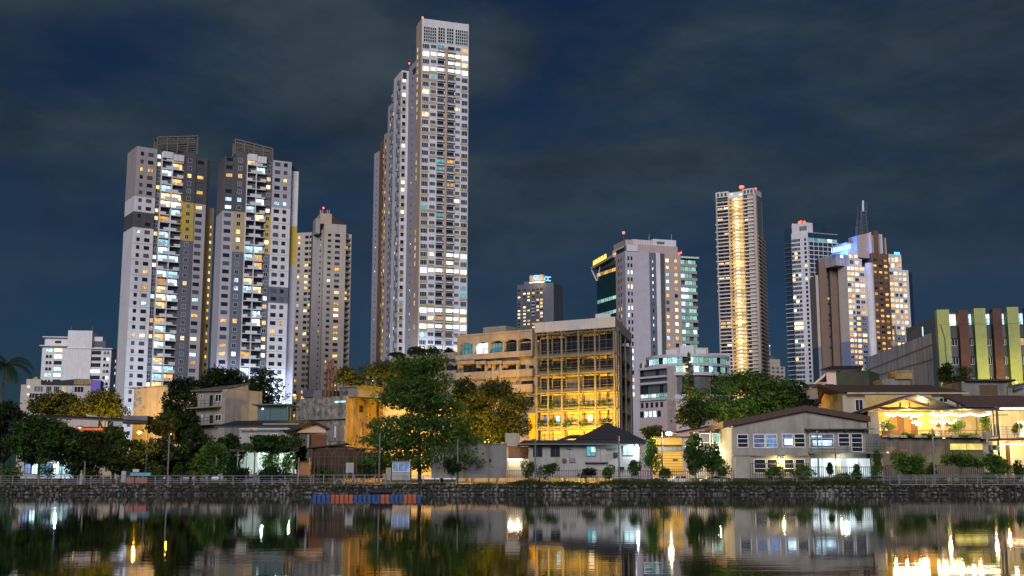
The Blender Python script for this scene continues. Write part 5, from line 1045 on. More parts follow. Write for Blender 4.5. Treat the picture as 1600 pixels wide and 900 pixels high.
wb(root, 'ceiling_strip', F, 1268, 681, 1284, 683, .03, .06, G['cool']); wb(root, 'interior_lamp', F, 1226, 686, 1238, 695, .03, .05, G['cool']); wb(root, 'interior_lamp', F, 1270, 688, 1300, 696, .03, .05, G['cool'])
wb(root, 'canopy', F, 1256.5, 669.3, 1364, 671, 0, 1.1, 'boundary')
for x in (1260, 1289, 1318, 1347): wb(root, 'canopy_bracket', F, x, 671.2, x+2.4, 673.6, .0, .9, 'roofbrown')
wb(root, 'plinth_wall', F, 1149, 713, 1173, 747, 0, .35, 'housegrey'); wb(root, 'ledge', F, 1146, 711, 1262, 712.6, 0, .45, 'boundary')
wb(root, 'balcony_floor', F, 1263, 706.5, 1380, 709, 0, 1.5, 'boundary'); q = MB()
for k in range(3):
    z = F.Z(1263, 706.5)+.33*(k+1); q.tube(F.pt(F.U(1263, 700), z, 1.4), F.pt(F.U(1377, 700), z, 1.4), .03, .03, 4)
for x in (1263, 1280, 1300, 1320, 1340, 1360, 1377): q.tube(F.pt(F.U(x, 706), F.Z(x, 706.5), 1.4), F.pt(F.U(x, 706), F.Z(x, 691.5), 1.4), .035, .035, 4)
q.build('balcony_rail', M['darkmetal'], root)
for x0, x1 in ((1178, 1197), (1198.5, 1216), (1225, 1241), (1242.5, 1258)): ww(root, F, x0, 717, x1, 739.5, 1, 3, 'whiteframe', 'dark', .02, bar=.09)
wb(root, 'lamp_pier', F, 1217, 713, 1224, 745, 0, .25, 'cream')
LITWALL = emit('white_panel_glow', (.78, .95, 1.0), 1.35, .35, sample=False)  # strip lamp's light on the white panels, put in as emission
for k in range(5):
    x0 = 1268+k*18.6; wb(root, 'lit_panel', F, x0, 716.5, x0+17.8, 745, .02, .06, LITWALL)
wb(root, 'wall_pier', F, 1307, 709.5, 1313.5, 745, .07, .3, 'cream'); wb(root, 'annex_wall', F, 1355, 678, 1375, 706, -4, .1, 'boundary'); wb(root, 'annex_wall', F, 1362, 709, 1381, 745, -4, 0, 'housegrey')
for x in (1353.5, 1357.5, 1362): wb(root, 'annex_pipe', F, x, 680, x+1.2, 705, .12, .22, 'galv')
ww(root, F, 1364.5, 686, 1374.5, 703, 1, 1, 'galv', 'dim', .12, 'shutter')

# ---- restaurant terrace
F = FP(1378, 740, 152, 1556, 740, 152); root = TH('restaurant', 'two storey restaurant with a gabled terrace glowing yellow and a lit slot window below', 'restaurant', F)
WARMW = mat('yellow_timber_lining', (.60, .40, .14), .6, .25, .9, .1)
zT = F.Z(1400, 682.5); z0 = F.Z(1400, 640)
wb(root, 'lower_wall', F, 1378, 683.5, 1539, 747, -9, 0, mat('brown_grey_render', (.15, .125, .095), .85, .3, .6, .4, bump=.2)); wb(root, 'lower_wall', F, 1539.2, 690, 1556, 747, -9, -.3, 'cream')
wb(root, 'terrace_floor', F, 1377, 680.5, 1558, 683.3, -9, .5, 'concrete')
wb(root, 'rear_wall', F, 1378, 612, 1486, 680.4, -6.5, -6.2, WARMW); wb(root, 'rear_wall', F, 1486.3, 640, 1556, 680.4, -6.5, -6.2, 'cream')
gablewall(root, 'gable_infill', F, [(1372, 638.3), (1489, 638.3), (1430, 617.5)], .2, WARMW, -5.5)
for x in (1407, 1421.5, 1451): wb(root, 'gable_stud', F, x, 628, x+2, 638, -.39, -.3, 'wood')
slope(root, 'roof_slope', F, (1342, 644), (1430, 615.5), .22, -7, .7, 'roofbrown'); slope(root, 'roof_slope', F, (1430.4, 615.5), (1490, 634.5), .22, -7, .7, 'roofgrey')
q = MB(); (ua, za_), (ub, zb_) = F.uz(1398, 625.6), F.uz(1422, 617.8)
q.hexa([F.pt(ua, za_+.02, .6), F.pt(ub, zb_+.02, .6), F.pt(ub, zb_+.02, -4), F.pt(ua, za_+.02, -4), F.pt(ua, za_+.1, .6), F.pt(ub, zb_+.1, .6), F.pt(ub, zb_+.1, -4), F.pt(ua, za_+.1, -4)]); q.build('solar_panel', M['bluefloat'], root)
q = MB(); u0, u1 = F.U(1374, 640), F.U(1556, 640); n = 64
for k in range(n):
    a, b_ = u0+(u1-u0)*k/n, u0+(u1-u0)*(k+.55)/n; q.hexa([F.pt(a, z0-.12, 1.4), F.pt(b_, z0-.12, 1.4), F.pt(b_, z0+.25, -.38), F.pt(a, z0+.25, -.38), F.pt(a, z0, 1.4), F.pt(b_, z0, 1.4), F.pt(b_, z0+.37, -.38), F.pt(a, z0+.37, -.38)])
q.build('corrugated_awning', M['roofgrey'], root)
MB().hexa([F.pt(u0, z0-.16, 1.3), F.pt(u1, z0-.16, 1.3), F.pt(u1, z0+.2, -6), F.pt(u0, z0+.2, -6), F.pt(u0, z0-.13, 1.3), F.pt(u1, z0-.13, 1.3), F.pt(u1, z0+.23, -6), F.pt(u0, z0+.23, -6)]).build('awning_sheet', M['roofdark'], root)
wb(root, 'left_wall', F, 1358, 643, 1374.5, 690, -7, 0, 'boundary')
for x, w_, m_ in ((1376, 1.6, 'wallwhite'), (1464.5, 3, 'wallwhite'), (1477, 4, 'wallwhite'), (1552.5, 1.4, 'darkmetal'), (1557.5, 1.2, 'darkmetal')): wb(root, 'column', F, x, 639, x+w_, 680.4, .0 if m_ == 'darkmetal' else -1.5, .2 if m_ == 'darkmetal' else -1.2, m_)
for x0, x1 in ((1380, 1391), (1393, 1401), (1406, 1412)): ww(root, F, x0, 655, x1, 672, 2, 1, 'darkframe', 'warmwhite', -6.15)
q = MB(); zr = F.Z(1400, 672.5)
for k in range(8): u = F.U(1379, 680)+(F.U(1548, 680)-F.U(1379, 680))*k/7; q.box(F, u-.05, u+.05, zT, zr, .3, .4)
q.build('rail_post', M['wood'], root); q = MB()
for h in (0, -.45): q.tube(F.pt(F.U(1379, 680), zr+h, .35), F.pt(F.U(1548, 680), zr+h, .35), .045, .045, 4)
q.build('handrail', M['wood'], root)
for x0, x1, y0 in ((1387, 1394, 678), (1404, 1415, 680), (1425, 1437, 680), (1440, 1462, 681)): wb(root, 'planter', F, x0, y0, x1, 684, .42, .75, 'boundary')
wb(root, 'planter_box', F, 1530, 675.5, 1544, 686, .4, 1.1, 'boundary'); wb(root, 'planter', F, 1484, 679.5, 1528, 684, .42, .75, 'boundary')
SLOT = emit('lit_slot_window', (1.0, .78, .16), 1.0, .35)
for k in range(2): x0 = 1484.8+k*25.6; wb(root, 'slot_window', F, x0, 693.3, x0+25, 702.6, .01, .05, SLOT)
wb(root, 'window_sill', F, 1483, 702.8, 1537, 704, .0, .2, 'boundary'); wb(root, 'serving_hatch', F, 1394, 703, 1406, 710, .01, .06, 'rust'); wb(root, 'hatch_lid', F, 1408, 702.5, 1419, 705, .01, .1, 'orangewood')
wb(root, 'wall_lamp', F, 1384, 706, 1388.5, 708, .01, .15, G['warmwhite'])
for x in (1395, 1425, 1455): wb(root, 'wall_seam', F, x, 684, x+.8, 745, .0, .04, 'boundary')
q = wb(root, 'air_conditioner', F, 1546, 695.5, 1559, 703.5, -.28, .5, 'wallwhite'); MB().tube(F.pt(F.U(1551, 699), F.Z(1551, 699.5), .5), F.pt(F.U(1551, 699), F.Z(1551, 699.5), .53), .26, .26, 12).build('fan_grille', M['darkmetal'], q)
RESTF = F
for x in (1470, 1541): wb(root, 'added_shrub_lamp', F, x, 684, x+4, 685.5, .55, .7, G['warmwhite']); plight('added_shrub_light', F.pt(F.U(x+2, 690), F.Z(x, 687), 1.0), 4200, (1.0, .74, .3), .15, root, 75, P(x, 722, 142))  # lamps added under the terrace edge to brighten the shrubs
for x0, x1, m_ in ((1416, 1427, 'orangewood'), (1427.3, 1438, 'wood'), (1438.3, 1449, 'orangewood'), (1449.3, 1460, 'wood')): wb(root, 'timber_panel', F, x0, 646, x1, 679, -6.19, -6.1, m_)
for x0, y0, y1 in ((1490, 655, 664), (1505, 654, 663), (1522, 655, 665)): wb(root, 'framed_picture', F, x0, y0, x0+9, y1, -6.19, -6.1, 'wood')
wb(root, 'counter', F, 1398, 671, 1428, 680.3, -5.2, -4.4, 'wood'); wb(root, 'ceiling_beam', F, 1378, 640.5, 1552, 642, -3.2, -2.9, 'wood')
# string of bulbs
BULB = emit('warm_bulb', (1.0, .82, .50), 18.0); STRIP = emit('warm_light_strip', (1.0, .84, .52), 6.0)
bm_ = MB().ball((0, 0, 0), .13, 0, 6, 4).mesh('bulb', BULB)
def bulbs(label, F, x0, y0, x1, y1, n, w, sag=.25, group='strings of warm bulbs'):
    a, b_ = F.pt(*F.uz(x0, y0), w), F.pt(*F.uz(x1, y1), w)
    r = thing('string_lights', label, 'string lights', a, group); pts = []
    for k in range(n):
        s = k/(n-1); p = a.lerp(b_, s); p.z -= sag*abs(math.sin(s*math.pi*3)); pts.append(p); instp('bulb', bm_, r, p-Vector((0, 0, .14)))
    MB().path(pts, .015, 3).build('wire', M['darkmetal'], r); return r
bulbs('string of warm bulbs under the left half of the terrace awning', F, 1385, 644.5, 1440, 645.5, 22, -.2)
bulbs('string of warm bulbs under the right half of the terrace awning', F, 1455, 644.5, 1548, 644, 34, -.4)
bulbs('short low string of warm bulbs hanging inside the terrace gable', F, 1436, 650, 1452, 657, 9, -3, .5)
bulbs('string of warm bulbs across the terrace behind the white columns', F, 1466, 654, 1506, 653, 14, -3, .4)
WARM, SOD, COOLW = (1.0, .74, .36), (1.0, .52, .07), (.72, .9, 1.0)
for x, y, w_, e in ((1395, 651, -1.5, 420), (1418, 650, -3, 420), (1444, 650, -3, 420), (1475, 650, -3, 420), (1500, 650, -2.5, 420), (1530, 650, -2.5, 420)): plight('terrace_bulb_light', F.pt(*F.uz(x, y), w_), e*1.15, (1.0, .66, .24), .2, root)
for x in (1412, 1500): plight('added_awning_fill', F.pt(*F.uz(x, 647), 1.7), 1500, (1.0, .72, .28), .2, root)  # added fill for the shrubs below, no fitting hangs here
for x in (1412, 1448): plight('assumed_gable_light', F.pt(*F.uz(x, 634.5), -2.5), 750, (1.0, .7, .3), .15, root)  # lights assumed inside the gable to make its infill glow, no fittings built
# right hand neighbour
F = FP(1557, 740, 152.5, 1640, 740, 152.5); root = TH('restaurant_annex', 'right edge restaurant wing with two bright light strips, balcony and brown tiled roof', 'restaurant', F)
wb(root, 'rear_wall', F, 1560, 640, 1640, 747, -8, -3, 'cream'); wb(root, 'balcony_floor', F, 1559, 685, 1640, 688.5, -3, .6, 'wood')
q = MB(); a = [F.pt(F.U(1503, 637), F.Z(1503, 637), 1.2), F.pt(F.U(1645, 636), F.Z(1645, 636), 1.2), F.pt(F.U(1645, 636), F.Z(1600, 613), -9), F.pt(F.U(1512, 637), F.Z(1512, 613), -9)]
q.hexa(a+[v+Vector((0, 0, .2)) for v in a]).build('roof', M['roofbrown'], root)
q = MB()
for k in range(10):
    z = k/10; p0 = a[0].lerp(a[3], z); p1 = a[1].lerp(a[2], z); q.tube(p0+Vector((0, 0, .22)), p1+Vector((0, 0, .22)), .07, .07, 4)
q.build('tile_course', M['roofbrown'], root)
wb(root, 'light_strip', F, 1558, 638.2, 1640, 640.6, .9, 1.1, STRIP); wb(root, 'light_strip', F, 1561, 693, 1640, 695, .45, .6, STRIP)
wb(root, 'post', F, 1559, 641, 1560.5, 684.9, .2, .35, 'darkmetal'); wb(root, 'post', F, 1592, 641, 1593.2, 684.9, .2, .3, 'wallwhite'); wb(root, 'post', F, 1561, 688.6, 1563, 747, .1, .4, 'wood'); wb(root, 'post', F, 1576, 690, 1581, 747, -.4, 0, 'orangewood')
ww(root, F, 1566, 660, 1578, 680, 2, 1, 'whiteframe', 'dim', -2.98); ww(root, F, 1606, 656, 1625, 682, 2, 1, 'whiteframe', 'warmwhite', -2.98); wb(root, 'signboard', F, 1567, 645, 1590, 647.5, -2.98, -2.9, 'boundary')
q = MB(); zr = F.Z(1570, 667)
for k in range(8): u = F.U(1560, 680)+k*.95; q.tube(F.pt(u, F.Z(1560, 685), .4), F.pt(u, zr, .4), .04, .04, 4)
for k in range(4): q.tube(F.pt(F.U(1559, 680), zr-k*.33, .4), F.pt(F.U(1640, 680), zr-k*.33, .4), .03, .03, 4)
q.build('balcony_rail', M['wood'], root)
for x, y, w_, e in ((1572, 643, .2, 300), (1598, 643, .2, 300), (1575, 698, -1, 260), (1600, 698, -1, 260)): plight('strip_light', F.pt(*F.uz(x, y), w_), e*2.2, (1.0, .72, .3), .2, root)
def icetable(label, F, x, y, w_):
    p = F.pt(F.U(x, y), 0, w_); r = thing('picnic_table', label, 'table', (p.x, p.y, zT+.003), 'picnic tables on the terrace')
    q = MB().abox(p.x-.8, p.x+.8, p.y-.35, p.y+.35, zT+.72, zT+.76); q.build('tabletop', M['wood'], r)
    for s in (-.55, .55):
        q = MB(); q.tube((p.x+s-.3, p.y-.3, zT), (p.x+s+.25, p.y-.3, zT+.72), .035, .035, 4); q.tube((p.x+s+.3, p.y-.3, zT), (p.x+s-.25, p.y-.3, zT+.72), .035, .035, 4); q.build('crossed_legs', M['wood'], r)
icetable('wooden picnic table on the terrace under the gable middle', RESTF, 1437, 680, -1.2); icetable('wooden picnic table on the terrace left of the white columns', RESTF, 1468, 680, -1.2); icetable('wooden picnic table on the terrace right of the white columns', RESTF, 1492, 680, -1.2)

# ---- white house with a dark hipped roof
F = FP(826.5, 740, 148, 990.5, 740, 148); root = TH('hipped_house', 'white single storey house with a dark pyramid roof and cold corner lamp', 'house', F)
wb(root, 'wall', F, 826.5, 695, 990.5, 747, -8, 0, 'wallwhite'); zE = F.Z(900, 694.3)
a = [F.pt(F.U(809, 694), zE, 1.0), F.pt(F.U(1009, 694), zE, 1.0), F.pt(F.U(1009, 694), zE, -9), F.pt(F.U(809, 694), zE, -9)]
b_ = [F.pt(F.U(818, 688), F.Z(818, 688.2), .6), F.pt(F.U(1009, 685), F.Z(1009, 687), .6), F.pt(F.U(1009, 685), F.Z(1009, 687), -8.5), F.pt(F.U(818, 688), F.Z(818, 688.2), -8.5)]
MB().hexa(a+b_).build('eave', M['roofdark'], root)
p = [F.pt(F.U(898, 687), F.Z(898, 687), .2), F.pt(F.U(1006, 687), F.Z(1006, 687), .2), F.pt(F.U(1006, 687), F.Z(1006, 687), -8), F.pt(F.U(898, 687), F.Z(898, 687), -8)]; ap = F.pt(F.U(953, 658), F.Z(953, 658), -4)
MB().poly([p[0], p[1], ap]).poly([p[1], p[2], ap]).poly([p[2], p[3], ap]).poly([p[3], p[0], ap]).poly(p[::-1]).build('pyramid_roof', M['roofdark'], root)
q = MB()
for k in range(1, 14):
    s = k/14; c0, c1 = p[0].lerp(ap, s), p[1].lerp(ap, s); q.tube(c0, c1, .045, .045, 4)
q.build('tile_course', M['roofdark'], root)
slope(root, 'rear_roof', F, (868, 688), (893, 678.5), .3, -8, -3, 'roofdark'); slope(root, 'rear_roof', F, (893, 678.5), (930, 678), .3, -8, -3, 'roofdark'); wb(root, 'gutter', F, 809, 693.6, 1000, 695, 1.02, 1.15, 'galv')
for x0, x1, y0, y1, g in ((832.5, 847.5, 698, 714, 'dark'), (860, 875, 698, 714, 'dark'), (916, 931.5, 697, 713, 'teal'), (973, 989, 696.5, 712, 'cool')): ww(root, F, x0, y0, x1, y1, 2, 1, 'darkframe', g, .02)
wb(root, 'interior_wall', F, 924, 698.5, 930.5, 706, .025, .06, G['cool'])
MB().tube(F.pt(F.U(881.5, 720), F.Z(881.5, 720), .02), F.pt(F.U(881.5, 720), F.Z(881.5, 720), .15), .3, .3, 14).build('extractor_fan', M['rust'], root)
for x, y0, y1 in ((853, 702, 722), (889.5, 700, 722), (938.5, 700, 725)): wb(root, 'pipe', F, x, y0, x+.8, y1, .0, .08, 'boundary')
wb(root, 'pipe_elbow', F, 886, 701, 893, 702.2, .0, .12, 'darkmetal'); wb(root, 'meter_box', F, 890, 716, 899, 722.5, .0, .2, 'galv'); wb(root, 'cable_arm', F, 947, 700, 964, 701.2, .0, .8, 'galv'); wb(root, 'vent_box', F, 958, 707, 965, 714, .0, .5, 'darkmetal')
wb(root, 'low_shelf', F, 914, 721.5, 950, 723, .0, .6, 'boundary'); wb(root, 'white_door', F, 990.7, 698, 1000, 745, -3, -.3, 'wallwhite')
for x in (965, 980): wb(root, 'black_tank', F, x, 729.5, x+9.5, 734, .4, .9, 'rubber')
MB().ball(F.pt(F.U(994.5, 697), F.Z(994.5, 697), .5), .17).build('lamp_lens', emit('cold_led_lamp', (.75, .93, 1.0), 12), root); wb(root, 'lamp_bracket', F, 990.6, 694.9, 994, 696, .0, .5, 'darkmetal')
plight('led_light', F.pt(F.U(993.5, 699), F.Z(993.5, 699), .85), 520, COOLW, .1, root)
# ---- boundary wall, gate lamps, odds and ends of the bank
F = FP(680, 740, 146, 793, 740, 146); root = TH('boundary_wall', 'plain grey rendered boundary wall with a patched square beside the white house', 'wall', F)
wb(root, 'wall_panel', F, 724, 694.5, 791.8, 747, -.3, 0, 'boundary'); wb(root, 'coping', F, 723, 693.3, 792.6, 694.5, -.4, .1, 'boundary'); wb(root, 'wall_panel', F, 674, 698, 723.8, 747, -.3, -.05, 'housegrey'); wb(root, 'patch', F, 732, 719, 760, 740, 0, .03, 'darkconcrete')
for x in (714.5, 770): wb(root, 'wall_joint', F, x, 699, x+.5, 746, 0, .025, 'boundary')
F = FP(790, 740, 150, 830, 740, 150); root = TH('side_gate', 'side passage between wall and white house with a bright warm strip lamp', 'gate', F)
wb(root, 'gate_wall', F, 793, 719, 826, 747, -3, -1, 'cream'); wb(root, 'strip_lamp', F, 793.5, 717.2, 816, 719, -.6, -.4, emit('warm_strip_lamp', (1.0, .85, .6), 16)); wb(root, 'shed_front', F, 794, 697, 826, 716, -4, -2, 'wood'); wb(root, 'yellow_hut', F, 789, 675, 812, 696, -8, -4, 'cream')
MB().ball(F.pt(F.U(827.6, 712), F.Z(827.6, 712), .6), .12).build('small_lamp', G['bright'], root)
for x in (797, 809): plight('strip_light', F.pt(F.U(x, 721), F.Z(x, 721), .3), 45, (1.0, .8, .5), .15, root)
F = FP(613, 740, 139.5, 641, 740, 139.5); root = TH('ticket_booth', 'small white and pale blue booth with a glazed upper half beside the pontoon', 'booth', F)
wb(root, 'base', F, 612.5, 738, 641, 750, -1.8, 0, 'wallwhite'); ww(root, F, 613, 722, 640.5, 737.5, 3, 1, 'whiteframe', 'bluelit', .0); wb(root, 'body', F, 613, 721.5, 640.5, 737.9, -1.8, -.02, 'galv'); wb(root, 'roof', F, 611.5, 720.3, 642, 721.5, -2, .25, 'galv'); wb(root, 'side_cabinet', F, 603, 731, 611, 750, -1, 0, 'housegrey')
F = FP(540, 740, 141, 553, 740, 141); root = TH('notice_board', 'white notice board with grey printed lines in front of the arch trellis', 'sign', F)
wb(root, 'panel', F, 540.5, 723, 552.5, 738.5, -.08, 0, 'wallwhite')
for y in (726, 729, 732, 735): wb(root, 'print_line', F, 543, y, 550, y+1.2, .0, .01, 'slateblue')
for x in (541.5, 550.8): wb(root, 'leg', F, x, 738.6, x+.9, 748, -.06, -.02, 'metal')
F = FP(487, 740, 143, 600, 740, 143); root = TH('arch_trellis', 'rusty metal trellis of arched bars in front of the orange lit wall', 'trellis', F); q0 = None
def arch(x0, x1, yt, w_):
    q = MB(); u0, u1 = F.U(x0, 745), F.U(x1, 745); zt = F.Z(x0, yt); r = .8
    q.path([F.pt(u0, GZ, w_), F.pt(u0, zt-r, w_), F.pt(u0+.25, zt-.25, w_), F.pt(u0+r, zt, w_), F.pt(u1-r, zt, w_), F.pt(u1-.25, zt-.25, w_), F.pt(u1, zt-r, w_), F.pt(u1, GZ, w_)], .05, 5); q.build('arch', M['rust'], root)
for x0, x1 in ((489, 517), (494, 551), (517, 556), (556, 586), (540, 592)): arch(x0, x1, 701, RNG.uniform(-1.2, .0))
for k in range(14): x = 489+k*7.6; MB().tube(F.pt(F.U(x, 745), GZ, -1.3), F.pt(F.U(x, 705), F.Z(x, 705), -1.3), .025, .025, 4).build('upright', M['rust'], root)
for y in (701, 706, 713, 725): MB().tube(F.pt(F.U(490, y), F.Z(490, y), -1.25), F.pt(F.U(592, y), F.Z(592, y), -1.25), .03, .03, 4).build('crossbar', M['rust'], root)
F = FP(525, 745, 137.6, 560, 745, 137.6)
for k, (x0, x1) in enumerate(((524, 537), (547, 559))):
    r = TH('concrete_hoop', ('left', 'right')[k]+' of two low pale hoops behind the railing by the pontoon', 'hoop', F); u0, u1 = F.U(x0, 750), F.U(x1, 750); q = MB()
    q.path([F.pt((u0+u1)/2+(u1-u0)/2*math.cos(a), GZ+.65*math.sin(a), 0) for a in np.linspace(0, math.pi, 9)], .09, 6); q.build('hoop', M['housegrey'], r)
# ---- yellow van behind the fence, covered way and parked car
F = FP(1027, 740, 160, 1068, 740, 160); root = TH('yellow_shutter_shop', 'yellow shop front with a dark glazed band under the white street lamp', 'shop', F)
wb(root, 'wall', F, 1026, 684, 1066, 697, -4, 0, 'yellowpaint'); wb(root, 'wall', F, 1026, 706, 1067, 747, -4, 0, 'yellowpaint'); ww(root, F, 1027.5, 697.5, 1066, 705.5, 5, 1, 'darkframe', 'dim', -.1)
for k in range(9): wb(root, 'shutter_rib', F, 1026.3, 707.5+k*4.2, 1066.8, 708.3+k*4.2, .0, .06, 'wood')
wb(root, 'shop_sill', F, 1026, 695, 1066.5, 696.8, .0, .25, 'darkwood'); wb(root, 'shop_roof', F, 1022, 682, 1070, 684, -4.5, .9, 'roofdark'); wb(root, 'shop_core', F, 1027, 697, 1066, 706, -4, -.15, 'yellowpaint'); wb(root, 'vent', F, 1051, 717, 1059, 720.5, .0, .08, 'darkmetal')
wb(root, 'post', F, 1025, 684, 1026.4, 747, .0, .2, 'wallwhite')
F = FP(1078, 740, 158, 1142, 740, 158); root = TH('covered_way', 'glazed covered way with white posts and brown roof left of the grey hall', 'shelter', F)
q = MB(); a = [F.pt(F.U(1058, 680), F.Z(1058, 679.5), 1.0), F.pt(F.U(1131, 664), F.Z(1131, 666), 1.0), F.pt(F.U(1131, 664), F.Z(1131, 662), -5), F.pt(F.U(1058, 680), F.Z(1058, 675), -5)]
q.hexa(a+[v+Vector((0, 0, .18)) for v in a]).build('roof', M['roofbrown'], root)
for x, w_ in ((1084.5, 2.5), (1090, 3), (1111, 2), (1126, 1.6), (1137, 1.6)): wb(root, 'post', F, x, 674, x+w_, 747, -.2, .1, 'wallwhite')
wb(root, 'rail', F, 1084, 673.5, 1142, 676, -.15, .05, 'darkmetal'); wb(root, 'rear_wall', F, 1080, 680, 1142, 747, -4.5, -4, 'cream')
for x0, x1, g in ((1094, 1110, 'dim'), (1113.5, 1125, 'green'), (1128, 1136.5, 'teal')): ww(root, F, x0, 677, x1, 706, 1, 2, 'whiteframe', g, -.1)
MB().ball(F.pt(F.U(1119, 704), F.Z(1119, 704), .3), .2).build('globe_lamp', emit('warm_globe', (1.0, .86, .55), 10), root); plight('globe_light', F.pt(F.U(1119, 708), F.Z(1119, 708), .9), 420, (1.0, .8, .36), .2, root)
def car(label, F, x0, x1, zb, w_):
    r = TH('parked_car', label, 'car', F, 'parked cars behind the fence'); u0, u1 = F.U(x0, 740), F.U(x1, 740); Lc = u1-u0; sc = Lc/4.2
    pr = [(0, .35), (.02, .75), (.2, .85), (.9, .93), (1.4, 1.38), (2.9, 1.40), (3.6, .98), (4.15, .9), (4.2, .4)]; q = MB(); n = len(pr); pts = [(u0+x*sc, zb+z*sc) for x, z in pr]
    q.poly([F.pt(u, z, w_) for u, z in pts[::-1]]).poly([F.pt(u, z, w_-1.7) for u, z in pts])
    for k in range(n): (a, za), (c, zc) = pts[k], pts[(k+1) % n]; q.quad(F.pt(a, za, w_), F.pt(c, zc, w_), F.pt(c, zc, w_-1.7), F.pt(a, za, w_-1.7))
    q.build('body', M['carwhite'], r)
    for a, c in ((1.2, 2.05), (2.12, 3.1)): MB().poly([F.pt(u0+sc*(a+.18), zb+1.33*sc, w_+.01), F.pt(u0+sc*a, zb+.97*sc, w_+.01), F.pt(u0+sc*c, zb+.97*sc, w_+.01), F.pt(u0+sc*(c-.08), zb+1.33*sc, w_+.01)]).build('side_window', G['dark'], r)
    for a in (.8, 3.35):
        for d in (0, -1.52): wh = MB().tube(F.pt(u0+a*sc, zb+.32*sc, w_+.02+d), F.pt(u0+a*sc, zb+.32*sc, w_-.2+d), .32*sc, .32*sc, 12).build('wheel', M['rubber'], r); MB().tube(F.pt(u0+a*sc, zb+.32*sc, w_+.035+d), F.pt(u0+a*sc, zb+.32*sc, w_+.021+d), .19*sc, .19*sc, 10).build('rim', M['metal'], wh)
    MB().ball(F.pt(u0+.06, zb+.66*sc, w_-.25), .11).build('headlight', M['whiteframe'], r)
car('pale parked car behind the fence left of the conifer, under the street lamp', FP(1040, 740, 149, 1100, 740, 149), 1044, 1082, GZ+.01, 0)
car('pale parked car behind the fence right of the conifer', FP(1080, 740, 151, 1140, 740, 151), 1096, 1134, GZ+.01, 0)
# ================================================================== BANK
# ---- rough stone retaining wall: every stone has its own face; the 300 largest in view are parts of their own
m, t, b = newmat('lake_wall_stone'); nn = t.nodes.new; Lk = t.links.new
oi = nn('ShaderNodeObjectInfo'); g = nn('ShaderNodeNewGeometry'); no = nn('ShaderNodeTexNoise'); no.inputs['Scale'].default_value = 2.6; no.inputs['Detail'].default_value = 7; no.inputs['Roughness'].default_value = .7
cr = nn('ShaderNodeValToRGB'); e = cr.color_ramp.elements; e[0].position = .40; e[0].color = (.016, .016, .013, 1); e[1].position = .64; e[1].color = (.27, .26, .23, 1); e.new(.51).color = (.075, .072, .062, 1)
n2 = nn('ShaderNodeTexNoise'); n2.inputs['Scale'].default_value = .35; ad = nn('ShaderNodeMath'); ad.operation = 'ADD'; sb = nn('ShaderNodeMapRange'); sb.inputs['To Min'].default_value = -.22; sb.inputs['To Max'].default_value = .2
Lk(g.outputs['Position'], no.inputs['Vector']); Lk(g.outputs['Position'], n2.inputs['Vector']); Lk(n2.outputs['Fac'], sb.inputs['Value']); Lk(no.outputs['Fac'], ad.inputs[0]); Lk(sb.outputs[0], ad.inputs[1]); Lk(ad.outputs[0], cr.inputs[0]); Lk(cr.outputs[0], b.inputs['Base Color']); b.inputs['Roughness'].default_value = .9
STONE = m; rng = random.Random(11)
FBK = Face((-110, BY), (110, BY)); root = thing('retaining_wall', 'long rough stone retaining wall along the far edge of the lake', 'wall', (-110, BY, 0))
MB().box(FBK, 0, 220, -.5, GZ-.02, -.4, -.03).build('mortar_core', M['mortar'], root)
def stone_mesh(w, h, rng):
    q = MB(); n = 7; out_ = []
    for k in range(n):
        a = 2*math.pi*k/n+rng.uniform(-.25, .25); c, s_ = math.cos(a), math.sin(a); p = 4.5; rr = (abs(c)**p+abs(s_)**p)**(-1/p)*rng.uniform(.88, 1.0)
        out_.append((c*rr*w/2, s_*rr*h/2))
    ou = [(x, .0, z) for x, z in out_]; inn = [(x*.72+rng.uniform(-.02, .02), -rng.uniform(.07, .13), z*.72) for x, z in out_]
    for k in range(n): j = (k+1) % n; q.quad(ou[k], ou[j], inn[j], inn[k])
    q.poly(inn); return q
rows = [(-.06, .40), (.34, .38), (.73, .36)]; cand = []
for r, (zb_, h) in enumerate(rows):
    x = -110+rng.uniform(0, .4)
    while x < 110:
        w = rng.choice((.3, .45, .6, .8))*rng.uniform(.8, 1.25); hh = h*rng.uniform(.7, 1.3); cand.append((x+w/2, zb_+h/2+rng.uniform(-.07, .07), w*1.05, hh)); x += w+.01
vis = sorted([c for c in cand if abs(c[0]) < 58], key=lambda c: -c[2]*c[3])[:300]; vs = set(vis)
var = [stone_mesh(1, 1, rng).mesh('stone', STONE) for _ in range(14)]
for (x, z, w, h) in vis: instp('stone', rng.choice(var), root, Vector((x, BY, z)), 0, (w, 1, h))
q = MB()
for (x, z, w, h) in cand:
    if (x, z, w, h) in vs: continue
    sm = stone_mesh(w, h, rng); off = len(q.v); q.v += [(a+x, b_+BY, c+z) for a, b_, c in sm.v]; q.f += [tuple(i+off for i in f) for f in sm.f]; q.m += sm.m
o = q.build('stone_infill', STONE, root); tag(o, kind='stuff')
for x0, x1 in ((1390, 1640),):
    F = FP(x0, 756, BY, x1, 756, BY); MB().box(F, 0, F.L, GZ+.01, GZ+.09, -.5, .06).build('coping', M['path'], root)

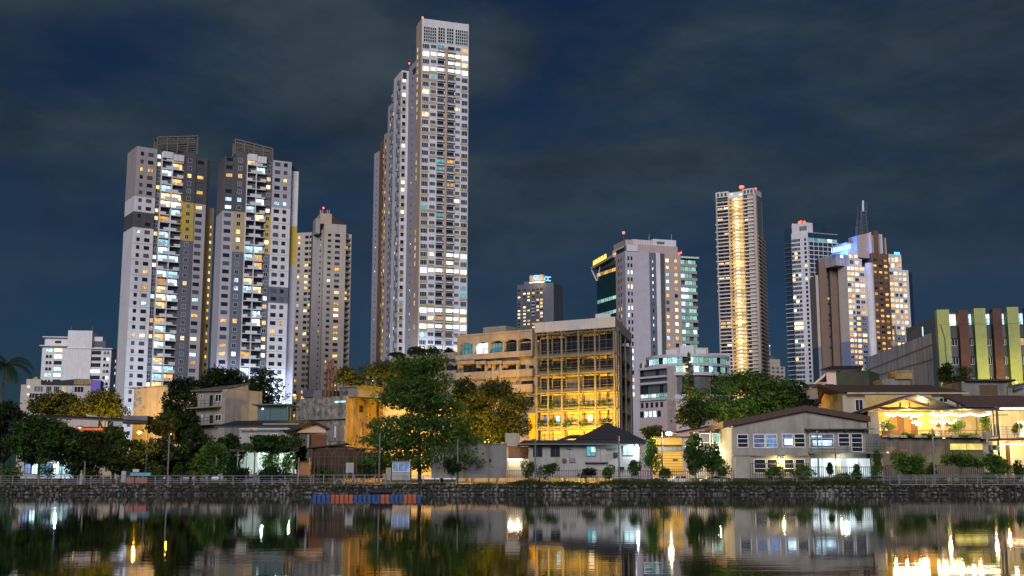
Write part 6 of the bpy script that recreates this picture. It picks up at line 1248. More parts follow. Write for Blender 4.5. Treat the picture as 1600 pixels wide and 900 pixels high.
# ---- railings
def railing(label, x0, x1, Y, n, zs_, mm='galv', base=GZ, r=.03):
    F = FP(x0, 745, Y, x1, 745, Y); rt = thing('railing', label, 'railing', (F.A.x, F.A.y, base)); ht = max(zs_)
    pm = boxmesh('post', .09 if r > .02 else .07, .09, ht, M[mm])
    for k in range(n+1): instp('post', pm, rt, F.pt(F.L*k/n, base), F.ang)
    for z in zs_:
        rr = r*1.5 if z == ht else r; MB().tube(F.pt(-.2, base+z-.02, .04), F.pt(F.L+.2, base+z-.02, .04), rr, rr, 5).build('top_rail' if z == ht else 'rail', M[mm], rt)
    return rt
railing('long grey railing on the left bank in front of the dark trees', -40, 486, 136.2, 26, (.28, .5, .72, 1.02))
railing('railing section in front of the arch trellis, left of the small booth', 490, 602, 135.9, 7, (.3, .68, 1.12))
railing('thin railing in front of the plain boundary wall', 610, 816, 136.2, 8, (.3, 1.02), r=.022)
railing('thin railing half buried in grass in front of the white house and car park', 830, 1136, 136.6, 12, (.45, 1.0), r=.022)
railing('low thin railing in front of the grey hall', 1178, 1390, 136.8, 7, (.5, 1.0), r=.02)
railing('grey railing on the right bank in front of the restaurant', 1404, 1650, 136.0, 6, (.3, .55, .8, 1.1), r=.035)
railing('second railing behind, along the restaurant wall foot', 1380, 1660, 139.5, 11, (.3, .6, .95), r=.025)
def picket(label, x0, x1, Y, ht, sp, mm, group=None, rails=(.15, .92)):
    F = FP(x0, 745, Y, x1, 745, Y); rt = thing('bar_fence', label, 'fence', (F.A.x, F.A.y, GZ), group); n = round(F.L/sp); bmh = boxmesh('bar', .06, .035, ht, M[mm])
    for k in range(n+1): instp('bar', bmh, rt, F.pt(F.L*k/n, GZ), F.ang)
    for s in rails: MB().box(F, 0, F.L, GZ+ht*s-.03, GZ+ht*s+.03, .035, .075).build('rail', M[mm], rt)
picket('rusty vertical bar fence in front of the white hipped house', 793, 1012, 143, 1.75, .27, 'rust')
picket('dark vertical bar fence in front of the parked cars', 1013, 1146, 143.5, 1.7, .26, 'darkmetal')
picket('dark bar fence in front of the hall lower windows, under the wall lamp', 1173, 1264, 147.5, 2.6, .27, 'darkmetal', rails=(.05, .97))
picket('dark bar fence in front of the white lit panels', 1268, 1384, 147.2, 2.2, .25, 'darkmetal', rails=(.05, .95))
picket('tall dark bar fence along the restaurant lower wall', 1385, 1640, 147.4, 2.35, .24, 'darkmetal', rails=(.04, .96))
def gpost(label, px, yt, Y, base=GZ):
    p = P(px, 745, Y); rt = thing('bank_post', label, 'post', (p.x, p.y, base), 'plain grey posts along the bank'); z = P(px, yt, Y).z
    MB().tube((p.x, p.y, base), (p.x, p.y, z), .10, .085, 8).build('shaft', M['galv'], rt); MB().tube((p.x, p.y, z+.002), (p.x, p.y, z+.07), .12, .10, 8).build('cap', M['galv'], rt)
    MB().abox(p.x-.16, p.x+.16, p.y-.16, p.y+.16, base-.02, base+.05).build('foot', M['metal'], rt)
for lb, px, yt in (('grey post left of the statue gap in the far left railing', 131.5, 722), ('grey post rising between the dark trees left of the lit green tree', 262, 680), ('grey post standing in front of the bright shelter', 397, 706), ('tall grey post at the right edge of the orange lit wall', 592.5, 678), ('short grey post in front of the left part of the plain wall', 715, 687),
                   ('grey post in front of the left end of the white house', 836.5, 687), ('grey post in front of the right end of the white house', 967.5, 682), ('white grey post before the blue lit windows of the hall', 1279.5, 674), ('grey post in front of the restaurant terrace', 1460.5, 671)):
    gpost(lb, px, yt, 140.5)
# ---- floating pontoon of plastic cubes
F = FP(488, 779, 108.5, 658, 779, 109.5); root = thing('floating_pontoon', 'row of blue and orange plastic float cubes moored below the bank', 'pontoon', (F.A.x, F.A.y, 0)); n = 24; cw = F.L/n
def floatmesh(m_):
    q = MB(); h = .40; a = cw/2-.015; q.prism([(-a+.05, -.25), (a-.05, -.25), (a, -.2), (a, .2), (a-.05, .25), (-a+.05, .25), (-a, .2), (-a, -.2)], -.12, h-.1)
    q.hexa([(-a, -.25, h-.1), (a, -.25, h-.1), (a, .25, h-.1), (-a, .25, h-.1), (-a+.05, -.2, h), (a-.05, -.2, h), (a-.05, .2, h), (-a+.05, .2, h)])
    for x in (-a*.45, a*.45): q.abox(x-.035, x+.035, -.275, -.2501, .02, h-.12)
    return q.mesh('float_cube', M[m_])
fm = {'b': floatmesh('bluefloat'), 'o': floatmesh('orangefloat')}
for i, ch in enumerate('bbbbooooobbbbbboobbbooobb'[:n]):
    for d in (0, -.52): instp('float_cube', fm[ch], root, F.pt(cw*(i+.5), 0, d), F.ang)
p = F.pt(cw*16.2, 0, -.4); MB().tube((p.x, p.y, -.3), (p.x, p.y, 2.2), .05, .05, 6).build('mooring_pole', M['galv'], root)
def tyre(label, px, Y, z):
    p = P(px, 760, Y); r = thing('black_barrel', label, 'barrel', (p.x, p.y, z), 'black barrels on the pontoon'); q = MB()
    q.tube((p.x-.55, p.y, z+.3), (p.x+.55, p.y, z+.3), .28, .28, 12).build('drum', M['rubber'], r)
    q = MB()
    for s in (-.35, .35): q.tube((p.x+s-.03, p.y, z+.3), (p.x+s+.03, p.y, z+.3), .30, .30, 12)
    q.build('hoop', M['darkmetal'], r)
tyre('black barrel lying on the pontoon left of the mooring pole', 588, 109, .40); tyre('black barrel lying on the pontoon right of the mooring pole', 604, 109.2, .40)

# ================================================================== PLANTS
LEAF = dict(dark=leafmat('dark_leaves', (.010, .022, .007), (.030, .056, .014)), mid=leafmat('green_leaves', (.018, .048, .010), (.062, .122, .024)), almond=leafmat('almond_leaves', (.028, .070, .013), (.095, .175, .034)), olive=leafmat('olive_leaves', (.035, .052, .012), (.085, .10, .022)),
            fresh=leafmat('fresh_leaves', (.035, .085, .014), (.10, .18, .035)), palm=leafmat('palm_leaves', (.022, .045, .016), (.05, .085, .03)), grass=leafmat('grass_blades', (.035, .06, .012), (.09, .12, .03)))
NPR = np.random.default_rng(4)
def leafcloud(c, r, n, size, squash=None):
    """n leaf faces scattered through the outer shells of clumps c (k,3) with radii r (k,3)"""
    c = np.asarray(c, float); r = np.asarray(r, float); wt = (r[:, 0]*r[:, 2])**.9; idx = NPR.choice(len(c), n, p=wt/wt.sum())
    d = NPR.normal(size=(n, 3)); d /= np.linalg.norm(d, axis=1)[:, None]; rad = NPR.uniform(.25, 1, n)**.55*NPR.choice([1.0]*9+[1.15, 1.15, 1.4], n)
    p = c[idx]+d*r[idx]*rad[:, None]
    nrm = NPR.normal(size=(n, 3))*.8+d*.5+np.array([0, -.1, .5]); nrm /= np.linalg.norm(nrm, axis=1)[:, None]
    a = np.cross(nrm, NPR.normal(size=(n, 3))); a /= np.linalg.norm(a, axis=1)[:, None]; b_ = np.cross(nrm, a); s = size*NPR.uniform(.55, 1.35, n)[:, None]
    v = np.stack([p-a*s, p-b_*s*.45+a*s*.1, p+a*s, p+b_*s*.45+a*s*.1], 1).reshape(-1, 3); return v
def leafobj(name, v, mt, root):
    v = v-np.array(root.location)[None]; n = len(v)//4; me = bpy.data.meshes.new(name); me.vertices.add(len(v)); me.vertices.foreach_set('co', v.astype(np.float32).ravel())
    me.loops.add(n*4); me.loops.foreach_set('vertex_index', np.arange(n*4, dtype=np.int32)); me.polygons.add(n); me.polygons.foreach_set('loop_start', np.arange(0, n*4, 4, dtype=np.int32))
    me.materials.append(mt); me.update(calc_edges=True); me.validate(); return link(bpy.data.objects.new(name, me), root)
def tree(label, cx, yt, yb, w, Y, n=4500, leaf='dark', size=.28, k=14, style='round', trunk=True, cat='tree', name='tree', group=None, seed=None, depth=.8, tr=.22, base=GZ, rr=(.26, .42)):
    rng = random.Random(seed or hash((cx, yt)) % 9999 if seed is None else seed); rng = random.Random(int(cx*7+yt*13+Y))
    c = P(cx, (yt+yb)/2, Y); W_, H = sz(w, Y), P(cx, yt, Y).z-P(cx, yb, Y).z
    rt = thing(name, label, cat, (c.x, Y, base), group); cs, rs = [], []
    if style == 'layer':
        nl = 6
        for i in range(nl):
            s = i/(nl-1); z = c.z-H/2+H*(.06+.86*s); rad = W_/2*(1.0-.62*s**1.3)
            for j in range(7):
                a = 2*math.pi*j/7+rng.uniform(-.4, .4); q = rng.uniform(.45, .72)*rad
                cs.append((c.x+q*math.cos(a), Y+q*math.sin(a)*.9, z+rng.uniform(-.7, .7))); rs.append((rad*.42, rad*.42, H*.075+.2))
            cs.append((c.x, Y, z)); rs.append((rad*.4, rad*.4, H*.09))
    elif style == 'cone':
        for i in range(11):
            s = i/10; rad = W_/2*(1-s)**.8+.12
            for j in range(5):
                a = 2*math.pi*(j+.5*(i % 2))/5; g_ = rng.uniform(.35, .75); cs.append((c.x+rad*g_*math.cos(a), Y+rad*g_*math.sin(a), c.z-H/2+H*s+rng.uniform(-.04, .04)*H)); rs.append((rad*.42+.1, rad*.42+.1, H*rng.uniform(.02, .05)))
    else:
        for i in range(k):
            a, z = rng.uniform(0, 2*math.pi), rng.uniform(-1, 1) if style == 'round' else rng.uniform(-.5, 1)
            rad = math.sqrt(max(0, 1-z*z))*rng.uniform(.25, .8); f = rng.uniform(*rr)
            if style == 'dome': rad = math.sqrt(max(0, 1-max(0, z)**2))*rng.uniform(.2, .82)
            cs.append((c.x+rad*math.cos(a)*W_/2, Y+rad*math.sin(a)*W_/2*depth, c.z+z*H/2*.68)); rs.append((f*W_*.62, f*W_*.55*depth, f*H*.66))
    leafobj('crown', leafcloud(cs, rs, n, size), LEAF[leaf], rt)
    if trunk:
        q = MB(); top = c.z-H*(.15 if style in ('round', 'dome') else -.45); b0 = Vector((c.x+rng.uniform(-.2, .2), Y, base-.05)); mid = Vector((c.x+rng.uniform(-.3, .3), Y, base+(top-base)*.55)); tp = Vector((c.x, Y, top))
        q.tube(b0, mid, tr, tr*.75, 7); q.tube(mid, tp, tr*.75, tr*.35, 7); o = q.build('trunk', M['bark'], rt)
        q = MB()
        for i in rng.sample(range(len(cs)), min(8, len(cs))): e = Vector(cs[i]); s_ = mid.lerp(tp, rng.uniform(.1, .9)); md = s_.lerp(e, .5)+Vector((0, 0, -.25)); q.tube(s_, md, tr*.36, tr*.22, 5, 0, False); q.tube(md, e, tr*.22, tr*.08, 5, 0, False)
        q.build('branch', M['bark'], rt)
    return rt
def shrub(label, cx, yt, yb, w, Y, n=700, leaf='mid', size=.17, k=8, cat='shrub', name='shrub', group=None, base=GZ, stems=True):
    rt = tree(label, cx, yt, yb, w, Y, n, leaf, size, k, 'round', False, cat, name, group, base=base, rr=(.3, .48))
    if stems:
        q = MB(); c = P(cx, yb, Y); top = P(cx, (yt*.6+yb*.4), Y).z; rng = random.Random(int(cx))
        for j in range(4): q.tube((c.x+rng.uniform(-.1, .1), Y, base), (c.x+rng.uniform(-.35, .35)*sz(w, Y), Y+rng.uniform(-.3, .3), max(top, base+.2)), .03, .015, 4)
        q.build('stem', M['bark'], rt)
    return rt
# left bank trees
tree('dark bushy tree over the left end of the railing, second from the left edge', 62, 642, 733, 130, 149, 9500, 'mid', .24, 46, rr=(.14, .24))
tree('dark tree mass against the left edge of the photo behind the palm', 6, 624, 726, 110, 164, 7500, 'dark', .27, 40, rr=(.14, .24))
tree('low green tree lit yellow at its right, below the long low building', 95, 614, 662, 105, 200, 4500, 'olive', .3, 16, 'dome')
tree('rounded tree lit strong yellow left of the orange blank wall', 165, 612, 664, 88, 200, 4500, 'olive', .3, 14, 'dome')
tree('dark tree filling the gap below the blank lit wall', 286, 636, 700, 76, 181, 5500, 'dark', .25, 40, rr=(.15, .25))
tree('dark tree behind the railing below the pavilion', 140, 668, 754, 120, 152, 8500, 'dark', .23, 44, rr=(.14, .24))
tree('dark tree under the orange street lamp', 206, 682, 754, 96, 151, 7000, 'dark', .23, 40, rr=(.14, .24))
tree('dark tree right of the orange street lamp by the tall post', 264, 672, 752, 96, 153, 7000, 'dark', .23, 40, rr=(.14, .24))
tree('small dark tree between lamp and grey house', 258, 645, 690, 50, 176, 2600, 'olive', .26, 12)
tree('large dark tree left of the grey two storey house', 284, 580, 694, 84, 196, 8000, 'dark', .27, 44, rr=(.15, .25))
tree('large dark tree rising behind the grey two storey house', 348, 568, 640, 120, 203, 8000, 'dark', .29, 44, rr=(.14, .24))
tree('dark tree with bright lights showing through, right of the grey house', 413, 578, 650, 84, 199, 3600, 'dark', .28, 20)
tree('small bright green tree lit from the right on the bank', 328, 686, 752, 70, 144, 5600, 'fresh', .18, 34, rr=(.15, .26))
tree('wide flat creeper canopy over the bright shelter', 425, 678, 712, 128, 146.5, 6500, 'mid', .2, 44, rr=(.12, .22), tr=.12)
shrub('hanging green foliage in front of the bright shelter, middle', 425, 706, 742, 44, 146, 1100, 'fresh', .17)
shrub('hanging green foliage in front of the bright shelter, right end', 452, 704, 744, 24, 145.6, 700, 'fresh', .16)
shrub('light green bush at the far left behind the railing', 18, 722, 752, 46, 141, 1100, 'fresh', .17)
shrub('thin bush by the railing lit blue behind, left', 75, 722, 750, 30, 142, 350, 'mid', .16)
shrub('low bush right of the snack kiosk', 250, 726, 748, 34, 142, 600, 'mid', .16)
shrub('small bush beside the tall post on the left bank', 275, 722, 748, 22, 141.5, 500, 'mid', .15)
tree('dark tree between the orange lamp tree and the tall post tree', 236, 690, 754, 74, 149, 5000, 'dark', .22, 36, rr=(.15, .25))
tree('dark tree behind the pavilion front, left part', 98, 664, 728, 84, 160, 5500, 'dark', .24, 36, rr=(.15, .25))
tree('dark tree above the snack kiosk in front of the roof box', 180, 664, 712, 60, 161, 4200, 'mid', .23, 32, rr=(.15, .25))
tree('dark tree at the foot of the grey two storey house', 300, 668, 712, 64, 166, 4500, 'dark', .23, 32, rr=(.15, .25))
tree('dark bush tree between the creeper canopy and the peach gable house', 468, 690, 745, 30, 150, 1800, 'dark', .2, 20, rr=(.15, .25))
shrub('dark hedge behind the left railing, in front of the lit green tree', 372, 728, 752, 60, 143, 1600, 'dark', .16)
shrub('dark hedge behind the left railing, below the bright shelter', 432, 730, 752, 70, 143, 1800, 'dark', .16)
shrub('scrub behind the arch trellis, left', 505, 722, 750, 34, 145, 900, 'mid', .16)
shrub('scrub behind the arch trellis, right', 570, 716, 750, 44, 145, 1200, 'mid', .16)
tree('dark tree between the lit green tree and the creeper canopy', 358, 672, 746, 64, 151, 4800, 'dark', .22, 36, rr=(.15, .25))
tree('dark tree in front of the low house wall below the grey house', 312, 664, 740, 60, 157, 4800, 'dark', .23, 36, rr=(.15, .25))
# middle trees
tree('broad tree with yellow lit leaves behind the stained block', 604, 556, 645, 156, 214, 11000, 'olive', .28, 56, rr=(.13, .22))
tree('low yellow lit tree beside the antenna mast', 545, 575, 612, 60, 212, 2600, 'olive', .3, 12)
tree('tall layered almond tree at the bank beside the ticket booth', 655, 556, 728, 228, 149, 24000, 'almond', .24, 14, 'layer', tr=.25)
tree('dense tree lit yellow from below, left of the framed office', 778, 586, 704, 128, 176, 14000, 'olive', .24, 66, rr=(.13, .22))
tree('shorter yellow lit tree just right of the almond tree', 738, 606, 700, 84, 178, 7500, 'olive', .24, 44, rr=(.14, .24))
tree('tall narrow tree between the almond tree and the yellow lit tree', 728, 586, 684, 66, 180, 5000, 'dark', .25, 34, rr=(.16, .26))
shrub('round clipped dark bush behind the boundary wall', 718, 672, 698, 44, 152, 1600, 'dark', .18, stems=False)
tree('yellow lit leaning tree behind the boundary wall', 690, 640, 700, 60, 188, 3000, 'olive', .26, 14)
tree('small round tree on the grass in front of the boundary wall', 707, 716, 744, 31, 138.6, 1100, 'dark', .14, 10, tr=.05)
for k, (cx, yt, w) in enumerate(((622, 549, 30), (650, 543, 34), (680, 541, 40), (704, 545, 24))):
    shrub(('leftmost', 'second', 'third', 'rightmost')[k]+' dark bush on the roof of the low concrete wing', cx, yt, 560, w, 246, 800, 'dark', .3, base=P(600, 557, 246).z-.1, stems=False, group='bushes on the concrete wing roof')
# right trees
tree('largest round tree behind the grey hall, left of the golden tower foot', 1165, 574, 672, 210, 186, 19000, 'almond', .27, 70, 'round', tr=.5, rr=(.12, .2))
tree('dark tree at the right end of the big tree', 1240, 590, 664, 84, 194, 6200, 'dark', .28, 34, rr=(.16, .26))
tree('dark tree below the araucaria, left end of the big tree', 1082, 625, 668, 60, 184, 3200, 'dark', .28, 14)
tree('slender tiered araucaria standing before the curved office', 1077, 553, 645, 36, 190, 1500, 'mid', .2, 14, 'cone', tr=.14)
tree('dark bushy tree on the bank by the covered way', 1084, 674, 744, 40, 147, 3000, 'mid', .2, 22, rr=(.18, .3), tr=.1)
tree('small leafy tree in front of the covered way posts', 1112, 690, 738, 40, 146, 2000, 'mid', .17, 12, tr=.06)
tree('bright green tree lit by the cold lamp of the white house', 1018, 682, 742, 30, 146.5, 2000, 'fresh', .16, 12, tr=.06)
tree('tree lit orange behind the pyramid roof', 1022, 664, 690, 46, 176, 1500, 'olive', .24, 10)
for lb, cx, yt, yb, w, lf in (('leafy plant by the warm strip lamp', 824, 718, 748, 26, 'fresh'), ('bushy plant behind the bar fence in front of the white house windows', 858, 722, 746, 40, 'mid'), ('low dark plant in the middle of the white house fence', 922, 732, 748, 36, 'dark'), ('light green plant near the right half of the white house fence', 950, 727, 746, 24, 'fresh'), ('green plant under the cold lamp', 990, 720, 746, 22, 'mid'),
                            ('dark plant by the bar fence left of the parked cars', 1040, 728, 748, 24, 'mid'), ('yellow green lit shrub right of the parked cars', 1128, 716, 748, 34, 'fresh'),
                            ('shrub below the hall wall lamp', 1212, 729, 748, 42, 'fresh'), ('taller shrub right of the hall wall lamp', 1256, 727, 749, 40, 'fresh'), ('thin plant in front of the white lit panels, left', 1296, 722, 746, 14, 'mid'), ('thin plant in front of the white lit panels, right', 1340, 724, 748, 18, 'mid'), ('grassy shrub at the end of the hall bank', 1322, 737, 752, 60, 'mid')):
    shrub(lb, cx, yt, yb, w, 141.5, 900, lf, .15)
shrub('tall creeper lit green at the right end of the hall', 1370, 706, 748, 18, 146.5, 1500, 'fresh', .15)
tree('bushy frangipani lit from above left of the restaurant post', 1424, 704, 744, 60, 141.5, 3000, 'fresh', .18, 12, tr=.06)
shrub('small bush just left of the restaurant post', 1456, 724, 744, 18, 141.2, 700, 'mid', .15)
tree('wide frangipani leaning left in front of the lit slot window', 1502, 704, 732, 78, 141.5, 3000, 'fresh', .18, 12, tr=.06)
tree('leafy frangipani in front of the restaurant right end', 1552, 708, 742, 50, 141.8, 2400, 'fresh', .18, 12, tr=.06)
shrub('low bright plant at the foot of the frangipani', 1545, 738, 752, 32, 140.5, 700, 'fresh', .14)
shrub('dark plant near the right edge on the bank', 1592, 716, 748, 22, 141.8, 800, 'mid', .16)
tb = zT
for lb, cx, yt, yb, w, lf in (('leafy plant at the left end of the terrace', 1386, 656, 676, 26, 'fresh'), ('flower box plant on the terrace, left', 1418, 676, 683, 22, 'mid'), ('flower box plant on the terrace, middle', 1448, 677, 683, 24, 'mid'), ('broad plant on the terrace behind the white columns', 1497, 657, 678, 36, 'fresh'), ('tall plant at the right end of the terrace', 1537, 646, 678, 32, 'fresh'), ('long low plant along the terrace rail, right', 1506, 677, 683, 44, 'fresh'), ('small green plant on the annex balcony', 1590, 662, 676, 16, 'fresh')):
    shrub(lb, cx, yt, yb, w, 151.6 if yt > 670 else 155, 700, lf, .14, base=tb, stems=yt < 670)
tree('dark tree with a thin crown in front of the left lime pilaster', 1480, 568, 606, 34, 205, 1600, 'dark', .24, 10); shrub('scrub on the roofs below the maroon pilaster', 1502, 572, 600, 40, 206, 900, 'olive', .22, base=GZ, stems=True)
# plants on the framed office
F_, cuu, lv = FRM
for i, zi in ((1, lv[2]), (3, lv[4]), (4, lv[5])):
    for j in range(5):
        if i == 1 and j == 4: continue
        u = cuu[j]+(.9 if i == 1 else 1.3); p = F_.pt(u, zi, -.5); base = zi+.5; rt = thing('balcony_plant', 'leafy trough plant on the framed office, %s balcony row, %s bay from the left' % ({1: 'second', 3: 'fourth', 4: 'fifth'}[i], ('first', 'second', 'third', 'fourth', 'fifth')[j]), 'plant', (p.x, p.y, base), 'plants on the balconies of the framed office')
        W_ = (1.0 if i == 1 else 1.5)*RNG.uniform(.8, 1.2); cs = [(p.x+RNG.uniform(-.6, .6)*W_, p.y+RNG.uniform(-.15, .15), base+RNG.uniform(.2, .9)) for _ in range(6)]
        leafobj('foliage', leafcloud(cs, [(.55*W_, .3, .42)]*6, 420, .15), LEAF['mid'], rt)
        q = MB()
        for _ in range(4): q.tube((p.x, p.y, base), Vector(cs[_]), .03, .012, 4)
        q.build('stem', M['bark'], rt)
# palm at the left edge
p = P(1, 740, 172); top = P(0, 572, 172); rt = thing('palm_tree', 'coconut palm with drooping fronds at the left edge', 'palm', (p.x, 172, GZ)); q = MB(); n = 8; pts = [Vector((p.x-.9+.9*(k/n)**1.5*.6, 172, GZ+(top.z-GZ)*k/n)) for k in range(n+1)]
for k in range(n): q.tube(pts[k], pts[k+1], .24-.012*k, .24-.012*(k+1), 7)
q.build('trunk', M['bark'], rt); hd = pts[-1]; rng = random.Random(3)
for k in range(17):
    az = 2*math.pi*k/17+rng.uniform(-.15, .15); el = rng.uniform(-.1, 1.0); Lf = rng.uniform(4.6, 6.0); q = MB(); pr = hd; d = Vector((math.cos(az)*math.cos(el), math.sin(az)*math.cos(el), math.sin(el))); ns = 14
    side = d.cross(Vector((0, 0, 1))).normalized()
    for s in range(ns):
        nx_ = pr+d*(Lf/ns); q.tube(pr, nx_, .035*(1-s/ns)+.008, .035*(1-(s+1)/ns)+.008, 4, 0, False); ll = 1.25*math.sin(math.pi*(s+1.2)/(ns+1.6))
        if s > 0:
            for sg in (-1, 1):
                for o_ in (0, .5): a = pr.lerp(nx_, o_); tip = a+side*sg*ll*.8+d*ll*.35+Vector((0, 0, -ll*.45)); wv = d*.055; q.quad(a-wv, a+wv, tip+wv*.2, tip-wv*.2)
        pr = nx_; d = (d+Vector((0, 0, -.16))).normalized()
    q.build('frond', LEAF['palm'], rt)
# ---- grass along the wall top (nobody could count it)
n = 26000; gx = NPR.uniform(-62, 62, n); px_ = 800+gx/136*FPX
hmax = np.interp(px_, [0, 560, 640, 790, 830, 900, 1000, 1140, 1180, 1260, 1330, 1380, 1400, 1600], [.12, .15, .3, .42, .75, .6, .85, .65, .8, .9, 1.0, .45, .12, .1])
hmax = hmax*(.75+.35*np.sin(gx*.9)*np.sin(gx*.37+1)); gy = NPR.uniform(BY+.05, BY+1.5, n)
keep = NPR.uniform(0, 1, n) < np.clip(hmax*2.2, .12, 1); gx, gy, hmax = gx[keep], gy[keep], hmax[keep]; n = len(gx); hh = hmax*NPR.uniform(.4, 1, n); an = NPR.uniform(0, math.pi, n); wx, wy = np.cos(an)*.045, np.sin(an)*.045; lx, ly = NPR.normal(0, .35, n)*hh, NPR.normal(-.1, .35, n)*hh
zb_ = np.full(n, GZ-.03); bx = np.stack([gx-wx, gy-wy, zb_], 1); cx_ = np.stack([gx+wx, gy+wy, zb_], 1); tx = np.stack([gx+lx+wx*.3, gy+ly+wy*.3, zb_+hh], 1); ty = np.stack([gx+lx-wx*.3, gy+ly-wy*.3, zb_+hh], 1)
o = leafobj('grass', np.stack([bx, cx_, tx, ty], 1).reshape(-1, 3), LEAF['grass'], so); o.parent = None; o.location = so.location; tag(o, 'unmown grass growing along the top of the stone wall', None, None, 'stuff')
n = 1400; gx = NPR.uniform(-62, 62, n); cs = np.stack([gx, np.full(n, BY-.12), NPR.uniform(.55, 1.15, n)], 1); kp = NPR.uniform(0, 1, n) < .5+.4*np.sin(gx*.6); cs = cs[kp]
o = leafobj('wall_weeds', leafcloud(cs, np.full((len(cs), 3), .14), 5200, .07), LEAF['dark'], so); o.parent = None; tag(o, 'weeds and creepers hanging over the stone wall', None, None, 'stuff')

# ================================================================== LAMPS
def lamp(label, px, py, Y, col, power, lens, pole=True, r=.2, arm=1.0, base=GZ, ly=.45, aim=None, spot=None):
    p = P(px, py, Y); rt = thing('street_lamp', label, 'street lamp', (p.x+arm, p.y, base))
    if pole:
        MB().tube((p.x+arm, p.y, base), (p.x+arm, p.y, p.z+.35), .09, .06, 7).build('pole', M['darkmetal'], rt)
        MB().tube((p.x+arm, p.y, p.z+.33), (p.x, p.y, p.z+.22), .045, .04, 6).build('arm', M['darkmetal'], rt)
    hd_ = MB().hexa([(p.x-.3, p.y-.14, p.z+.1), (p.x+.3, p.y-.14, p.z+.1), (p.x+.3, p.y+.14, p.z+.1), (p.x-.3, p.y+.14, p.z+.1), (p.x-.2, p.y-.09, p.z+.24), (p.x+.2, p.y-.09, p.z+.24), (p.x+.2, p.y+.09, p.z+.24), (p.x-.2, p.y+.09, p.z+.24)]).build('lamp_head', M['darkmetal'], rt)
    MB().ball(p-Vector((0, .02, .04)), r, 0, 10, 6, (1, .9, .6)).build('lamp_lens', lens, hd_)
    plight('lamp_light', p-Vector((0, .25, ly)), power, col, .12, rt, spot, aim); return rt
SOD = (1.0, .50, .022)
LS, LW, LC = emit('sodium_lens', (1.0, .55, .12), 10), emit('warm_white_lens', (1.0, .86, .60), 16), emit('cold_white_lens', (.8, .95, 1.0), 12)
lamp('orange street lamp glowing among the left trees', 218, 675, 146, SOD, 1700, LS, r=.3)
lamp('assumed orange street lamp behind the pavilion lighting the rounded yellow tree', 182, 668, 192, SOD, 20000, LS, ly=.6, arm=.8, aim=P(140, 636, 201), spot=125)  # unseen lamp, assumed from the yellow light on these trees
lamp('assumed orange street lamp in front of the blank plastered wall', 250, 655, 201.5, SOD, 2200, LS, arm=.8, aim=P(228, 640, 210), spot=120)  # unseen lamp, assumed from the orange light on the wall
lamp('bright white street lamp with warm glare between white house and covered way', 1045, 677, 152, (1.0, .82, .5), 5200, LW, r=.42, arm=-.9)
lamp('assumed orange street lamp behind the almond tree lighting the ochre wall', 612, 690, 173, SOD, 2600, LS, arm=-.8)  # unseen lamp assumed behind the leaves, to light the ochre wall
lamp('assumed orange street lamp between the almond tree and the boundary wall', 672, 652, 174, SOD, 9000, LS, arm=.8)  # unseen lamp assumed here for the yellow glow behind the almond tree
lamp('assumed orange street lamp hidden behind the dense yellow lit tree', 756, 690, 166, SOD, 10000, LS, arm=.7)  # unseen lamp assumed below the crown to light it yellow
lamp('assumed orange street lamp behind the stained block lighting the broad tree', 575, 624, 203, SOD, 14000, LS, arm=.7, aim=P(606, 592, 214), spot=130)  # unseen lamp added to brighten the broad tree, assumed from its yellow leaves
lamp('added warm lamp hidden behind the covered way roof lighting the largest round tree', 1150, 664, 172, (1.0, .85, .45), 4500, LW, arm=.7, aim=P(1170, 630, 186), spot=135)  # unseen lamp added to brighten the big tree
lamp('assumed yellow lamp hidden behind the grey house lighting the lime pilasters', 1588, 597, 238, (1.0, .78, .12), 4000, LS, arm=.7, aim=P(1575, 580, 247), spot=140)  # unseen lamp added to brighten the pilasters, assumed from their yellow foot
lamp('assumed orange street lamp at the left foot of the framed office', 850, 690, 203, SOD, 26000, LS, arm=.7)  # unseen lamp assumed for the yellow light on the lower floors
lamp('assumed orange street lamp on a thin arm in front of the framed office', 905, 690, 198, SOD, 26000, LS, arm=1.0)  # lamp position below the roofline is assumed from the lit lower floors
lamp('assumed orange street lamp at the right foot of the framed office behind the pyramid roof', 950, 687, 195, SOD, 24000, LS, arm=.8)  # third unseen lamp assumed for the same yellow floors
lamp('small orange lamp on a pole between teal shed and stained block', 460, 617, 178, SOD, 300, LS, r=.2, arm=.3)
lamp('small orange lamp under the grey two storey house', 268, 678, 172, SOD, 420, LS, r=.15, arm=.4)
lamp('cold white lamp under the creeper canopy in front of the bright shelter', 413, 708, 149, (.75, .98, .95), 1100, LC, r=.16, arm=.5)
lamp('cold white lamp at the right of the bright shelter', 455, 712, 149.3, (.75, .98, .92), 500, LC, r=.12, arm=.4)
lamp('cold floodlight behind the dark tree right of the grey house', 412, 612, 214, (.78, .9, 1.0), 9000, LC, r=.5, arm=.6)
lamp('cold white lamp behind the left railing under the dark trees', 92, 722, 156, (.6, .8, 1.0), 900, LC, r=.14, arm=.4)
lamp('warm lamp inside the pavilion in the left trees', 125, 668, 168, (1.0, .62, .16), 900, LS, pole=False, r=.12)
p = lamp('warm wall lamp between the lower windows of the hall', 1221, 717, 149.4, (1.0, .72, .22), 330, LW, pole=False, r=.14, arm=0)
lamp('warm wall lamp between the two white lit panels', 1310, 716.5, 149.2, (1.0, .8, .5), 120, LW, pole=False, r=.12, arm=0)
plight('panel_light', P(1318, 716, 148.6), 110, (.75, .95, 1.0), .4)
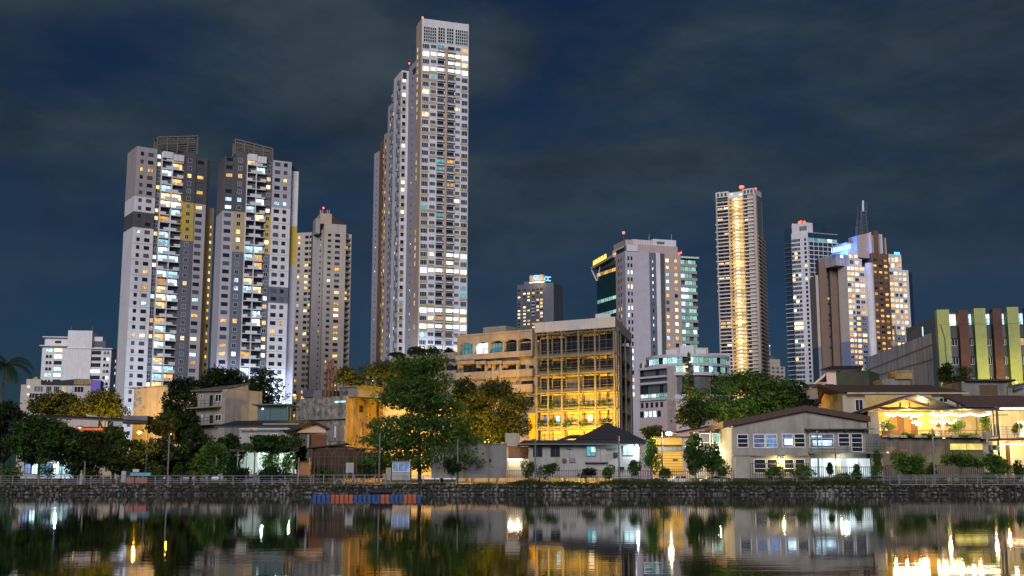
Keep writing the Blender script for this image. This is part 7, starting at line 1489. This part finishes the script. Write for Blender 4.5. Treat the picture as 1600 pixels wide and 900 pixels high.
plight('sign_light', P(1316, 387, 677), 22000, (.02, .16, 1.0), 2.0); plight('roof_flood', P(838, 438.5, 1088), 5000, (1.0, .7, .4), 1.0)
F = FP(596, 740, 184, 712, 740, 184); root = TH('ochre_house', 'ochre house wall lit strong yellow behind the almond tree', 'house', F); wb(root, 'wall', F, 597, 632, 712, 747, -6, 0, 'sand'); wb(root, 'eave', F, 594, 629.5, 715, 632, -6.5, .5, 'boundary')
for k in range(4): ww(root, F, 606+k*26, 652, 618+k*26, 668, 2, 1, 'darkframe', 'dim', .01)
for k in range(9): wb(root, 'pilaster', F, 600+k*13, 634, 602.5+k*13, 747, .0, .2, 'sand')
lamp('assumed cold floodlight behind trees at the foot of the second banded tower', 438, 606, 424, (.62, .78, 1.0), 90000, LC, r=.6, arm=.8)  # unseen floodlight, assumed from the bluish light low on the tower
lamp('assumed cold floodlight at the foot of the tallest tower', 705, 552, 432, (.62, .76, 1.0), 50000, LC, r=.6, arm=.8)  # unseen floodlight added here, assumed from the bluish lower floors
# pale statue like post by the left railing, parasol-like tarp
p = P(127, 744, 139); rt = thing('white_statue', 'small pale statue standing behind the left railing', 'statue', (p.x, p.y, GZ)); q = MB(); q.abox(p.x-.2, p.x+.2, p.y-.2, p.y+.2, GZ, GZ+.35).build('plinth', M['housegrey'], rt)
q = MB()
for z, r in ((.35, .16), (.6, .2), (.85, .17), (1.1, .2), (1.3, .13)): q.ball((p.x, p.y, GZ+z), r, 0, 8, 5)
q.ball((p.x, p.y, GZ+1.55), .12, 0, 8, 5); q.build('figure', M['wallwhite'], rt)
# blue lit goods under the left trees
F = FP(40, 740, 158, 116, 740, 158); root = TH('lit_shopfront', 'shop front with cold blue lit panes glimpsed under the left trees', 'shop', F); wb(root, 'wall', F, 36, 722, 116, 748, -3, 0, 'wallwhite')
for k in range(7): ww(root, F, 38+k*11, 724, 48+k*11, 741, 2, 2, 'darkframe', ('bluelit', 'cool', 'teal', 'bluelit', 'cool', 'green', 'bluelit')[k], .02)
wb(root, 'roof', F, 33, 719.5, 119, 722, -4, 1.2, 'roofdark')
